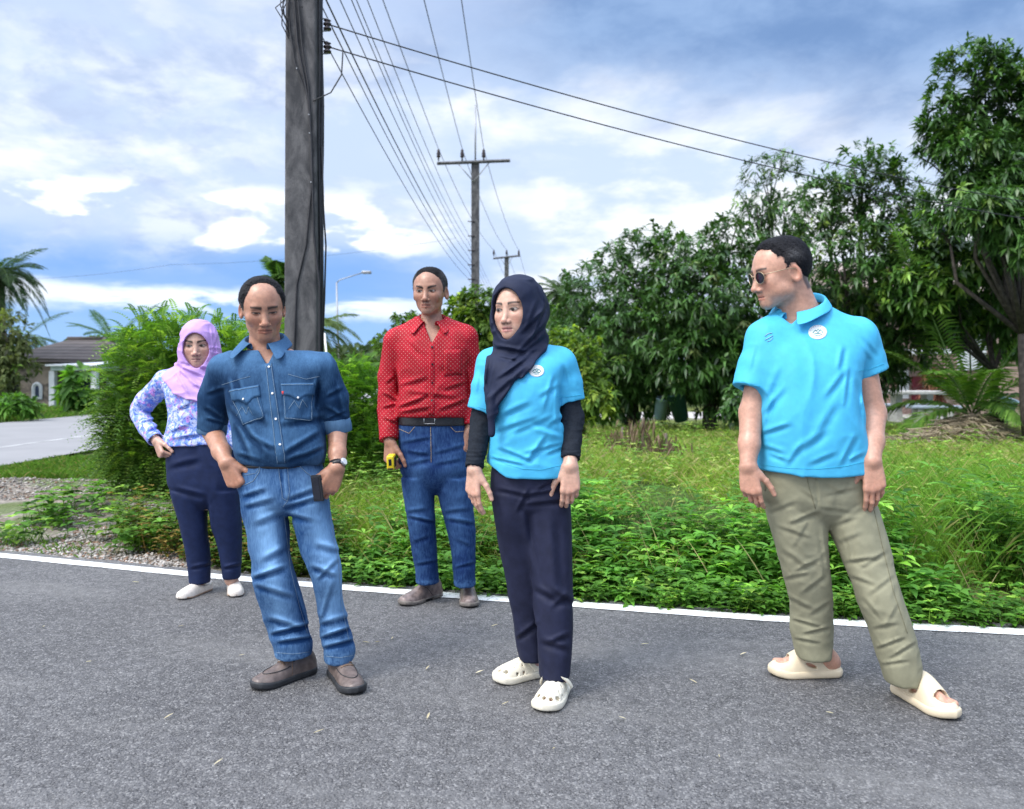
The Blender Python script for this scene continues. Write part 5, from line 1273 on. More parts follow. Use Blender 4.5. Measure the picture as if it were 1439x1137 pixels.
def red_mat():
    m, t = new_mat('red_dotted_cotton'); x, y, z = t.xyz(t.obj)
    def dots(a, b, sp, r):
        u = t.m('DIVIDE', t.m('ADD', a, b), sp); v = t.m('DIVIDE', t.m('SUBTRACT', a, b), sp)
        fu = t.m('SUBTRACT', t.m('FRACT', u), 0.5); fv = t.m('SUBTRACT', t.m('FRACT', v), 0.5)
        d = t.m('SQRT', t.m('ADD', t.m('MULTIPLY', fu, fu), t.m('MULTIPLY', fv, fv)))
        return t.ss(d, r*1.15, r*0.8)
    k = dots(x, z, 0.0215, 0.115)
    n = t.noise(t.obj, 12, 4)
    base = t.mix(t.ss(n, 0.3, 0.7), (0.27, 0.003, 0.010), (0.39, 0.006, 0.019))
    t.put(t.b.inputs['Base Color'], t.mix(t.m('MULTIPLY', k, 0.65), base, (0.75, 0.50, 0.45)))
    t.b.inputs['Roughness'].default_value = 0.7; t.b.inputs['Specular IOR Level'].default_value = 0.25
    bump(t, t.noise(t.obj, 500, 2), 0.15, 0.001); return m
M_RED = red_mat()
def floral_mat():
    m, t = new_mat('floral_print'); o = t.obj
    w = t.n('ShaderNodeTexNoise', ins={'Vector': o, 'Scale': 22.0, 'Detail': 3.0}).outputs['Color']
    wo = t.n('ShaderNodeVectorMath', operation='MULTIPLY_ADD', ins={0: w, 1: (0.06, 0.06, 0.06), 2: o}).outputs[0]
    a = t.noise(wo, 40, 4, 0.6); b = t.noise(wo, 30, 4, 0.6, 0.8); c2 = t.noise(wo, 85, 3)
    col = t.mix(t.ss(a, 0.42, 0.58), (0.52, 0.58, 0.80), (0.14, 0.26, 0.72))
    col = t.mix(t.ss(b, 0.54, 0.60), col, (0.45, 0.24, 0.62))
    col = t.mix(t.ss(b, 0.66, 0.70), col, (0.62, 0.22, 0.45))
    col = t.mix(t.ss(c2, 0.57, 0.63), col, (0.05, 0.09, 0.42))
    col = t.mix(t.ss(a, 0.40, 0.34), col, (0.66, 0.67, 0.80))
    t.put(t.b.inputs['Base Color'], col); t.b.inputs['Roughness'].default_value = 0.65
    t.b.inputs['Specular IOR Level'].default_value = 0.25; return m
M_FLORAL = floral_mat()

# ------------------------------------------------------------------ people: shared builders
def lofts(rows, Y0, n=2.4, yaw=0.0, capk=0.012, shrink=0.0):
    """rows: (photo row, left column, right column, half depth in m, depth shift in m)"""
    st = []
    for py, xl, xr, hd, dy in rows:
        Y = Y0+dy; a = W3(xl, py, Y); b = W3(xr, py, Y)
        st.append((a[2], (a[0]+b[0])/2, Y, max(0.012, abs(b[0]-a[0])/2-shrink), max(0.012, hd-shrink)))
    return loft(st, n, yaw, capk)
class Person:
    def __init__(s, Y0, root, label):
        s.Y0 = Y0; s.k = FPX/Y0
        s.root = _thing('person', (root[0], root[1], 0), label, 'person', None)
    def P(s, px, py, dy=0.0): return W3(px, py, s.Y0+dy)
    def r(s, px): return px/s.k
    def head(s, c, dy, yaw, pitch, roll, size, prm):
        s.hc = s.P(*c, dy); s.hR = head_frame(yaw+math.degrees(math.atan((c[0]-CXP)/FPX)), pitch, roll); s.hs = size; s.prm = prm
        s.hf = xform(head_fn(prm), s.hR, s.hc, size)
    def H(s, x, y, z): return s.hc+s.hR@A(x, y, z)*s.hs                   # local head point -> world
    def local(s, P): return ((P-s.hc)@s.hR)/s.hs
    def body(s, xr, yr, zcuts, parts, skin, neckr=0.054, extra=None, paint=None, step=0.0027):
        """zcuts: alternating fine/coarse limits for the vertical axis"""
        F = Field(axis(xr[0], step, xr[1]), axis(yr[0], step*1.05, yr[1]), axis(*zcuts))
        F.d = F.d.astype(np.float32)
        for f, k in parts: F.put(f, k)
        F.put(s.hf, 0.022)
        s.bodyF = F
        if extra: extra(F)
        P, q = F.mesh()
        c = np.tile(np.array(skin), (len(P), 1))
        L = s.local(P); near = (L[:, 2] > -0.16) & (np.abs(L[:, 0]) < 0.12) & (np.abs(L[:, 1]) < 0.14)
        c[near] = head_paint(L[near], None, s.prm, skin)
        for f in s.hands:
            for p, r in f.nails:
                m = np.exp(-((P-p)**2).sum(1)/(0.0062**2))[:, None]; c = c*(1-m*0.75)+np.minimum(np.array(skin)*1.25+A(0.08, 0.03, 0.03), 0.85)*m*0.75
            kn = [ch[0] for ch in f.chains[:4]]
            cen = f.P(0.10, 0, 0); m = np.exp(-((P-cen)**2).sum(1)/(0.05**2))[:, None]*0.35
            c = c*(1-m)+np.array(skin)*A(1.08, 0.85, 0.80)*m
        if paint: c = paint(P, c)
        o = mesh_obj('body', P, q, M_SKIN, s.root, c)
        s.bP, s.bq = P, q
        return o
    def hair(s, poly, thick, col, tap=0.010, grey=None, xcut=None, rough=0.0022, crown=0.0):
        g = xform(skull(s.prm), s.hR, s.hc, s.hs); pf = poly2(poly)
        F = Field.box(s.hc-A(.125, .14, .13)*s.hs, s.hc+A(.125, .14, .16)*s.hs, 0.0028)
        q = [F.ax[0][:, None, None]-s.hc[0], F.ax[1][None, :, None]-s.hc[1], F.ax[2][None, None, :]-s.hc[2]]
        lx, ly, lz = [(s.hR[0, i]*q[0]+s.hR[1, i]*q[1]+s.hR[2, i]*q[2])/s.hs for i in range(3)]
        d = skull(s.prm)(lx, ly, lz); e = pf(ly, lz)
        nb = np.nonzero((np.abs(d) < .03) & (np.abs(e) < .02)); LP = np.stack([lx[nb], ly[nb], lz[nb]], 1); e = e.copy()
        e[nb] += (fbm(LP*A(420, 160, 160), 2)-.5)*.012+(vnoise(LP*60)-.5)*.010
        if xcut is not None: e = np.maximum(e, xcut(lx, ly, lz))
        th = thick*(.12+.88*sstep(-e, -0.001, tap*1.5))+crown*sstep(lz, 0.06, 0.11)
        F.d = smax((d-th)*s.hs, e*s.hs, 0.004)
        F.detail(lambda P: (fbm(s.local(P)*A(330, 150, 330), 2)-0.5)*rough*2)
        P, f = F.mesh(); L = s.local(P)
        # short strands standing off the scalp, combed back and down, so that the outline and the hairline stay soft
        rg = np.random.default_rng(11); pick = rg.integers(0, len(P), 4200); Q = L[pick]
        nrm = Q-np.array([0, -.012, .02]); nrm /= np.linalg.norm(nrm, axis=1, keepdims=True)
        flow = np.stack([np.zeros(len(Q)), -.6-0*Q[:, 1], -.9*np.ones(len(Q))], 1)+rg.normal(size=Q.shape)*.45; flow -= nrm*(flow*nrm).sum(1, keepdims=True)
        flow /= np.linalg.norm(flow, axis=1, keepdims=True); side = np.cross(flow, nrm); ln = (.007+.008*rg.random((len(Q), 1)))
        b0, tip = Q-nrm*.001, Q+flow*ln+nrm*(.0012+.0028*rg.random((len(Q), 1)))
        st = np.stack([b0-side*.0007, b0+side*.0007, tip], 1).reshape(-1, 3)@s.hR.T*s.hs+s.hc; n0 = len(P)
        P = np.concatenate([P, st]); L = s.local(P); f = [tuple(q) for q in f]+[(n0+3*i, n0+3*i+1, n0+3*i+2) for i in range(len(Q))]
        c = np.tile(np.array(col), (len(P), 1))
        if grey is not None:
            m = grey(L)[:, None]*(0.35+0.65*vnoise(L*A(400, 120, 400))[:, None]); c = c*(1-m)+A(0.30, 0.30, 0.31)*m
        return mesh_obj('hair', P, f, M_HAIR, s.root, c)
    def garment(s, name, mat, lo, hi, step, fs, dets=None, cuts=(), subs=(), colfn=None, post=None, band=0.022):
        F = Field.box(lo, hi, step)
        for f, k in fs: F.put(f, k)
        if dets: F.detail(dets, band)
        for f, k in cuts: F.cut(f, k)
        for f, k in subs: F.put(f, k, 's', 0.05)
        if post: post(F)
        P, q = F.mesh()
        o = mesh_obj(name, P, q, mat, s.root, colfn(P) if colfn else None)
        return o, P, q
def sleeve(pts, rads):
    return union([cap(pts[i], pts[i+1], rads[i], rads[i+1]) for i in range(len(pts)-1)], 0.012)
def endcut(p, d):
    """half space beyond point p along d (positive outside)"""
    d = unit(d)
    return lambda x, y, z: (x-p[0])*d[0]+(y-p[1])*d[1]+(z-p[2])*d[2]
def cutsleeve(f, p, d, rin, depth=0.022):
    """a sleeve cut square (or askew) at p and hollow at its mouth"""
    d = unit(d); ec = endcut(p, d)
    def g(x, y, z):
        e = ec(x, y, z); v = smax(f(x, y, z), e, .003)
        rad = np.sqrt(np.maximum((x-p[0])**2+(y-p[1])**2+(z-p[2])**2-e**2, 0))
        return smax(v, -np.maximum(rad-rin, -(e+depth)), .003)
    g.lo, g.hi = f.lo, f.hi; return g
def const_col(c): return lambda P: np.tile(np.array(c), (len(P), 1))
def shoe_local(hx, tx, L=None, lift=0.0):
    h, t = G3(*hx), G3(*tx); d = unit(t-h); R = frame2(d)
    if L: m = (h+t)/2; h = m-d*L/2
    return h+A(0, 0, lift), R
def make_shoe(pr, hx, tx, L, st, mat, smat, sole_t=0.024, sole_out=0.005, name='shoe', n=2.5, extra=None, heel=0.0, sole_k=0.009):
    h, R = shoe_local(hx, tx, L)
    st = ts(st)
    def f(x, y, z):
        d = sect(x, y, z-0.004, st, n)
        d = smax(d, np.maximum(-x+0.002, x-L+0.002), 0.02)
        return smax(d, -(z-sole_t*0.6), 0.004)
    f.lo = A(-0.01, -0.07, 0); f.hi = A(L+0.01, 0.07, 0.14)
    def sole(x, y, z):
        w = np.interp(x, st[:, 0], st[:, 1])+sole_out; c = np.interp(x, st[:, 0], st[:, 3])
        d = np.abs(y-c)-w; d = smax(d, np.maximum(-x-sole_out, x-L-sole_out), 0.035)
        spring = 0.010*sstep(x, L*0.72, L*1.02)
        d = smax(d, np.abs(z-spring-sole_t/2)-sole_t/2, sole_k)
        if heel: d = smax(d, -np.maximum(np.abs(x-L*0.42)-L*0.10, z-heel), 0.004)
        return d
    sole.lo = A(-0.01, -0.07, -0.002); sole.hi = A(L+0.02, 0.07, 0.05)
    F = Field.box(*(lambda g: (g.lo-0.01, g.hi+0.01))(xform(f, R, h)), 0.0034); F.put(xform(f, R, h))
    if extra: extra(F, h, R, L)
    o, P, q = field_obj(F, name, mat, pr.root)
    G = Field.box(*(lambda g: (g.lo-0.01, g.hi+0.01))(xform(sole, R, h)), 0.0034); G.put(xform(sole, R, h))
    field_obj(G, 'sole', smat, o)
    return o, (P, q), h, R
SHOE = [(0, .024, .060, 0), (.02, .034, .088, 0), (.06, .039, .100, 0), (.10, .040, .096, 0), (.14, .043, .078, 0), (.18, .048, .060, 0), (.22, .048, .050, 0), (.25, .041, .043, 0), (.272, .026, .036, 0), (.28, .012, .026, 0)]
def scale_st(st, L, wk=1.0, hk=1.0, L0=0.28): return [(a*L/L0, b*wk, c*hk, d) for a, b, c, d in st]

# trouser outlines: photo row, left column, right column, half depth, depth shift
_hip = [(724, 390, 414, .05, .01), (712, 366, 438, .085, .005), (692, 340, 460, .106, 0), (665, 336, 455, .102, 0), (650, 338, 450, .096, 0), (642, 340, 448, .094, 0)]
_l1 = [(921, 388, 436, .070, .045), (908, 386, 438, .073, .045), (893, 380, 434, .070, .040), (860, 369, 427, .068, .02), (835, 360, 421, .072, .0), (815, 357, 415, .075, -.015), (790, 355, 407, .076, -.015), (755, 349, 405, .084, -.005), (720, 343, 403, .092, .0), (690, 339, 400, .095, 0)]
_l2 = [(927, 457, 497, .068, .05), (914, 456, 499, .071, .05), (898, 453, 494, .068, .045), (870, 450, 487, .066, .03), (840, 446, 481, .068, .015), (810, 440, 479, .074, -.01), (785, 429, 476, .077, -.015), (755, 419, 469, .084, -.005), (725, 411, 463, .092, 0), (695, 400, 459, .095, 0)]
JA = (_hip, _l1, _l2)
# ------------------------------------------------------------------ person: man in denim
def man_denim():
    p = Person(3.07, (-0.87, 3.08), 'older man in denim shirt and jeans looking down, thumb at his hip')
    prm = dict(w=1.03, jaw=0.93, chin=0.002, age=1.0, nose=1.2, open=0.5, brow=0.85, browthick=0.0042, socket_shade=0.7, mouth=0.0285, blush=0.5,
               haircol=(0.02, 0.02, 0.022), browz=0.0185, browarch=0.003)
    hp = [(-0.13, -0.075), (-0.045, -0.05), (-0.030, -0.005), (-0.012, 0.018), (0.012, 0.022), (0.020, -0.004), (0.031, 0.0), (0.041, 0.035), (0.046, 0.070), (0.030, 0.098), (0.040, 0.14), (-0.13, 0.14)]
    prm['roots'] = lambda y, z: poly2(hp)(y, z)
    p.head((369, 433), 0.0, -5, 17, 4, 0.985, prm)
    skin = (0.42, 0.215, 0.142)
    sh = [(655, 337, 453, .105, .0), (640, 332, 456, .120, -.01), (615, 330, 455, .118, -.01), (585, 325, 450, .114, 0), (555, 319, 449, .112, .005), (530, 314, 454, .104, .012), (515, 313, 456, .092, .018), (500, 326, 440, .075, .025), (488, 345, 412, .058, .03)]
    rs = [p.P(314, 522, .02), p.P(303, 560, .055), p.P(298, 600, .075)]
    rel = p.P(299, 607, .080); rwr = p.P(318, 650, -.075)
    lsh = [p.P(453, 520, .02), p.P(466, 560, .045), p.P(473, 598, .060)]
    lel = p.P(474, 603, .062); lwr = p.P(474, 657, -.055)
    rh = hand_fn(rwr, (0.42, -0.05, -0.88), (0.85, -0.25, 0.4), +1, 1.0, curls=[(40, 50, 30), (48, 55, 30), (55, 58, 30), (60, 58, 30)], spread=0.03)
    lh = hand_fn(lwr, (-0.36, -0.10, -0.92), (-0.85, -0.35, 0.35), -1, 1.0, curls=[(22, 40, 25), (30, 46, 30), (38, 50, 32), (44, 52, 32)], thumb_in=0.1)
    p.hands = [rh, lh]
    HIP, L1, L2 = JA
    parts = [(lofts(sh[1:], p.Y0, shrink=.026), 0), (cap(p.P(372, 478, .035), p.P(375, 525, .03), .054, .058), .03),
             (cap(p.P(371, 462, .02), p.P(374, 505, .035), .053, .058), .02),
             (lofts(HIP, p.Y0, shrink=.022), .02), (lofts(L1, p.Y0, shrink=.022), .01), (lofts(L2, p.Y0, shrink=.022), .01),
             (cap(rs[0], rel, .040, .033), .02), (cap(rel, rel*.35+rwr*.65, .041, .033), .02), (cap(rel*.35+rwr*.65, rwr, .033, .026), .02), (rh, .012),
             (cap(lsh[0], lel, .042, .036), .02), (cap(lel, lel*.35+lwr*.65, .041, .032), .02), (cap(lel*.35+lwr*.65, lwr, .032, .026), .02), (lh, .012)]
    p.body((-1.30, -0.58), (p.Y0-.19, p.Y0+.20), (0.05, .016, .72, .0027, .94, .009, 1.25, .0027, 1.63), parts, skin)
    gr = lambda L: 0.45*sstep(np.abs(L[:, 0]), .05, .075)*sstep(-L[:, 2], -0.05, 0.02)
    p.hair(hp, .0095, (0.018, 0.018, 0.021), grey=gr, tap=.012)
    # --- denim shirt
    cr = creases([(330, 560, 375, 600, 6, .006), (322, 575, 372, 640, 5, .006), (330, 600, 352, 648, 5, .006), (350, 615, 385, 634, 5, .006), (395, 600, 452, 590, 6, .005),
                  (400, 640, 450, 610, 5, .006), (415, 648, 455, 630, 4, .005), (385, 620, 392, 650, 3, .004), (450, 540, 420, 590, 6, .005), (330, 530, 345, 575, 5, .005),
                  (448, 530, 444, 575, 3, .005), (318, 535, 328, 570, 4, .006), (335, 640, 365, 650, 4, .005), (425, 640, 405, 650, 4, .004),
                  (288, 575, 312, 590, 4, .005), (292, 556, 316, 548, 4, .004), (290, 590, 314, 596, 3, .005), (458, 575, 484, 590, 4, .005), (460, 560, 482, 548, 4, .005), (470, 540, 482, 588, 4, .004), (458, 592, 486, 580, 3, .004)])
    def det(P): return clothnoise(P, 9, .008, (1, 1, .8), .7, 3.1)+clothnoise(P, 24, .0022, (1, 1, .7), .6, 7.7)+cr(P, p.Y0+.08)
    vtop = poly2([(346, 462), (374, 511), (377, 511), (402, 460)])
    def opening(x, y, z):
        u, v = px_of(x, y, z); return np.maximum(vtop(u, v)/p.k, y-(p.Y0+.03))
    neck = cap(p.P(372, 470, .03), p.P(372, 500, .045), .066, .062)
    ends = [(rs[-1]+unit(rs[-1]-rs[-2])*.006, rs[-1]-rs[-2]), (lsh[-1]+unit(lsh[-1]-lsh[-2])*.004, lsh[-1]-lsh[-2])]
    def post(F):
        F.sub(opening, .004)
    hem = lambda x, y, z: (HC-(653-HOR)/p.k)-z-0.006*np.cos((x-p.P(392, 0)[0])*22)
    def wear(P):
        u, v = px_of(P[:, 0], P[:, 1], P[:, 2]); d = cr(P, 9)
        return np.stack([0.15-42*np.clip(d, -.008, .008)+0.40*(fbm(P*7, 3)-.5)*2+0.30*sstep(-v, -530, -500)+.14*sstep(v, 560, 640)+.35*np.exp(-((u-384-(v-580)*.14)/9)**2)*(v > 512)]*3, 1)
    o, P, q = p.garment('shirt', M_DSHIRT, A(-1.30, p.Y0-.18, .80), A(-.58, p.Y0+.20, 1.30), .0052,
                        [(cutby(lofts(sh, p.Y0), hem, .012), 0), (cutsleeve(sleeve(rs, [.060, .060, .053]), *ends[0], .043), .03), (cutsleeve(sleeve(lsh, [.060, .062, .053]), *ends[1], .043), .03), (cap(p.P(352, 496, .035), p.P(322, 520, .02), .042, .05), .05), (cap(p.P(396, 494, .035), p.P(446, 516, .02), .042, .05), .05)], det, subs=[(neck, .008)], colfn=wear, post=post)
    b = bvh_of((P, q))
    # cuffs rolled up
    for e, d in ends:
        d = unit(d); mb = MB(); prof = [(-.028, .050), (-.026, .0575), (.0, .0590), (.022, .0585), (.026, .056), (.026, .047), (.0, .045)]
        up = unit(np.cross(d, A(0, 1, 0.2))); w = np.cross(d, up); n = 30; v = []; f = []
        for i, (t, r) in enumerate(prof):
            for k in range(n):
                a = 2*math.pi*k/n; rr = r*(1+.02*math.sin(3*a+i)+.012*math.sin(7*a)); tt = t+.003*math.sin(2*a+1)
                v.append(e+d*(tt-.004)+rr*(math.cos(a)*up+math.sin(a)*w*0.92))
        f = [(i*n+k, i*n+(k+1) % n, (i+1)*n+(k+1) % n, (i+1)*n+k) for i in range(len(prof)-1) for k in range(n)]
        mesh_obj('sleeve_cuff', v, f, M_DCUFF, o, np.full((len(v), 3), .35))
    c = p.P(372, 484, .035)
    collar(c[0], c[1], c[2]+.012, .070, .068, .046, -.006, .040, .036, .044, 1.3, M_DSHIRT, o, gap=.38, flare=.034)['label'] = 'open denim shirt collar with pointed tips'
    for cobj in o.children:
        if cobj.name.startswith('collar'):
            a = cobj.data.color_attributes.new('Col', 'FLOAT_COLOR', 'POINT'); a.data.foreach_set('color', np.full(len(cobj.data.vertices)*4, .62, np.float32))
    def dcol(ob, val):
        if ob is None: return
        a = ob.data.color_attributes.new('Col', 'FLOAT_COLOR', 'POINT'); a.data.foreach_set('color', np.full(len(ob.data.vertices)*4, val, np.float32))
    dcol(put_patch('placket', b, [(373, 512), (382, 510), (402, 651), (389, 652)], 3, 26, M_DSHIRT, o), .52)
    pk = lambda s, t: (s*(1-.0*t)+0, t)
    for quad, fl in (([(326, 550), (363, 543), (372, 588), (341, 598)], [(324, 548), (364, 541), (366, 557), (328, 564)]), ([(397, 541), (440, 540), (439, 592), (399, 590)], [(395, 539), (441, 538), (441, 555), (396, 556)])):
        pt = put_patch('pocket', b, quad, 10, 10, M_DSHIRT, o, lift=lambda s, t: .0015*math.sin(s*9+t*5)); dcol(pt, .42)
        bb = bvh_of((P, q))
        def msk(s, t): return s, t*(1+0.45*max(0, 1-abs(s-.5)*4))
        fp = put_patch('pocket_flap', b, fl, 14, 5, M_DSHIRT, pt or o, off=.006, mask=msk); dcol(fp, .6)
        mb = MB(); x0 = (quad[0][0]+quad[1][0])/2; w = (quad[1][0]-quad[0][0])*.30; y0 = quad[0][1]+26
        stitch(mb, b, [(x0-w, y0+8), (x0-w*.4, y0-4), (x0+2, y0+7), (x0+w*.5, y0-5), (x0+w, y0+6)], .0008, .0045)
        stitch(mb, b, [(quad[0][0]+2, quad[0][1]+12), (quad[3][0]+2, quad[3][1]-2), (quad[2][0]-2, quad[2][1]-2), (quad[1][0]-2, quad[1][1]+12)], .0008, .0045)
        stitch(mb, b, [(fl[0][0], fl[0][1]+2), (fl[1][0], fl[1][1]+2)], .0008, .0075)
        if mb.v: mb.build_each('stitching', M_THREAD, pt or o)
        L, N = hit(b, x0, fl[2][1]+4)
        if L is not None: MB().lathe([(0.0045, -.003), (.0045, .001), (.002, .0025)], (0, 0, 0), 12)
        if L is not None: button(L+N*.010, N, .0042, M_PEARL, pt or o)
    mb = MB()
    stitch(mb, b, [(312, 541), (340, 532), (352, 529)]); stitch(mb, b, [(405, 526), (430, 533), (449, 529)])
    stitch(mb, b, [(374, 514), (390, 651)], .0008, .004); stitch(mb, b, [(381, 512), (401, 650)], .0008, .004)
    mb.build_each('seam_stitching', M_THREAD, o)
    tg = put_patch('pocket_tab', b, [(396, 550), (399, 550), (399, 555), (396, 555)], 2, 2, M_REDTAG, o, off=.006)
    for x, y in ((378, 516), (383, 553), (388, 589), (393, 625)):
        L, N = hit(b, x, y)
        if L is not None: button(L+N*.004, N, .0045, M_PEARL, o)
    # --- jeans
    hip, l1, l2 = JA
    cj = creases(kk=1.6, lst=[(357, 815, 402, 800, 5, .009), (360, 826, 412, 842, 5, .006), (372, 790, 400, 775, 6, .006), (383, 893, 434, 880, 4, .010), (392, 905, 436, 898, 4, .008), (378, 872, 425, 886, 5, .007),
                  (440, 800, 470, 812, 5, .008), (475, 790, 450, 815, 4, .006), (445, 770, 475, 778, 6, .006), (454, 898, 492, 885, 4, .010), (456, 912, 496, 902, 4, .008), (452, 880, 488, 870, 5, .006),
                  (345, 715, 385, 705, 5, .005), (343, 700, 375, 690, 5, .005), (400, 716, 455, 700, 5, .006), (405, 705, 450, 688, 5, .005), (402, 725, 440, 735, 5, .005), (360, 740, 396, 725, 6, .005), (396, 660, 399, 700, 3, .004),
                  (470, 820, 455, 870, 4, .004), (415, 830, 430, 880, 4, .004)])
    def dj(P): return clothnoise(P, 10, .007, (1, 1, .7), .8, 11.)+clothnoise(P, 28, .0018, (1, 1, .8), .6, 5.)+cj(P, p.Y0+.06)
    def wj(P):
        u, v = px_of(P[:, 0], P[:, 1], P[:, 2])
        th = np.exp(-((u-372-(v-700)*.10)/17)**2-((v-760)/62)**2)+np.exp(-((u-440-(v-700)*.28)/18)**2-((v-770)/75)**2)
        th += .6*np.exp(-((u-398-(v-860)*.2)/14)**2-((v-860)/40)**2)+.6*np.exp(-((u-468)/13)**2-((v-860)/40)**2)
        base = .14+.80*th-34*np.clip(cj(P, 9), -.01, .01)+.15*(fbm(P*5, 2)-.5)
        base += .2*sstep(v, 916, 920)*(vnoise(P*120) > .4)
        return np.stack([base]*3, 1)
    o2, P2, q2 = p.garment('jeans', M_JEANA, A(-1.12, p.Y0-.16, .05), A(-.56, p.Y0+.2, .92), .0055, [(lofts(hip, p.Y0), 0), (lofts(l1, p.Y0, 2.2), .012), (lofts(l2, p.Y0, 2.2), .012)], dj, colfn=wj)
    b2 = bvh_of((P2, q2))
    mb = MB(); 
    stitch(mb, b2, [(343, 668), (360, 665), (365, 655)]); stitch(mb, b2, [(343, 682), (356, 676), (364, 664), (366, 652)], .0011)
    stitch(mb, b2, [(418, 652), (430, 664), (445, 674)], .0011); stitch(mb, b2, [(391, 656), (397, 700), (404, 704)]); stitch(mb, b2, [(404, 657), (407, 690), (404, 704), (398, 712)])
    mb.build_each('seam_stitching', M_THREAD, o2)
    mb = MB(); stitch(mb, b2, [(399, 725), (408, 800), (420, 850), (432, 890)]); stitch(mb, b2, [(463, 725), (475, 790), (480, 850), (490, 900)])
    stitch(mb, b2, [(389, 917), (412, 919), (435, 916)]); stitch(mb, b2, [(458, 922), (478, 924), (496, 921)]); mb.build_each('leg_stitching', M_THREAD, o2)
    for x, y in ((364, 654), (419, 652)):
        L, N = hit(b2, x, y)
        if L is not None: button(L+N*.001, N, .004, M_METAL, o2)
    belt = [(650, 339, 451, .099, 0), (643, 339, 450, .097, 0)]
    p.garment('belt', M_BELT, A(-1.12, p.Y0-.12, .80), A(-.70, p.Y0+.12, .93), .005, [(lofts([(656, 337, 452, .1, 0), (649, 338, 451, .1, 0)], p.Y0), 0)])
    # --- watch
    dv = unit(lel-lwr); wc = lwr+dv*.012
    wt = MB(); up = unit(np.cross(dv, A(0, 1, 0))); w = np.cross(dv, up)
    ring = [wc+.0315*math.cos(a)*up+.0285*math.sin(a)*w for a in np.linspace(0, 2*math.pi, 25)]
    v, f = [], []
    for i, c_ in enumerate(ring[:-1]):
        for tt, off in ((-.010, 1), (.010, 1), (.010, .9), (-.010, .9)): v.append(wc+(c_-wc)*off+dv*tt)
    n = len(ring)-1
    for i in range(n):
        for k in range(4): a, b_ = i*4+k, i*4+(k+1) % 4; f.append((a, b_, ((i+1) % n)*4+(k+1) % 4, ((i+1) % n)*4+k))
    wo = mesh_obj('wristwatch', v, f, M_BELT, p.root)
    fn = unit(A(.75, -.55, 0)-dv*(A(.75, -.55, 0)@dv)); fc = wc+fn*.031
    button(fc, fn, .0165, M_METAL, wo, .006, 'watch_case'); button(fc+fn*.0062, fn, .0135, M_PEARL, wo, .001, 'watch_dial')
    # --- shoes
    for hx, tx, side in (((437, 944), (360, 969), 1), ((470, 944), (503, 978), -1)):
        so, sp, h, R = make_shoe(p, hx, tx, .285, scale_st(SHOE, .285, 1.0, 1.0), M_LEATHER, M_SOLE, .026)
        sb = bvh_of(sp); T = lambda f, l, z: h+R@A(f, l, z)
        def drop(f, l):
            loc, nor, _, _ = sb.ray_cast(Vector(T(f, l, .2)), Vector((0, 0, -1))); return np.array(loc)+np.array(nor)*.0015 if loc is not None else T(f, l, .08)
        mb = MB(); mb.tube([drop(.150+.085*math.cos(a), .034*math.sin(a)) for a in np.linspace(-1.75, 1.75, 22)], .0016, 6); mb.build('apron_seam', M_SOLE, so)
        mb = MB()
        for k in range(3): mb.tube([drop(.125+.016*k, l) for l in np.linspace(-.024, .024, 7)], .0022, 6)
        mb.tube([drop(.125, .0), drop(.12, .018*1), drop(.128, .034)-A(0, 0, .004), drop(.135, .040)-A(0, 0, .022)], .0020, 6)
        mb.build_each('lace', M_LACE, so)
        mb = MB(); mb.tube([drop(.118, l) for l in np.linspace(-.03, .03, 9)], .003, 6); mb.build('collar_rim', M_SOLE, so)
    return p, lh

def polo_logo(b, parent, c, rx, ry):
    """white oval emblem with a small teal drawing and a ring of tiny marks"""
    def disc(s, t):
        a, q = s*2-1, t*2-1; k = max(abs(a), abs(q)); h = math.hypot(a, q)+1e-9; return .5+.5*a*k/h, .5+.5*q*k/h
    q = [(c[0]-rx, c[1]-ry), (c[0]+rx, c[1]-ry), (c[0]+rx, c[1]+ry), (c[0]-rx, c[1]+ry)]
    o = put_patch('emblem', b, q, 12, 12, M_WHITE, parent, off=.002, mask=disc)
    if o is None: return
    mb = MB()
    X = lambda pts: [(c[0]+x*rx, c[1]+y*ry) for x, y in pts]
    stitch(mb, b, X([(-.55, .15), (-.25, -.25), (0, .12), (.3, -.30), (.58, .18)]), .0016, .0035)
    stitch(mb, b, X([(-.45, .32), (0, .22), (.45, .34)]), .0014, .0035)
    stitch(mb, b, X([(-.15, -.1), (.05, -.38), (.2, -.1)]), .0013, .0035)
    stitch(mb, b, X([(-.3, .55), (.3, .55)]), .0012, .0035)
    for k in range(9):
        a = math.pi*(1.08+.84*k/8); stitch(mb, b, X([(.84*math.cos(a), .80*math.sin(a)), (.84*math.cos(a+.06), .80*math.sin(a+.06))]), .0011, .0035)
    if mb.v: mb.build('emblem_drawing', M_TEAL, o)

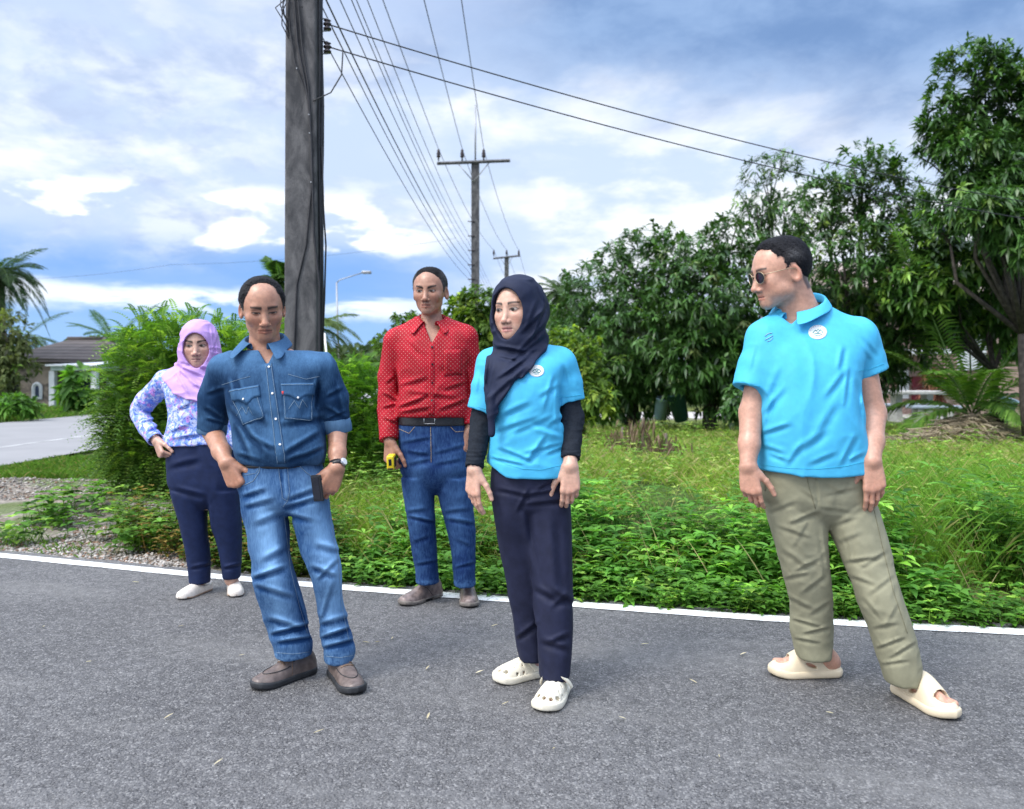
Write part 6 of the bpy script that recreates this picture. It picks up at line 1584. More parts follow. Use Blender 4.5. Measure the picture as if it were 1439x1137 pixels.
# ------------------------------------------------------------------ person: woman in the navy headscarf
def woman_navy():
    p = Person(3.0, (.09, 3.0), 'woman in a navy headscarf, cyan polo over black sleeves and cream clogs')
    prm = dict(w=.97, jaw=.98, chin=-.003, nose=.92, mouth=.0225, lip=1.0, open=1.15, brow=.85, browthick=.0032, browz=.0205, socket_shade=.35, blush=.55, fat=.003, lipcol=(.42, .15, .15), gaze=.003, ears=0, slitlift=-.02)
    p.head((728, 435), .0, 31, 4, 1, 1.02, prm)
    skin = (.58, .35, .26)
    sh = [(672, 683, 804, .140, 0), (655, 684, 802, .136, 0), (625, 688, 796, .130, -.005), (590, 689, 790, .128, -.012), (555, 688, 787, .127, -.018), (530, 686, 789, .118, -.008), (510, 684, 795, .100, .01), (496, 695, 785, .075, .03), (484, 715, 760, .055, .04)]
    rs = [p.P(692, 512, .02), p.P(684, 545, .0), p.P(677, 578, -.005)]; rel = p.P(678, 588, .0); rwr = p.P(666, 660, -.08)
    ls = [p.P(787, 512, .03), p.P(797, 540, .03), p.P(801, 564, .03)]; lel = p.P(804, 588, .015); lwr = p.P(801, 655, -.11)
    rh = hand_fn(rwr, (-.04, -.06, -1), (.75, -.66, 0), +1, .94, curls=[(14, 18, 12), (18, 22, 14), (22, 24, 14), (24, 24, 14)])
    lh = hand_fn(lwr, (.0, -.10, -1), (-.98, -.05, 0), -1, .98, curls=[(22, 28, 18), (26, 34, 20), (30, 38, 22), (32, 38, 22)])
    p.hands = [rh, lh]
    hip = [(728, 722, 764, .06, .01), (712, 704, 790, .10, .005), (696, 691, 800, .115, .005), (672, 688, 799, .118, 0), (650, 690, 794, .11, 0)]
    l1 = [(924, 729, 766, .066, .10), (905, 725, 765, .070, .10), (870, 720, 766, .074, .09), (820, 712, 765, .080, .06), (770, 702, 762, .088, .03), (720, 692, 752, .098, .0), (690, 689, 745, .10, 0)]
    l2 = [(950, 759, 800, .068, -.04), (930, 758, 802, .072, -.04), (890, 754, 804, .076, -.035), (840, 749, 805, .080, -.03), (790, 743, 804, .086, -.02), (740, 735, 803, .094, -.005), (700, 730, 801, .10, 0)]
    parts = [(lofts(sh[2:], p.Y0, shrink=.03), 0), (cap(p.P(728, 462, .02), p.P(733, 505, .03), .048, .05), .02), (lofts(hip, p.Y0, shrink=.028), .02), (lofts(l1, p.Y0, shrink=.03), .01), (lofts(l2, p.Y0, shrink=.03), .01),
             (sleeve([rs[0], rs[1], rel], [.036, .035, .035]), .02), (cap(rel, rwr, .036, .0245), .02), (rh, .012), (sleeve([ls[0], ls[1], lel], [.036, .035, .036]), .02), (cap(lel, lwr, .037, .0255), .02), (lh, .012)]
    p.body((-.20, .32), (p.Y0-.20, p.Y0+.20), (.02, .016, .68, .0027, .90, .010, 1.30, .0027, 1.60), parts, skin)
    # --- shirt
    cr = creases(kk=1.4, lst=[(700, 632, 745, 650, 4, .006), (745, 650, 770, 615, 5, .006), (697, 610, 760, 590, 6, .005), (720, 612, 775, 590, 5, .005), (700, 590, 745, 570, 6, .005), (770, 640, 795, 630, 4, .005), (735, 640, 795, 625, 4, .004),
                  (780, 530, 768, 575, 4, .005), (786, 545, 786, 600, 4, .006), (690, 645, 735, 655, 3, .005), (760, 560, 785, 545, 5, .004), (772, 600, 792, 590, 5, .005), (745, 600, 790, 615, 5, -.004),
                  (792, 515, 797, 545, 4, .003), (676, 525, 673, 555, 4, .003)])
    det = lambda P: clothnoise(P, 7, .007, (1, 1, 1), .7, 21.)+clothnoise(P, 20, .0015, (1, 1, .8), .6, 4.)+cr(P, p.Y0+.07)
    hem = lambda x, y, z: (HC-(666-HOR)/p.k)-z-.012*np.cos((x-.10)*9)+.006+.055*np.clip(-(x+.02)/.1, 0, 1)
    o, P, q = p.garment('shirt', M_POLO, A(-.22, p.Y0-.2, .76), A(.34, p.Y0+.22, 1.33), .0052,
                        [(cutby(lofts(sh, p.Y0), hem, .006), 0), (cutsleeve(sleeve(rs, [.055, .056, .057]), rs[-1], rs[-1]-rs[-2]+A(-.01, 0, 0), .037), .035), (cutsleeve(sleeve(ls, [.058, .058, .060]), ls[-1], ls[-1]-ls[-2], .039), .035), (cap(p.P(760, 500, .04), p.P(786, 512, .03), .045, .055), .04), (cap(p.P(712, 500, .04), p.P(692, 512, .02), .045, .052), .04)], det, colfn=const_col((.065, .43, .70)))
    b = bvh_of((P, q))
    polo_logo(b, o, (754, 521.5), 10.5, 8.2)
    mb = MB(); pass
    stitch(mb, b, [(693, 641), (712, 653), (735, 659), (760, 660), (797, 652)], .0009, .0008)
    stitch(mb, b, [(783, 557), (800, 557.5), (817, 555)], .0009, .0008); stitch(mb, b, [(669, 571), (680, 574.5), (688, 576)], .0009, .0008); mb.build_each('seam', M_PALEBLUE, o)
    # --- black undersleeves with scalloped cuffs
    for a, e, wv, r0, r1, up, cut, sd in ((rs[1], rel, rwr, .046, .034, 0, rwr+A(.004, 0, .012), 1), (ls[1], lel, lwr, .047, .035, 0, lwr+A(0, 0, .040), 2)):
        dn = unit(wv-e)
        F = Field.box(np.minimum(a, np.minimum(e, wv))-.07, np.maximum(a, np.maximum(e, wv))+.07, .004)
        F.put(cap(a, e, .0405, .043)); F.put(cap(e, wv, .043, r1), .02)
        F.detail(lambda P: clothnoise(P, 22, .004, (1, 1, 1.6), .6, sd*3.)+.0012*np.sin(P[:, 2]*420)*(P[:, 2] < .93))
        ec = endcut(cut, dn); w1 = unit(np.cross(dn, A(0, 1, 0))); w2 = np.cross(dn, w1)
        F.cut(lambda x, y, z: ec(x, y, z)-.004*np.abs(np.sin(4*np.arctan2((x-cut[0])*w2[0]+(y-cut[1])*w2[1]+(z-cut[2])*w2[2], (x-cut[0])*w1[0]+(y-cut[1])*w1[1]+(z-cut[2])*w1[2]))))
        F.cut(lambda x, y, z: (z-max(a[2]-.005, 0)) if False else endcut(a, a-e)(x, y, z))
        field_obj(F, 'undersleeve', M_SLEEVE, p.root, const_col((.014, .018, .026)))
    # --- trousers
    cj = creases(kk=1.7, lst=[(700, 690, 745, 700, 4, .004), (735, 700, 790, 690, 4, .004), (738, 712, 800, 705, 4, .004), (745, 690, 730, 720, 4, .005), (758, 690, 780, 676, 4, .004), (775, 835, 802, 850, 7, .007), (752, 830, 785, 850, 6, .006), (780, 855, 800, 838, 5, .005),
                  (762, 905, 795, 915, 6, .006), (775, 905, 800, 895, 5, .005), (728, 900, 755, 880, 5, .006), (735, 720, 748, 800, 6, -.004), (772, 730, 780, 830, 9, -.005)])
    dj = lambda P: clothnoise(P, 6, .007, (1, 1, .5), .7, 2.)+cj(P, p.Y0+.06)
    o2, P2, q2 = p.garment('trousers', M_NAVY, A(-.13, p.Y0-.2, .03), A(.27, p.Y0+.24, .90), .0055, [(lofts(hip, p.Y0), 0), (lofts(l1, p.Y0, 2.2), .008), (lofts(l2, p.Y0, 2.2), .008)], dj, colfn=const_col((.017, .020, .046)))
    # --- headscarf: hood, wrap round the neck, fall over the chest
    L2W = lambda f, k=1: xform(f, p.hR, p.hc, p.hs)
    hood = [L2W(skull(prm, .0165)), L2W(ell((0, -.092, -.012), (.074, .070, .076))), L2W(ell((0, .002, -.050), (.107, .096, .102)))]
    wrap = [L2W(cap((0, .026, -.115), (0, .006, -.150), .066, .080)), cap(p.P(729, 492, .01), p.P(733, 508, .02), .085, .082)]
    shf = lofts(sh, p.Y0)
    fall = poly2([(688, 478), (684, 500), (681, 530), (681, 555), (683, 575), (690, 596), (697, 586), (703, 566), (722, 543), (744, 520), (763, 495), (777, 470), (760, 455), (700, 455)])
    F = Field.box(A(-.17, p.Y0-.24, .93), A(.24, p.Y0+.20, 1.60), .0044)
    for g in hood: F.put(g, .035)
    for g in wrap: F.put(g, .045)
    def drape(x, y, z):
        u, v = px_of(x, y, z); e = fall(u, v)/p.k
        return smax(shf(x, y, z)-.020-.010*sstep(-v, -560, -500), np.maximum(e, y-p.Y0-.02), .006)
    drape.lo = A(-.17, p.Y0-.24, .93); drape.hi = A(.2, p.Y0+.05, 1.40)
    F.put(drape, .03)
    tail = cap(p.P(690, 560, -.135), p.P(691, 610, -.145), .016, .010); F.put(tail, .02)
    cr2 = creases(kk=1.1, lst=[(770, 455, 728, 500, 4, .007), (765, 475, 715, 515, 4, .008), (757, 490, 712, 530, 5, .007), (748, 503, 700, 535, 4, .006), (740, 520, 695, 560, 5, .008), (730, 530, 700, 575, 4, .006), (698, 490, 735, 497, 4, .009), (700, 503, 725, 508, 3, .006), (735, 470, 765, 440, 4, .006), (750, 478, 768, 430, 3, .006), (742, 465, 757, 425, 4, .005), (690, 500, 684, 550, 4, .006), (697, 515, 691, 545, 3, .003), (755, 405, 763, 425, 3, .004)])
    F.detail(lambda P: clothnoise(P, 11, .006, (1, 1, 1.5), .9, 33.)+cr2(P, p.Y0+.12))
    q_ = F.sl(p.hc-A(.13, .16, .17), p.hc+A(.13, .13, .13)); x, y, z = F.grid(q_)
    q3 = [x-p.hc[0], y-p.hc[1], z-p.hc[2]]; lx, ly, lz = [(p.hR[0, i]*q3[0]+p.hR[1, i]*q3[1]+p.hR[2, i]*q3[2])/p.hs for i in range(3)]
    e = np.sqrt((lx/(.0660-.014*sstep(-lz, .03, .11)))**2+((lz+.016)/.0945)**2)
    hole = np.maximum((e-1)*.055, .030-ly)*p.hs
    pass
    F.d[q_] = smax(F.d[q_], -hole, .006)
    P3, q3_ = F.mesh(); cc = np.tile(A(.012, .017, .042), (len(P3), 1))
    o3 = mesh_obj('headscarf', P3, q3_, M_HIJABN, p.root, cc)
    # --- clogs
    CL = [(0, .026, .030, 0), (.02, .036, .040, 0), (.06, .039, .055, 0), (.10, .042, .078, 0), (.14, .047, .076, .0), (.18, .052, .066, .003), (.22, .051, .056, .006), (.245, .042, .048, .008), (.262, .024, .038, .008), (.268, .012, .03, .008)]
    for hx, tx, sd, vis in (((757, 948), (712, 956), 1, 0), ((790, 966), (766, 1003), -1, 1)):
        cl = [(a, b_, c, d*sd) for a, b_, c, d in CL]
        def ex(F, h, R, L):
            for i, f_ in enumerate((.150, .168, .186, .204)):
                for k in range(3 if i % 2 else 4):
                    l = (k-(1.0 if i % 2 else 1.5))*.022
                    F.put(cap(h+R@A(f_, l, .03), h+R@A(f_, l, .11), .0036), 0, 's')
            for k, (f_, l) in enumerate(((.222, -.030), (.236, -.008), (.236, .016), (.218, .036))):
                F.put(cap(h+R@A(f_-.01, l*.9, .035), h+R@A(f_+.022, l*1.12, .060), .0075), 0, 's')
            for sl in (-1, 1):
                for f_ in (.15, .18): F.put(cap(h+R@A(f_, sl*.03, .035), h+R@A(f_, sl*.07, .038), .006), 0, 's')
            F.put(ell(h+R@A(.045, 0, .085), (.075, .075, .05)), .006, 's')
        so, sp, h, R = make_shoe(p, hx, tx, .268, cl, M_CLOG, M_CLOG, .030, .004, name='clog', n=2.5, extra=ex, sole_k=.012)
        mb = MB(); pts = [h+R@A(.135-.035*abs(t)**2, .057*math.sin(t*1.5), .036+.060*math.cos(t*1.5)) for t in np.linspace(-1, 1, 17)]
        v, f = [], []
        for i, c in enumerate(pts):
            nrm = unit(c-(h+R@A(.11, 0, .03))); fw = R[:, 0]
            for a_, b_ in ((-.010, 0), (.010, 0), (.010, .006), (-.010, .006)): v.append(c+fw*a_+nrm*b_)
        for i in range(len(pts)-1):
            for k in range(4): f.append((i*4+k, i*4+(k+1) % 4, i*4+4+(k+1) % 4, i*4+4+k))
        f += [(0, 1, 2, 3), tuple(range(len(v)-4, len(v)))[::-1]]
        mesh_obj('strap', v, f, M_CLOG, so, smooth=False)
        sk = MB(); sk.tube([h+R@A(t, 0, .034) for t in np.linspace(.03, .225, 9)], [.026, .028, .028, .030, .032, .031, .026, .020, .012], 10); sk.build('inner_sock', plain('foot_skin', (.42, .22, .18), .6), so)
        button(h+R@A(.09, .054*(1 if sd < 0 else -1), .045), R[:, 1]*(1 if sd < 0 else -1), .006, M_CLOG, so, .003, 'rivet')
    return p

# ------------------------------------------------------------------ person: man in the cyan polo
def man_polo():
    p = Person(3.0, (1.20, 3.0), 'tall man in dark round sunglasses, cyan polo shirt and khaki trousers, glancing sideways')
    prm = dict(w=1.0, jaw=1.02, chin=0.0, nose=1.12, mouth=.024, lip=1.1, fat=.006, open=.8, brow=.8, blush=.5, socket_shade=.3, stubble=.25, haircol=(.02, .02, .024))
    hp = [(-.14, -.07), (-.060, -.075), (-.047, -.04), (-.040, .0), (-.016, .022), (.0, .024), (.006, .010), (.014, .014), (.020, .052), (.034, .052), (.048, .088), (.07, .092), (.08, .14), (-.14, .14)]
    prm['roots'] = lambda y, z: poly2(hp)(y, z)
    p.head((1096, 383), .0, 62, 12, -2, 1.10, prm)
    skin = (.50, .275, .195)
    sh = [(672, 1061, 1226, .166, .0), (655, 1063, 1223, .162, -.005), (620, 1068, 1214, .155, -.02), (585, 1067, 1208, .152, -.025), (550, 1067, 1204, .145, -.02), (515, 1062, 1209, .135, -.01), (485, 1058, 1216, .118, .01), (462, 1068, 1205, .095, .03), (445, 1090, 1175, .07, .04), (430, 1105, 1155, .05, .045)]
    rs = [p.P(1076, 480, .0), p.P(1064, 515, -.015), p.P(1055, 546, -.03)]; rel = p.P(1056, 580, -.02); rwr = p.P(1051, 655, -.10)
    ls = [p.P(1204, 478, .03), p.P(1214, 505, .035), p.P(1221, 526, .035)]; lel = p.P(1226, 582, .01); lwr = p.P(1225, 648, -.135)
    rh = hand_fn(rwr, (.10, -.10, -1), (.88, -.45, 0), +1, 1.02, curls=[(18, 30, 20), (30, 34, 22), (36, 38, 24), (40, 38, 24)], thumb_in=-.05)
    lh = hand_fn(lwr, (.06, -.12, -1), (-1, .12, 0), -1, 1.08, curls=[(16, 20, 14), (18, 24, 16), (24, 28, 18), (28, 30, 18)], thumb_in=-.05)
    p.hands = [rh, lh]
    hip = [(738, 1138, 1166, .06, .01), (722, 1106, 1196, .10, .005), (700, 1073, 1226, .126, 0), (685, 1070, 1224, .130, 0), (660, 1069, 1218, .135, 0), (640, 1072, 1212, .13, 0)]
    l1 = [(922, 1121, 1166, .066, .10), (906, 1117, 1167, .070, .10), (885, 1113, 1168, .072, .09), (855, 1113, 1168, .076, .07), (815, 1104, 1165, .080, .03), (780, 1094, 1162, .084, .01), (745, 1084, 1160, .092, 0), (710, 1076, 1158, .102, 0), (685, 1071, 1152, .11, 0)]
    l2 = [(958, 1247, 1289, .066, -.10), (940, 1241, 1291, .070, -.10), (915, 1233, 1288, .072, -.10), (880, 1222, 1278, .078, -.095), (845, 1208, 1265, .084, -.09), (805, 1192, 1254, .088, -.07), (770, 1178, 1246, .094, -.045), (735, 1162, 1236, .104, -.02), (705, 1150, 1226, .112, 0)]
    parts = [(lofts(sh[2:], p.Y0, shrink=.035), 0), (cap(p.H(0, -.03, -.05), p.P(1127, 452, .03), .066, .074), .03), (cap(p.P(1122, 440, .03), p.P(1128, 480, .03), .064, .08), .03), (lofts(hip, p.Y0, shrink=.024), .02), (lofts(l1, p.Y0, shrink=.024), .01), (lofts(l2, p.Y0, shrink=.024), .01),
             (cap(rs[0], rel, .050, .043), .02), (cap(rel, rel*.4+rwr*.6, .045, .038), .02), (cap(rel*.4+rwr*.6, rwr, .038, .029), .02), (rh, .012), (cap(ls[0], lel, .054, .047), .02), (cap(lel, lel*.4+lwr*.6, .049, .041), .02), (cap(lel*.4+lwr*.6, lwr, .041, .031), .02), (lh, .012)]
    feet = []
    for hx, tx, an, sd in (((1166, 948), (1094, 948), p.P(1143, 915, .10), 1), ((1265, 972), (1340, 1012), p.P(1268, 950, -.10), -1)):
        h, R = shoe_local(hx, tx, .285); T = lambda f, l, z: h+R@A(f, l, z); feet.append((h, R))
        parts += [(cap(an+A(0, 0, .08), T(.055, 0, .075), .042, .038), .03), (cap(T(.04, 0, .055), T(.15, 0, .056), .032, .030), .03), (cap(T(.15, .0, .056), T(.215, .0, .047), .030, .022), .03), (cap(T(.05, 0, .05), T(.035, 0, .045), .036, .032), .03)]
        for i, (l, e, r) in enumerate(((.026, .262, .0125), (.008, .259, .0088), (-.008, .253, .0084), (-.022, .246, .008), (-.034, .236, .0075))):
            l *= -sd
            parts.append((cap(T(.205, l*.8, .046), T(e-.012, l, .046), r*1.05, r), .004))
    p.body((.83, 1.75), (p.Y0-.42, p.Y0+.26), (.02, .0045, .16, .015, .66, .0034, .90, .0085, 1.24, .0034, 1.38, .0027, 1.80), parts, skin, step=.0034)
    p.hair(hp, .0085, (.014, .014, .018), grey=lambda L: .4*np.exp(-((L[:, 1]+.02)/.03)**2-((L[:, 2]-.05)/.02)**2), tap=.018, crown=.003)
    # --- polo shirt
    cr = creases(kk=1.25, lst=[(1075, 585, 1105, 550, 6, .006), (1072, 612, 1110, 600, 5, .006), (1072, 630, 1100, 640, 5, .005), (1078, 600, 1090, 560, 5, .005), (1120, 640, 1165, 610, 7, .005), (1110, 655, 1130, 625, 5, .005), (1185, 655, 1205, 615, 5, .006), (1195, 650, 1215, 640, 4, .006), (1165, 560, 1190, 525, 6, .006), (1150, 620, 1180, 570, 8, .005), (1188, 490, 1183, 520, 5, .008), (1195, 520, 1190, 570, 4, .006), (1205, 540, 1212, 600, 4, .005), (1100, 520, 1085, 560, 7, .005), (1080, 640, 1105, 650, 4, .005),
                  (1205, 480, 1222, 508, 4, .003), (1212, 475, 1230, 500, 4, .003), (1064, 490, 1058, 520, 4, .003), (1140, 655, 1175, 640, 5, .004)])
    det = lambda P: clothnoise(P, 6, .009, (1, 1, .8), .8, 51.)+clothnoise(P, 18, .0015, (1, 1, .7), .6, 14.)+cr(P, p.Y0+.08)
    hem = lambda x, y, z: (HC-(661-HOR)/p.k)-z-.010*np.cos((x-1.13)*8)+.005
    vq = poly2([(1086, 436), (1112, 456), (1160, 408), (1110, 390)])
    neckv = lambda x, y, z: np.maximum(vq(*px_of(x, y, z))/p.k, y-(p.Y0+.0))
    neck = cap(p.P(1124, 425, .035), p.P(1128, 448, .02), .076, .066)
    def post(F):
        F.sub(neckv, .004)
    o, P, q = p.garment('shirt', M_POLO, A(.82, p.Y0-.24, .78), A(1.50, p.Y0+.24, 1.48), .0056,
                        [(cutby(lofts(sh, p.Y0), hem, .006), 0), (cutsleeve(sleeve(rs, [.066, .067, .066]), rs[-1], rs[-1]-rs[-2], .043), .04), (cutsleeve(sleeve(ls, [.070, .072, .074]), ls[-1], A(.035, 0, -.08), .050), .04), (cap(p.P(1150, 450, .04), p.P(1200, 474, .03), .055, .068), .05), (cap(p.P(1102, 454, .03), p.P(1078, 476, .0), .052, .062), .05)], det, subs=[(neck, .006)], colfn=const_col((.065, .43, .70)), post=post)
    b = bvh_of((P, q))
    polo_logo(b, o, (1149, 467), 13, 10)
    mb = MB(); stitch(mb, b, [(1075, 473), (1079, 469), (1085, 468)], .0018, .0012); stitch(mb, b, [(1075, 478), (1080, 475), (1086, 472)], .0018, .0012); stitch(mb, b, [(1078, 480), (1082, 479), (1086, 475)], .0016, .0012)
    if mb.v: mb.build_each('chest_mark', M_SILVER, o)
    mb = MB(); stitch(mb, b, [(1207, 521), (1222, 519), (1242, 511)], .0009, .0008); stitch(mb, b, [(1042, 535), (1055, 541), (1068, 543)], .0009, .0008)
    stitch(mb, b, [(1069, 653), (1110, 658), (1150, 659), (1190, 655), (1218, 648)], .0009, .0008);
    mb.build_each('seam', M_PALEBLUE, o)
    c = p.P(1124, 430, .035)
    co = collar(c[0], c[1], c[2]+.006, .086, .083, .054, -.032, .014, .022, .044, 1.1, M_POLO, o, gap=.20, yaw=-.70, flare=.028)
    a = co.data.color_attributes.new('Col', 'FLOAT_COLOR', 'POINT'); a.data.foreach_set('color', np.tile(np.array([.067, .44, .71, 1], np.float32), len(co.data.vertices)))
    # --- khaki trousers
    cj = creases(kk=.95, lst=[(1083, 722, 1118, 708, 4, .005), (1112, 738, 1150, 722, 4, .008), (1092, 742, 1138, 758, 4, .005), (1140, 730, 1118, 770, 4, .004), (1098, 775, 1132, 800, 5, .005), (1152, 788, 1118, 806, 4, .007), (1104, 815, 1136, 808, 4, .006), (1160, 812, 1130, 835, 4, .006), (1108, 842, 1140, 858, 4, .006), (1164, 850, 1140, 866, 4, .005), (1114, 872, 1150, 882, 3, .008), (1166, 884, 1130, 892, 3, .008), (1118, 899, 1152, 905, 3, .007), (1150, 740, 1158, 800, 4, .004),
                  (1180, 765, 1212, 752, 5, .004), (1190, 792, 1232, 786, 4, .008), (1246, 778, 1212, 800, 4, .007), (1196, 812, 1228, 824, 4, .006), (1256, 812, 1226, 836, 4, .005), (1212, 842, 1236, 872, 4, .005), (1264, 850, 1246, 884, 4, .004), (1228, 885, 1262, 878, 4, .006), (1234, 912, 1272, 898, 3, .009), (1286, 905, 1252, 926, 3, .009), (1242, 935, 1276, 930, 3, .007), (1160, 698, 1206, 688, 4, .005), (1152, 716, 1196, 722, 4, .004), (1146, 675, 1150, 712, 3, .005), (1222, 712, 1186, 735, 5, .004), (1168, 742, 1205, 730, 4, .005), (1125, 690, 1145, 705, 4, .005), (1160, 682, 1185, 696, 4, .004)])
    dj = lambda P: clothnoise(P, 7, .006, (1, 1, .6), .9, 71.)+clothnoise(P, 22, .003, (1, 1, .8), .7, 17.)+cj(P, p.Y0+.08)
    o2, P2, q2 = p.garment('trousers', M_KHAKI, A(.88, p.Y0-.28, .0), A(1.60, p.Y0+.26, .92), .0058, [(lofts(hip, p.Y0), 0), (lofts(l1, p.Y0, 2.2), .010), (lofts(l2, p.Y0, 2.2), .010)], dj, colfn=const_col((.27, .262, .18)))
    b2 = bvh_of((P2, q2)); mb = MB()
    stitch(mb, b2, [(1132, 663), (1137, 685), (1146, 715)], .0012); stitch(mb, b2, [(1144, 664), (1147, 675)], .0012); stitch(mb, b2, [(1222, 690), (1238, 760), (1255, 830), (1275, 890)], .0012); stitch(mb, b2, [(1205, 662), (1218, 690)], .0012); stitch(mb, b2, [(1074, 662), (1076, 690)], .0012)
    mb.build_each('seam', plain('khaki_thread', (.20, .19, .12), .9, .1, 90, 0), o2)
    # --- sunglasses
    gl = MB()
    T = lambda x, y, z: p.H(x, y, z)
    rim = lambda s, n=26: [T(s*.034+.0225*math.cos(a), .0985-.0008*abs(s*.034+.0225*math.cos(a))*20-.35*max(0, abs(.034+s*.0225*math.cos(a))-.034), -.004+.0205*math.sin(a)) for a in np.linspace(0, 2*math.pi, n)]
    for s in (-1, 1):
        gl.tube(rim(s), .0013, 6, cap=False)
        gl.tube([T(s*.055, .088, .004), T(s*.074, .072, .006), T(s*.083, .01, .008), T(s*.084, -.012, .004), T(s*.082, -.026, -.012)], .0015, 6)
    gl.tube([T(-.012, .102, .002), T(0, .107, .005), T(.012, .102, .002)], .0016, 6)
    go = gl.build('sunglasses', plain('gold_wire', (.42, .33, .22), .3, .1, 50, 0, metal=.8), p.root)
    for s in (-1, 1):
        r_ = rim(s, 25)[:-1]; cen = np.mean(r_, 0)+p.hR[:, 1]*.003
        mesh_obj('lens', r_+[cen], [(i, (i+1) % 24, 24) for i in range(24)], M_LENS, go)
    # --- slides
    SL = [(0, .030, .040, 0), (.02, .041, .048, 0), (.06, .045, .056, 0), (.09, .048, .092, 0), (.12, .050, .114, 0), (.15, .052, .110, 0), (.18, .054, .096, .002), (.215, .055, .077, .005), (.25, .049, .060, .006), (.275, .038, .050, .005), (.29, .020, .040, .004), (.296, .010, .03, .004)]
    for (h0, R0), hx, tx, sd in ((feet[0], (1166, 948), (1094, 948), 1), (feet[1], (1265, 972), (1340, 1012), -1)):
        sl_ = [(a_, b_, c_, d_*sd) for a_, b_, c_, d_ in SL]
        def ex(F, h, R, L):
            T2 = lambda f, l, z: h+R@A(f, l, z)
            foot = union([cap(T2(.035, 0, .066), T2(.15, 0, .058), .036, .033), cap(T2(.15, 0, .057), T2(.225, 0, .052), .033, .025), cap(T2(.22, -.020, .052), T2(.22, .020, .052), .020), cap(T2(.05, 0, .09), T2(.05, 0, .16), .045, .055)], .015)
            F.put(foot, .004, 's')
            F.put(ell(T2(.026, 0, .105), (.052, .07, .055)), .02, 's')
            F.put(xform(ell((0, 0, 0), (.028, .037, .026)), R, T2(.246, .0, .074)), .006, 's')
            for s in (-1, 1): F.put(cap(T2(.095, s*.03, .045), T2(.095, s*.075, .052), .001), 0, 's'); F.put(xform(ell((0, 0, 0), (.024, .05, .0065)), R@np.array([[.92, 0, -.39], [0, 1, 0], [.39, 0, .92]]), T2(.135, s*.045, .052)), .003, 's')
        so, sp, h, R = make_shoe(p, hx, tx, .296, sl_, M_SLIDE, M_SLIDE, .034, .005, name='slide_sandal', n=2.4, extra=ex, sole_k=.016)
    return p

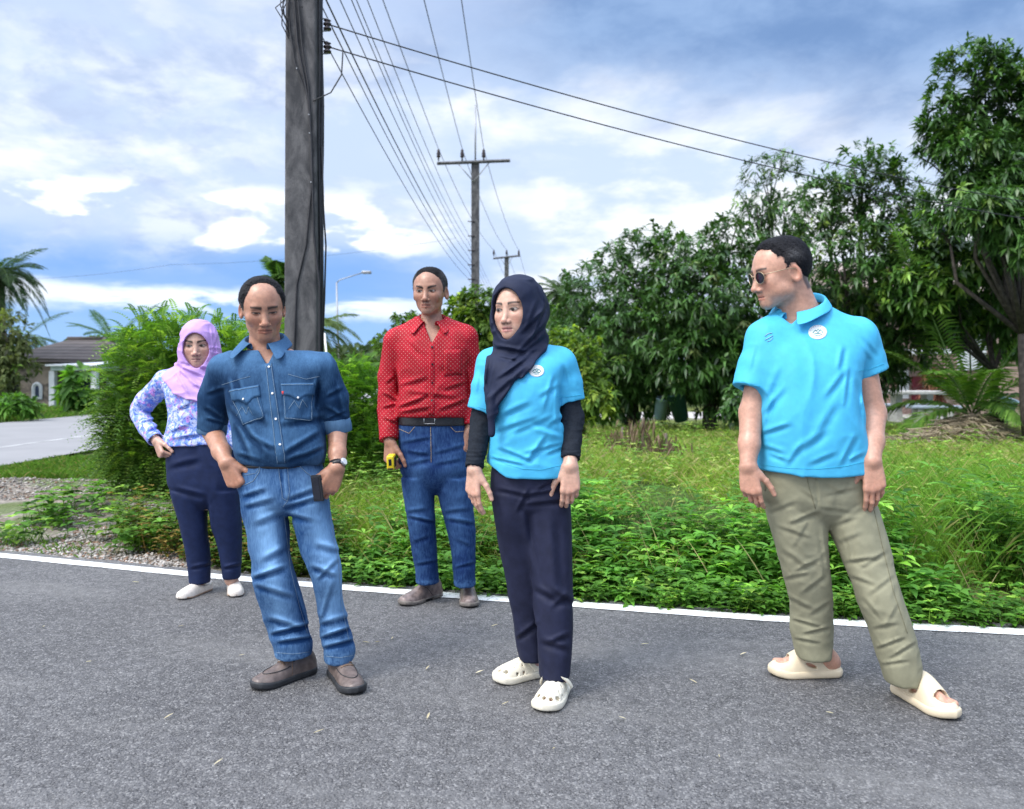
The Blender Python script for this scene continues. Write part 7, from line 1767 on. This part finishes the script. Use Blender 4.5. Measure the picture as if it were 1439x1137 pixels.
# ------------------------------------------------------------------ person: man in the red shirt
def man_red():
    p = Person(4.15, (-.38, 4.18), 'frowning man in a red dotted shirt, black belt and blue jeans, holding a tape measure')
    prm = dict(w=1.04, jaw=.92, chin=.004, nose=1.1, mouth=.0245, lip=1.0, age=.6, open=.95, brow=.9, browthick=.004, browslope=.006, browz=.0165, socket_shade=.6, blush=.4, stubble=.45, gaze=.002, haircol=(.022, .02, .022))
    hp = [(-.14, -.07), (-.050, -.06), (-.035, -.005), (-.016, .020), (.008, .022), (.016, -.002), (.028, -.002), (.038, .035), (.047, .062), (.058, .085), (.07, .14), (-.14, .14)]
    prm['roots'] = lambda y, z: poly2(hp)(y, z)
    p.head((604, 409), .0, 14, 5, 0, 1.06, prm)
    skin = (.36, .185, .125)
    sh = [(592, 561, 656, .115, 0), (583, 560, 657, .125, -.005), (565, 560, 657, .125, -.01), (540, 561, 656, .122, -.005), (510, 559, 657, .122, 0), (485, 553, 661, .110, .01), (468, 553, 658, .090, .025), (457, 572, 640, .065, .035), (449, 588, 625, .05, .04)]
    rs = [p.P(555, 482, .02), p.P(547, 530, .03), p.P(546, 575, .01), p.P(547, 618, -.06)]; rwr = p.P(548, 622, -.065)
    ls = [p.P(655, 478, .02), p.P(662, 525, .04), p.P(664, 565, .03), p.P(661, 598, -.02)]; lwr = p.P(660, 606, -.03)
    rh = hand_fn(rwr, (.02, -.12, -1), (.80, -.6, 0), +1, 1.08, curls=[(48, 58, 40), (52, 60, 42), (56, 62, 44), (58, 62, 44)], thumb_in=.05)
    lh = hand_fn(lwr, (-.05, -.1, -1), (-.8, -.6, 0), -1, 1.05, curls=[(18, 25, 16), (22, 28, 18), (26, 30, 18), (30, 30, 18)])
    p.hands = [rh, lh]
    hip = [(694, 600, 622, .05, .01), (682, 580, 644, .09, .005), (664, 564, 661, .115, 0), (640, 562, 660, .118, 0), (610, 560, 657, .113, 0), (588, 561, 655, .108, 0)]
    l1 = [(818, 585, 617, .072, .03), (800, 584, 615, .072, .03), (770, 579, 613, .072, .015), (735, 574, 611, .078, 0), (705, 569, 610, .09, 0), (670, 564, 609, .105, 0)]
    l2 = [(822, 638, 669, .072, .0), (804, 637, 668, .072, .0), (770, 634, 668, .072, 0), (735, 626, 667, .078, 0), (705, 618, 664, .09, 0), (670, 611, 661, .105, 0)]
    parts = [(lofts(sh[1:], p.Y0, shrink=.026), 0), (cap(p.H(0, -.03, -.06), p.P(606, 468, .03), .052, .056), .03), (cap(p.P(606, 462, .035), p.P(607, 500, .02), .058, .06), .03), (lofts(hip, p.Y0, shrink=.022), .02), (lofts(l1, p.Y0, shrink=.024), .01), (lofts(l2, p.Y0, shrink=.024), .01),
             (sleeve(rs+[rwr], [.042, .038, .034, .027, .027]), .02), (rh, .012), (sleeve(ls+[lwr], [.042, .038, .034, .027, .027]), .02), (lh, .012)]
    p.body((-.76, -.12), (p.Y0-.22, p.Y0+.2), (.05, .016, .62, .0036, .90, .010, 1.38, .0036, 1.80), parts, skin, step=.0032)
    p.hair(hp, .0075, (.012, .011, .013), grey=lambda L: .25*sstep(np.abs(L[:, 0]), .05, .075), tap=.022)
    cr = creases([(562, 575, 600, 560, 4, .008), (565, 582, 610, 575, 4, .006), (620, 578, 655, 565, 4, .007), (575, 555, 640, 562, 5, .005), (565, 545, 600, 535, 5, .005), (625, 550, 655, 540, 4, .005), (610, 470, 606, 580, 2, .003), (625, 520, 648, 528, 3, .005), (570, 480, 590, 500, 5, .004),
                  (538, 555, 556, 565, 4, .007), (540, 575, 556, 570, 3, .006), (540, 590, 556, 596, 3, .006), (545, 540, 556, 530, 3, .005), (556, 520, 560, 560, 3, .006), (655, 520, 659, 560, 3, .006), (658, 570, 668, 578, 3, .006)])
    det = lambda P: clothnoise(P, 8, .008, (1, 1, .8), .8, 91.)+clothnoise(P, 22, .002, (1, 1, .8), .7, 24.)+cr(P, p.Y0+.08)
    vq = poly2([(590, 440), (606, 481), (608, 481), (630, 440)]); opening = lambda x, y, z: np.maximum(vq(*px_of(x, y, z))/p.k, y-(p.Y0+.03))
    neck = cap(p.P(606, 440, .03), p.P(607, 466, .04), .068, .064)
    hem = lambda x, y, z: (HC-(585-HOR)/p.k)-z
    def post(F):
        F.sub(opening, .004)
    o, P, q = p.garment('shirt', M_RED, A(-.78, p.Y0-.2, .84), A(-.12, p.Y0+.22, 1.52), .0056,
                        [(cutby(lofts(sh, p.Y0), hem, .008), 0), (cutsleeve(sleeve(rs, [.060, .056, .052, .046]), rs[-1], rs[-1]-rs[-2], .033), .03), (cutsleeve(sleeve(ls, [.060, .054, .050, .046]), ls[-1], ls[-1]-ls[-2], .033), .03), (cap(p.P(590, 457, .035), p.P(562, 476, .02), .045, .055), .05), (cap(p.P(622, 456, .035), p.P(650, 472, .02), .045, .055), .05)], det, subs=[(neck, .006)], post=post)
    b = bvh_of((P, q))
    put_patch('placket', b, [(603, 482), (611, 482), (610, 584), (602, 584)], 3, 20, M_RED, o)
    put_patch('pocket', b, [(624, 492), (649, 491), (649, 526), (624, 529)], 6, 6, M_RED, o)
    for y in (488, 512, 538, 563):
        L, N = hit(b, 607, y)
        if L is not None: button(L+N*.004, N, .0055, M_BLACK, o)
    c = p.P(606, 452, .035)
    collar(c[0], c[1], c[2]+.01, .070, .067, .046, -.008, .036, .034, .050, 1.2, M_RED, o, gap=.36, flare=.034)
    cj = creases(kk=.9, lst=[(565, 625, 605, 618, 4, .006), (570, 637, 605, 642, 4, .005), (612, 640, 655, 628, 4, .005), (575, 655, 606, 648, 4, .006), (612, 655, 650, 648, 4, .005), (606, 600, 608, 650, 2, .004), (575, 728, 610, 735, 3, .010), (572, 722, 600, 718, 4, .006), (630, 732, 665, 738, 4, .008), (625, 722, 660, 718, 4, .005), (586, 795, 614, 790, 3, .006), (640, 800, 668, 792, 3, .006), (640, 760, 660, 770, 4, .004), (580, 765, 605, 755, 4, .004)])
    dj = lambda P: clothnoise(P, 9, .006, (1, 1, .7), .8, 41.)+cj(P, p.Y0+.06)
    def wj(P):
        u, v = px_of(P[:, 0], P[:, 1], P[:, 2])
        th = np.exp(-((u-586)/12)**2-((v-700)/48)**2)+np.exp(-((u-645)/12)**2-((v-700)/48)**2)
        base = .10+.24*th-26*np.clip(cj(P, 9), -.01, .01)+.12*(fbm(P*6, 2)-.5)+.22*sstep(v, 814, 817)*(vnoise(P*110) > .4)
        return np.stack([base]*3, 1)
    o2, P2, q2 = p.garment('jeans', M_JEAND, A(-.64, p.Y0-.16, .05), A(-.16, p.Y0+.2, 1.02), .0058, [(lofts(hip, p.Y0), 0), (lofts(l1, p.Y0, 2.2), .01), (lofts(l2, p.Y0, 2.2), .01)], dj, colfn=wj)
    b2 = bvh_of((P2, q2)); mb = MB()
    stitch(mb, b2, [(561, 603), (575, 609), (583, 600)], .0013); stitch(mb, b2, [(633, 600), (640, 607), (654, 606)], .0013); stitch(mb, b2, [(605, 600), (606, 650)], .0012); mb.build_each('seam_stitching', M_THREADY, o2)
    Fb = [(597, 560, 657, .117, 0), (584, 560, 657, .117, 0)]
    bo, Pb, qb = p.garment('belt', M_BELT, A(-.64, p.Y0-.15, .93), A(-.20, p.Y0+.15, 1.03), .0045, [(lofts(Fb, p.Y0, capk=.004), 0)])
    bb = bvh_of((Pb, qb)); mb = MB(); stitch(mb, bb, [(596, 585.5), (611, 585.5), (611, 595.5), (596, 595.5), (596, 585.5)], .0022, .003)
    if mb.v: mb.build('buckle', M_METAL, bo)
    for x in (583, 629): put_patch('belt_loop', bb, [(x-1.6, 583), (x+1.6, 583), (x+1.6, 599), (x-1.6, 599)], 2, 6, M_JEAND, o2, off=.004)
    for hx, tx in (((612, 838), (570, 850)), ((656, 833), (661, 857))):
        so, sp, h, R = make_shoe(p, hx, tx, .295, scale_st(SHOE, .295, 1.02, 1.05), M_LEATHERD, M_SOLED, .022, .004, n=2.3, heel=.012)
        sb = bvh_of(sp)
        mb = MB()
        for l in (-1, 1):
            pts = []
            for t in np.linspace(0, 1, 8):
                loc, nor, _, _ = sb.ray_cast(Vector(h+R@A(.10+.05*t, l*(.040-.02*t**2), .2)), Vector((0, 0, -1)))
                if loc is not None: pts.append(np.array(loc))
            if len(pts) > 2: mb.tube(pts, .0018, 5)
        if mb.v: mb.build_each('elastic_seam', M_SOLE, so)
    return p, rh

# ------------------------------------------------------------------ person: woman in the lilac headscarf
def woman_lilac():
    p = Person(4.34, (-1.66, 4.34), 'woman in a lilac headscarf, blue floral blouse and navy trousers, hand on hip')
    prm = dict(w=1.0, jaw=1.0, chin=-.002, nose=1.0, mouth=.021, lip=.85, fat=.004, open=1.05, brow=.95, browthick=.0034, browz=.0195, browslope=.003, socket_shade=.4, blush=.5, lipcol=(.36, .17, .16), ears=0, slitlift=-.04, gaze=.003)
    p.head((280, 485), .0, 12, 4, 2, 1.06, prm)
    skin = (.50, .305, .235)
    sh = [(640, 228, 340, .128, 0), (622, 230, 338, .128, 0), (600, 236, 330, .12, -.005), (575, 238, 326, .118, -.012), (550, 232, 328, .112, -.005), (535, 226, 330, .098, .01), (524, 232, 322, .08, .03), (515, 252, 308, .06, .035)]
    rs = [p.P(231, 538, .02), p.P(206, 562, .06), p.P(194, 578, .08)]; fr = [p.P(195, 582, .08), p.P(207, 602, .0), p.P(220, 620, -.06)]; rwr = p.P(220, 620, -.06)
    ls = [p.P(322, 536, .02), p.P(336, 575, .05)]; lwr = p.P(330, 625, -.03)
    rh = hand_fn(rwr, (.45, -.35, -.75), (.6, -.7, .3), +1, .98, curls=[(55, 75, 40), (60, 78, 42), (62, 78, 44), (62, 76, 44)], thumb_in=.2)
    lh = hand_fn(lwr, (-.3, -.2, -.9), (-.7, -.7, 0), -1, .95, curls=[(40, 50, 30)]*4)
    p.hands = [rh, lh]
    hip = [(716, 282, 302, .06, .01), (702, 258, 324, .10, .005), (684, 241, 337, .114, 0), (660, 237, 338, .118, 0), (618, 236, 332, .115, 0)]
    l1 = [(818, 268, 294, .056, .02), (800, 266, 294, .060, .02), (770, 262, 293, .067, .01), (735, 254, 292, .080, 0), (705, 246, 291, .094, 0), (688, 242, 290, .102, 0)]
    l2 = [(812, 315, 336, .056, .02), (795, 313, 337, .060, .02), (765, 307, 338, .067, .01), (735, 299, 338, .080, 0), (705, 292, 337, .094, 0), (688, 290, 337, .102, 0)]
    parts = [(lofts(sh[2:], p.Y0, shrink=.03), 0), (cap(p.H(0, -.02, -.07), p.P(281, 530, .03), .046, .05), .02), (lofts(hip, p.Y0, shrink=.022), .02), (lofts(l1, p.Y0, shrink=.02), .01), (lofts(l2, p.Y0, shrink=.02), .01),
             (cap(rs[0], rs[2], .036, .032), .02), (cap(rs[2], fr[0], .032), .01), (cap(fr[0], rwr, .032, .025), .02), (rh, .012), (cap(ls[0], ls[1], .036, .032), .02), (cap(ls[1], lwr, .032, .025), .02), (lh, .012)]
    for hx, tx, px in (((291, 827), (257, 840), (281, 815)), ((327, 823), (333, 839), (325, 812))):
        h, t = G3(*hx), G3(*tx); an = p.P(*px, .02)
        parts += [(cap(an+A(0, 0, .05), A(an[0], an[1], .075), .034, .030), .02), (cap(A(an[0], an[1], .07), A(*(h*.45+t*.55)[:2], .045), .032, .026), .02)]
    p.body((-2.12, -1.48), (p.Y0-.24, p.Y0+.22), (.02, .010, .16, .016, .72, .0036, .92, .010, 1.18, .003, 1.46), parts, skin, step=.0032)
    cr = creases([(205, 555, 225, 570, 4, .006), (195, 570, 215, 585, 4, .007), (200, 595, 222, 590, 3, .006), (208, 608, 224, 600, 3, .006), (240, 610, 265, 600, 4, .006), (240, 620, 290, 612, 4, .006), (250, 580, 270, 570, 5, .005), (290, 615, 320, 605, 4, .006), (238, 565, 244, 600, 3, .005)])
    det = lambda P: clothnoise(P, 8, .008, (1, 1, .8), .8, 13.)+cr(P, p.Y0+.08)
    hem = lambda x, y, z: (HC-(624-HOR)/p.k)-z
    o, P, q = p.garment('blouse', M_FLORAL, A(-2.14, p.Y0-.2, .78), A(-1.44, p.Y0+.24, 1.28), .0056,
                        [(cutby(lofts(sh, p.Y0), hem, .008), 0), (sleeve(rs, [.055, .054, .052]), .03), (cutsleeve(sleeve(fr, [.050, .046, .042]), fr[-1]-unit(fr[-1]-fr[-2])*.012, fr[-1]-fr[-2], .036), .012), (sleeve(ls+[lwr], [.055, .05, .042]), .03), (cap(p.P(262, 524, .035), p.P(236, 534, .02), .045, .052), .05)], det)
    cj = creases(kk=2.2, lst=[(240, 660, 280, 650, 6, .004), (245, 690, 285, 700, 5, .005), (270, 800, 294, 795, 3, .005), (316, 800, 338, 795, 3, .005), (290, 700, 293, 760, 4, .004)])
    p.garment('trousers', M_NAVY, A(-2.02, p.Y0-.18, .05), A(-1.44, p.Y0+.2, .90), .006, [(lofts(hip, p.Y0), 0), (lofts(l1, p.Y0, 2.2), .01), (lofts(l2, p.Y0, 2.2), .01)], lambda P: clothnoise(P, 7, .006, (1, 1, .6), .7, 6.)+cj(P, p.Y0+.06), colfn=const_col((.011, .020, .064)))
    L2W = lambda f: xform(f, p.hR, p.hc, p.hs)
    F = Field.box(A(-2.08, p.Y0-.24, 1.02), A(-1.50, p.Y0+.2, 1.54), .0048)
    for g in [L2W(skull(prm, .0165)), L2W(ell((0, -.075, -.01), (.074, .070, .072))), L2W(ell((0, .002, -.050), (.105, .096, .101)))]: F.put(g, .03)
    for g in [L2W(cap((0, .024, -.112), (0, .0, -.155), .064, .088)), cap(p.P(281, 528, .02), p.P(280, 540, .025), .10, .11)]: F.put(g, .05)
    shf = lofts(sh, p.Y0)
    fall = poly2([(255, 505), (236, 518), (226, 528), (236, 545), (246, 556), (268, 562), (292, 566), (316, 556), (322, 530), (305, 505)])
    def drape(x, y, z):
        u, v = px_of(x, y, z); return smax(shf(x, y, z)-.018, np.maximum(fall(u, v)/p.k, y-p.Y0-.05), .006)
    drape.lo = A(-2.08, p.Y0-.24, 1.02); drape.hi = A(-1.5, p.Y0+.06, 1.36); F.put(drape, .03)
    cr2 = creases(kk=1.1, lst=[(250, 522, 275, 545, 3, .007), (245, 525, 262, 555, 3, .007), (254, 518, 290, 534, 3, .008), (256, 512, 300, 522, 3, .008), (300, 515, 290, 545, 3, .006), (262, 540, 300, 556, 4, .006), (300, 470, 302, 505, 3, .005), (294, 460, 298, 500, 2, .004), (305, 475, 296, 515, 2, .004), (268, 528, 300, 545, 3, .006), (262, 500, 270, 515, 2, .005)])
    F.detail(lambda P: clothnoise(P, 13, .009, (1, 1, 1.5), .9, 61.)+cr2(P, p.Y0+.1))
    q_ = F.sl(p.hc-A(.14, .18, .18), p.hc+A(.14, .15, .14)); x, y, z = F.grid(q_)
    q3 = [x-p.hc[0], y-p.hc[1], z-p.hc[2]]; lx, ly, lz = [(p.hR[0, i]*q3[0]+p.hR[1, i]*q3[1]+p.hR[2, i]*q3[2])/p.hs for i in range(3)]
    e = np.sqrt((lx/(.0640-.012*sstep(-lz, .03, .11)))**2+((lz+.025)/.090)**2)
    hole = np.maximum((e-1)*.06, .030-ly)*p.hs; pass
    F.d[q_] = smax(F.d[q_], -hole, .006)
    field_obj(F, 'headscarf', M_HIJABL, p.root, const_col((.50, .31, .66)))
    LF = [(0, .024, .048, 0), (.02, .033, .055, 0), (.06, .036, .052, 0), (.10, .038, .052, 0), (.14, .041, .050, 0), (.18, .044, .044, 0), (.21, .040, .038, 0), (.235, .028, .032, 0), (.245, .014, .026, 0)]
    for hx, tx in (((291, 829), (256, 842)), ((327, 824), (333, 841))):
        def ex(F, h, R, L): F.put(ell(h+R@A(.06, 0, .062), (.055, .055, .026)), .006, 's')
        so, sp, h, R = make_shoe(p, hx, tx, .25, scale_st(LF, .25, 1, 1.15, .245), M_LOAFER, plain('tan_sole', (.30, .21, .15), .7), .012, .002, name='loafer', extra=ex)
        MB().tube([h+R@A(.135, l, .055-abs(l)*.35) for l in np.linspace(-.03, .03, 7)], .0035, 6).build('strap', M_LOAFER, so)
    return p

# ------------------------------------------------------------------ the people, and what they hold
pa, lhA = man_denim(); woman_navy(); man_polo(); pd, rhD = man_red(); woman_lilac()
def orient_box(c, ax, half, bev):
    bm = bmesh.new(); bmesh.ops.create_cube(bm, size=2.0)
    for v in bm.verts: v.co = Vector([v.co[i]*half[i] for i in range(3)])
    bmesh.ops.bevel(bm, geom=list(bm.edges), offset=bev, segments=3, affect='EDGES', profile=.5)
    R = np.stack(ax, 1); bm.verts.index_update(); V = np.array([v.co[:] for v in bm.verts])@R.T+c; F = [[v.index for v in f.verts] for f in bm.faces]; bm.free(); return V, F
# black wallet-like phone case in the hand of the man in denim
c = W3(446, 686, pa.Y0-.115); ph = _thing('phone_case', tuple(c), 'black folding phone case held at the hip of the man in denim', 'phone case', None)
ax = [unit(A(.80, -.55, .12)), unit(A(.55, .80, .0)), unit(A(-.12, .0, 1))]; ax[1] = np.cross(ax[2], ax[0]); ax[2] = np.cross(ax[0], ax[1])
V, F = orient_box(c, ax, (.025, .006, .050), .004); mesh_obj('cover', V, F, M_BLACK, ph, smooth=False)
V, F = orient_box(c-ax[1]*.0068, ax, (.020, .0015, .043), .001); mesh_obj('screen', V, F, M_LENS, ph, smooth=False)
# yellow tape measure in the hand of the man in red
c = W3(550, 649, pd.Y0-.135); tm = _thing('tape_measure', tuple(c), 'yellow tape measure held low in the hand of the man in red', 'tape measure', None)
ax = [unit(A(1, -.05, .03)), unit(A(.05, 1, .12)), unit(A(-.03, -.12, 1))]
V, F = orient_box(c, ax, (.019, .033, .037), .008); mesh_obj('case', V, F, plain('yellow_plastic', (.72, .55, .015), .4, .05, 20, 0), tm)
V, F = orient_box(c-ax[1]*.0325+ax[2]*.004, ax, (.008, .002, .017), .002); mesh_obj('lock_switch', V, F, M_BLACK, tm)
V, F = orient_box(c-ax[1]*.0325-ax[2]*.030, ax, (.014, .002, .004), .001); mesh_obj('mouth', V, F, M_BLACK, tm)
V, F = orient_box(c+ax[0]*.0185, ax, (.0015, .024, .026), .001); mesh_obj('side_plate', V, F, M_BLACK, tm)
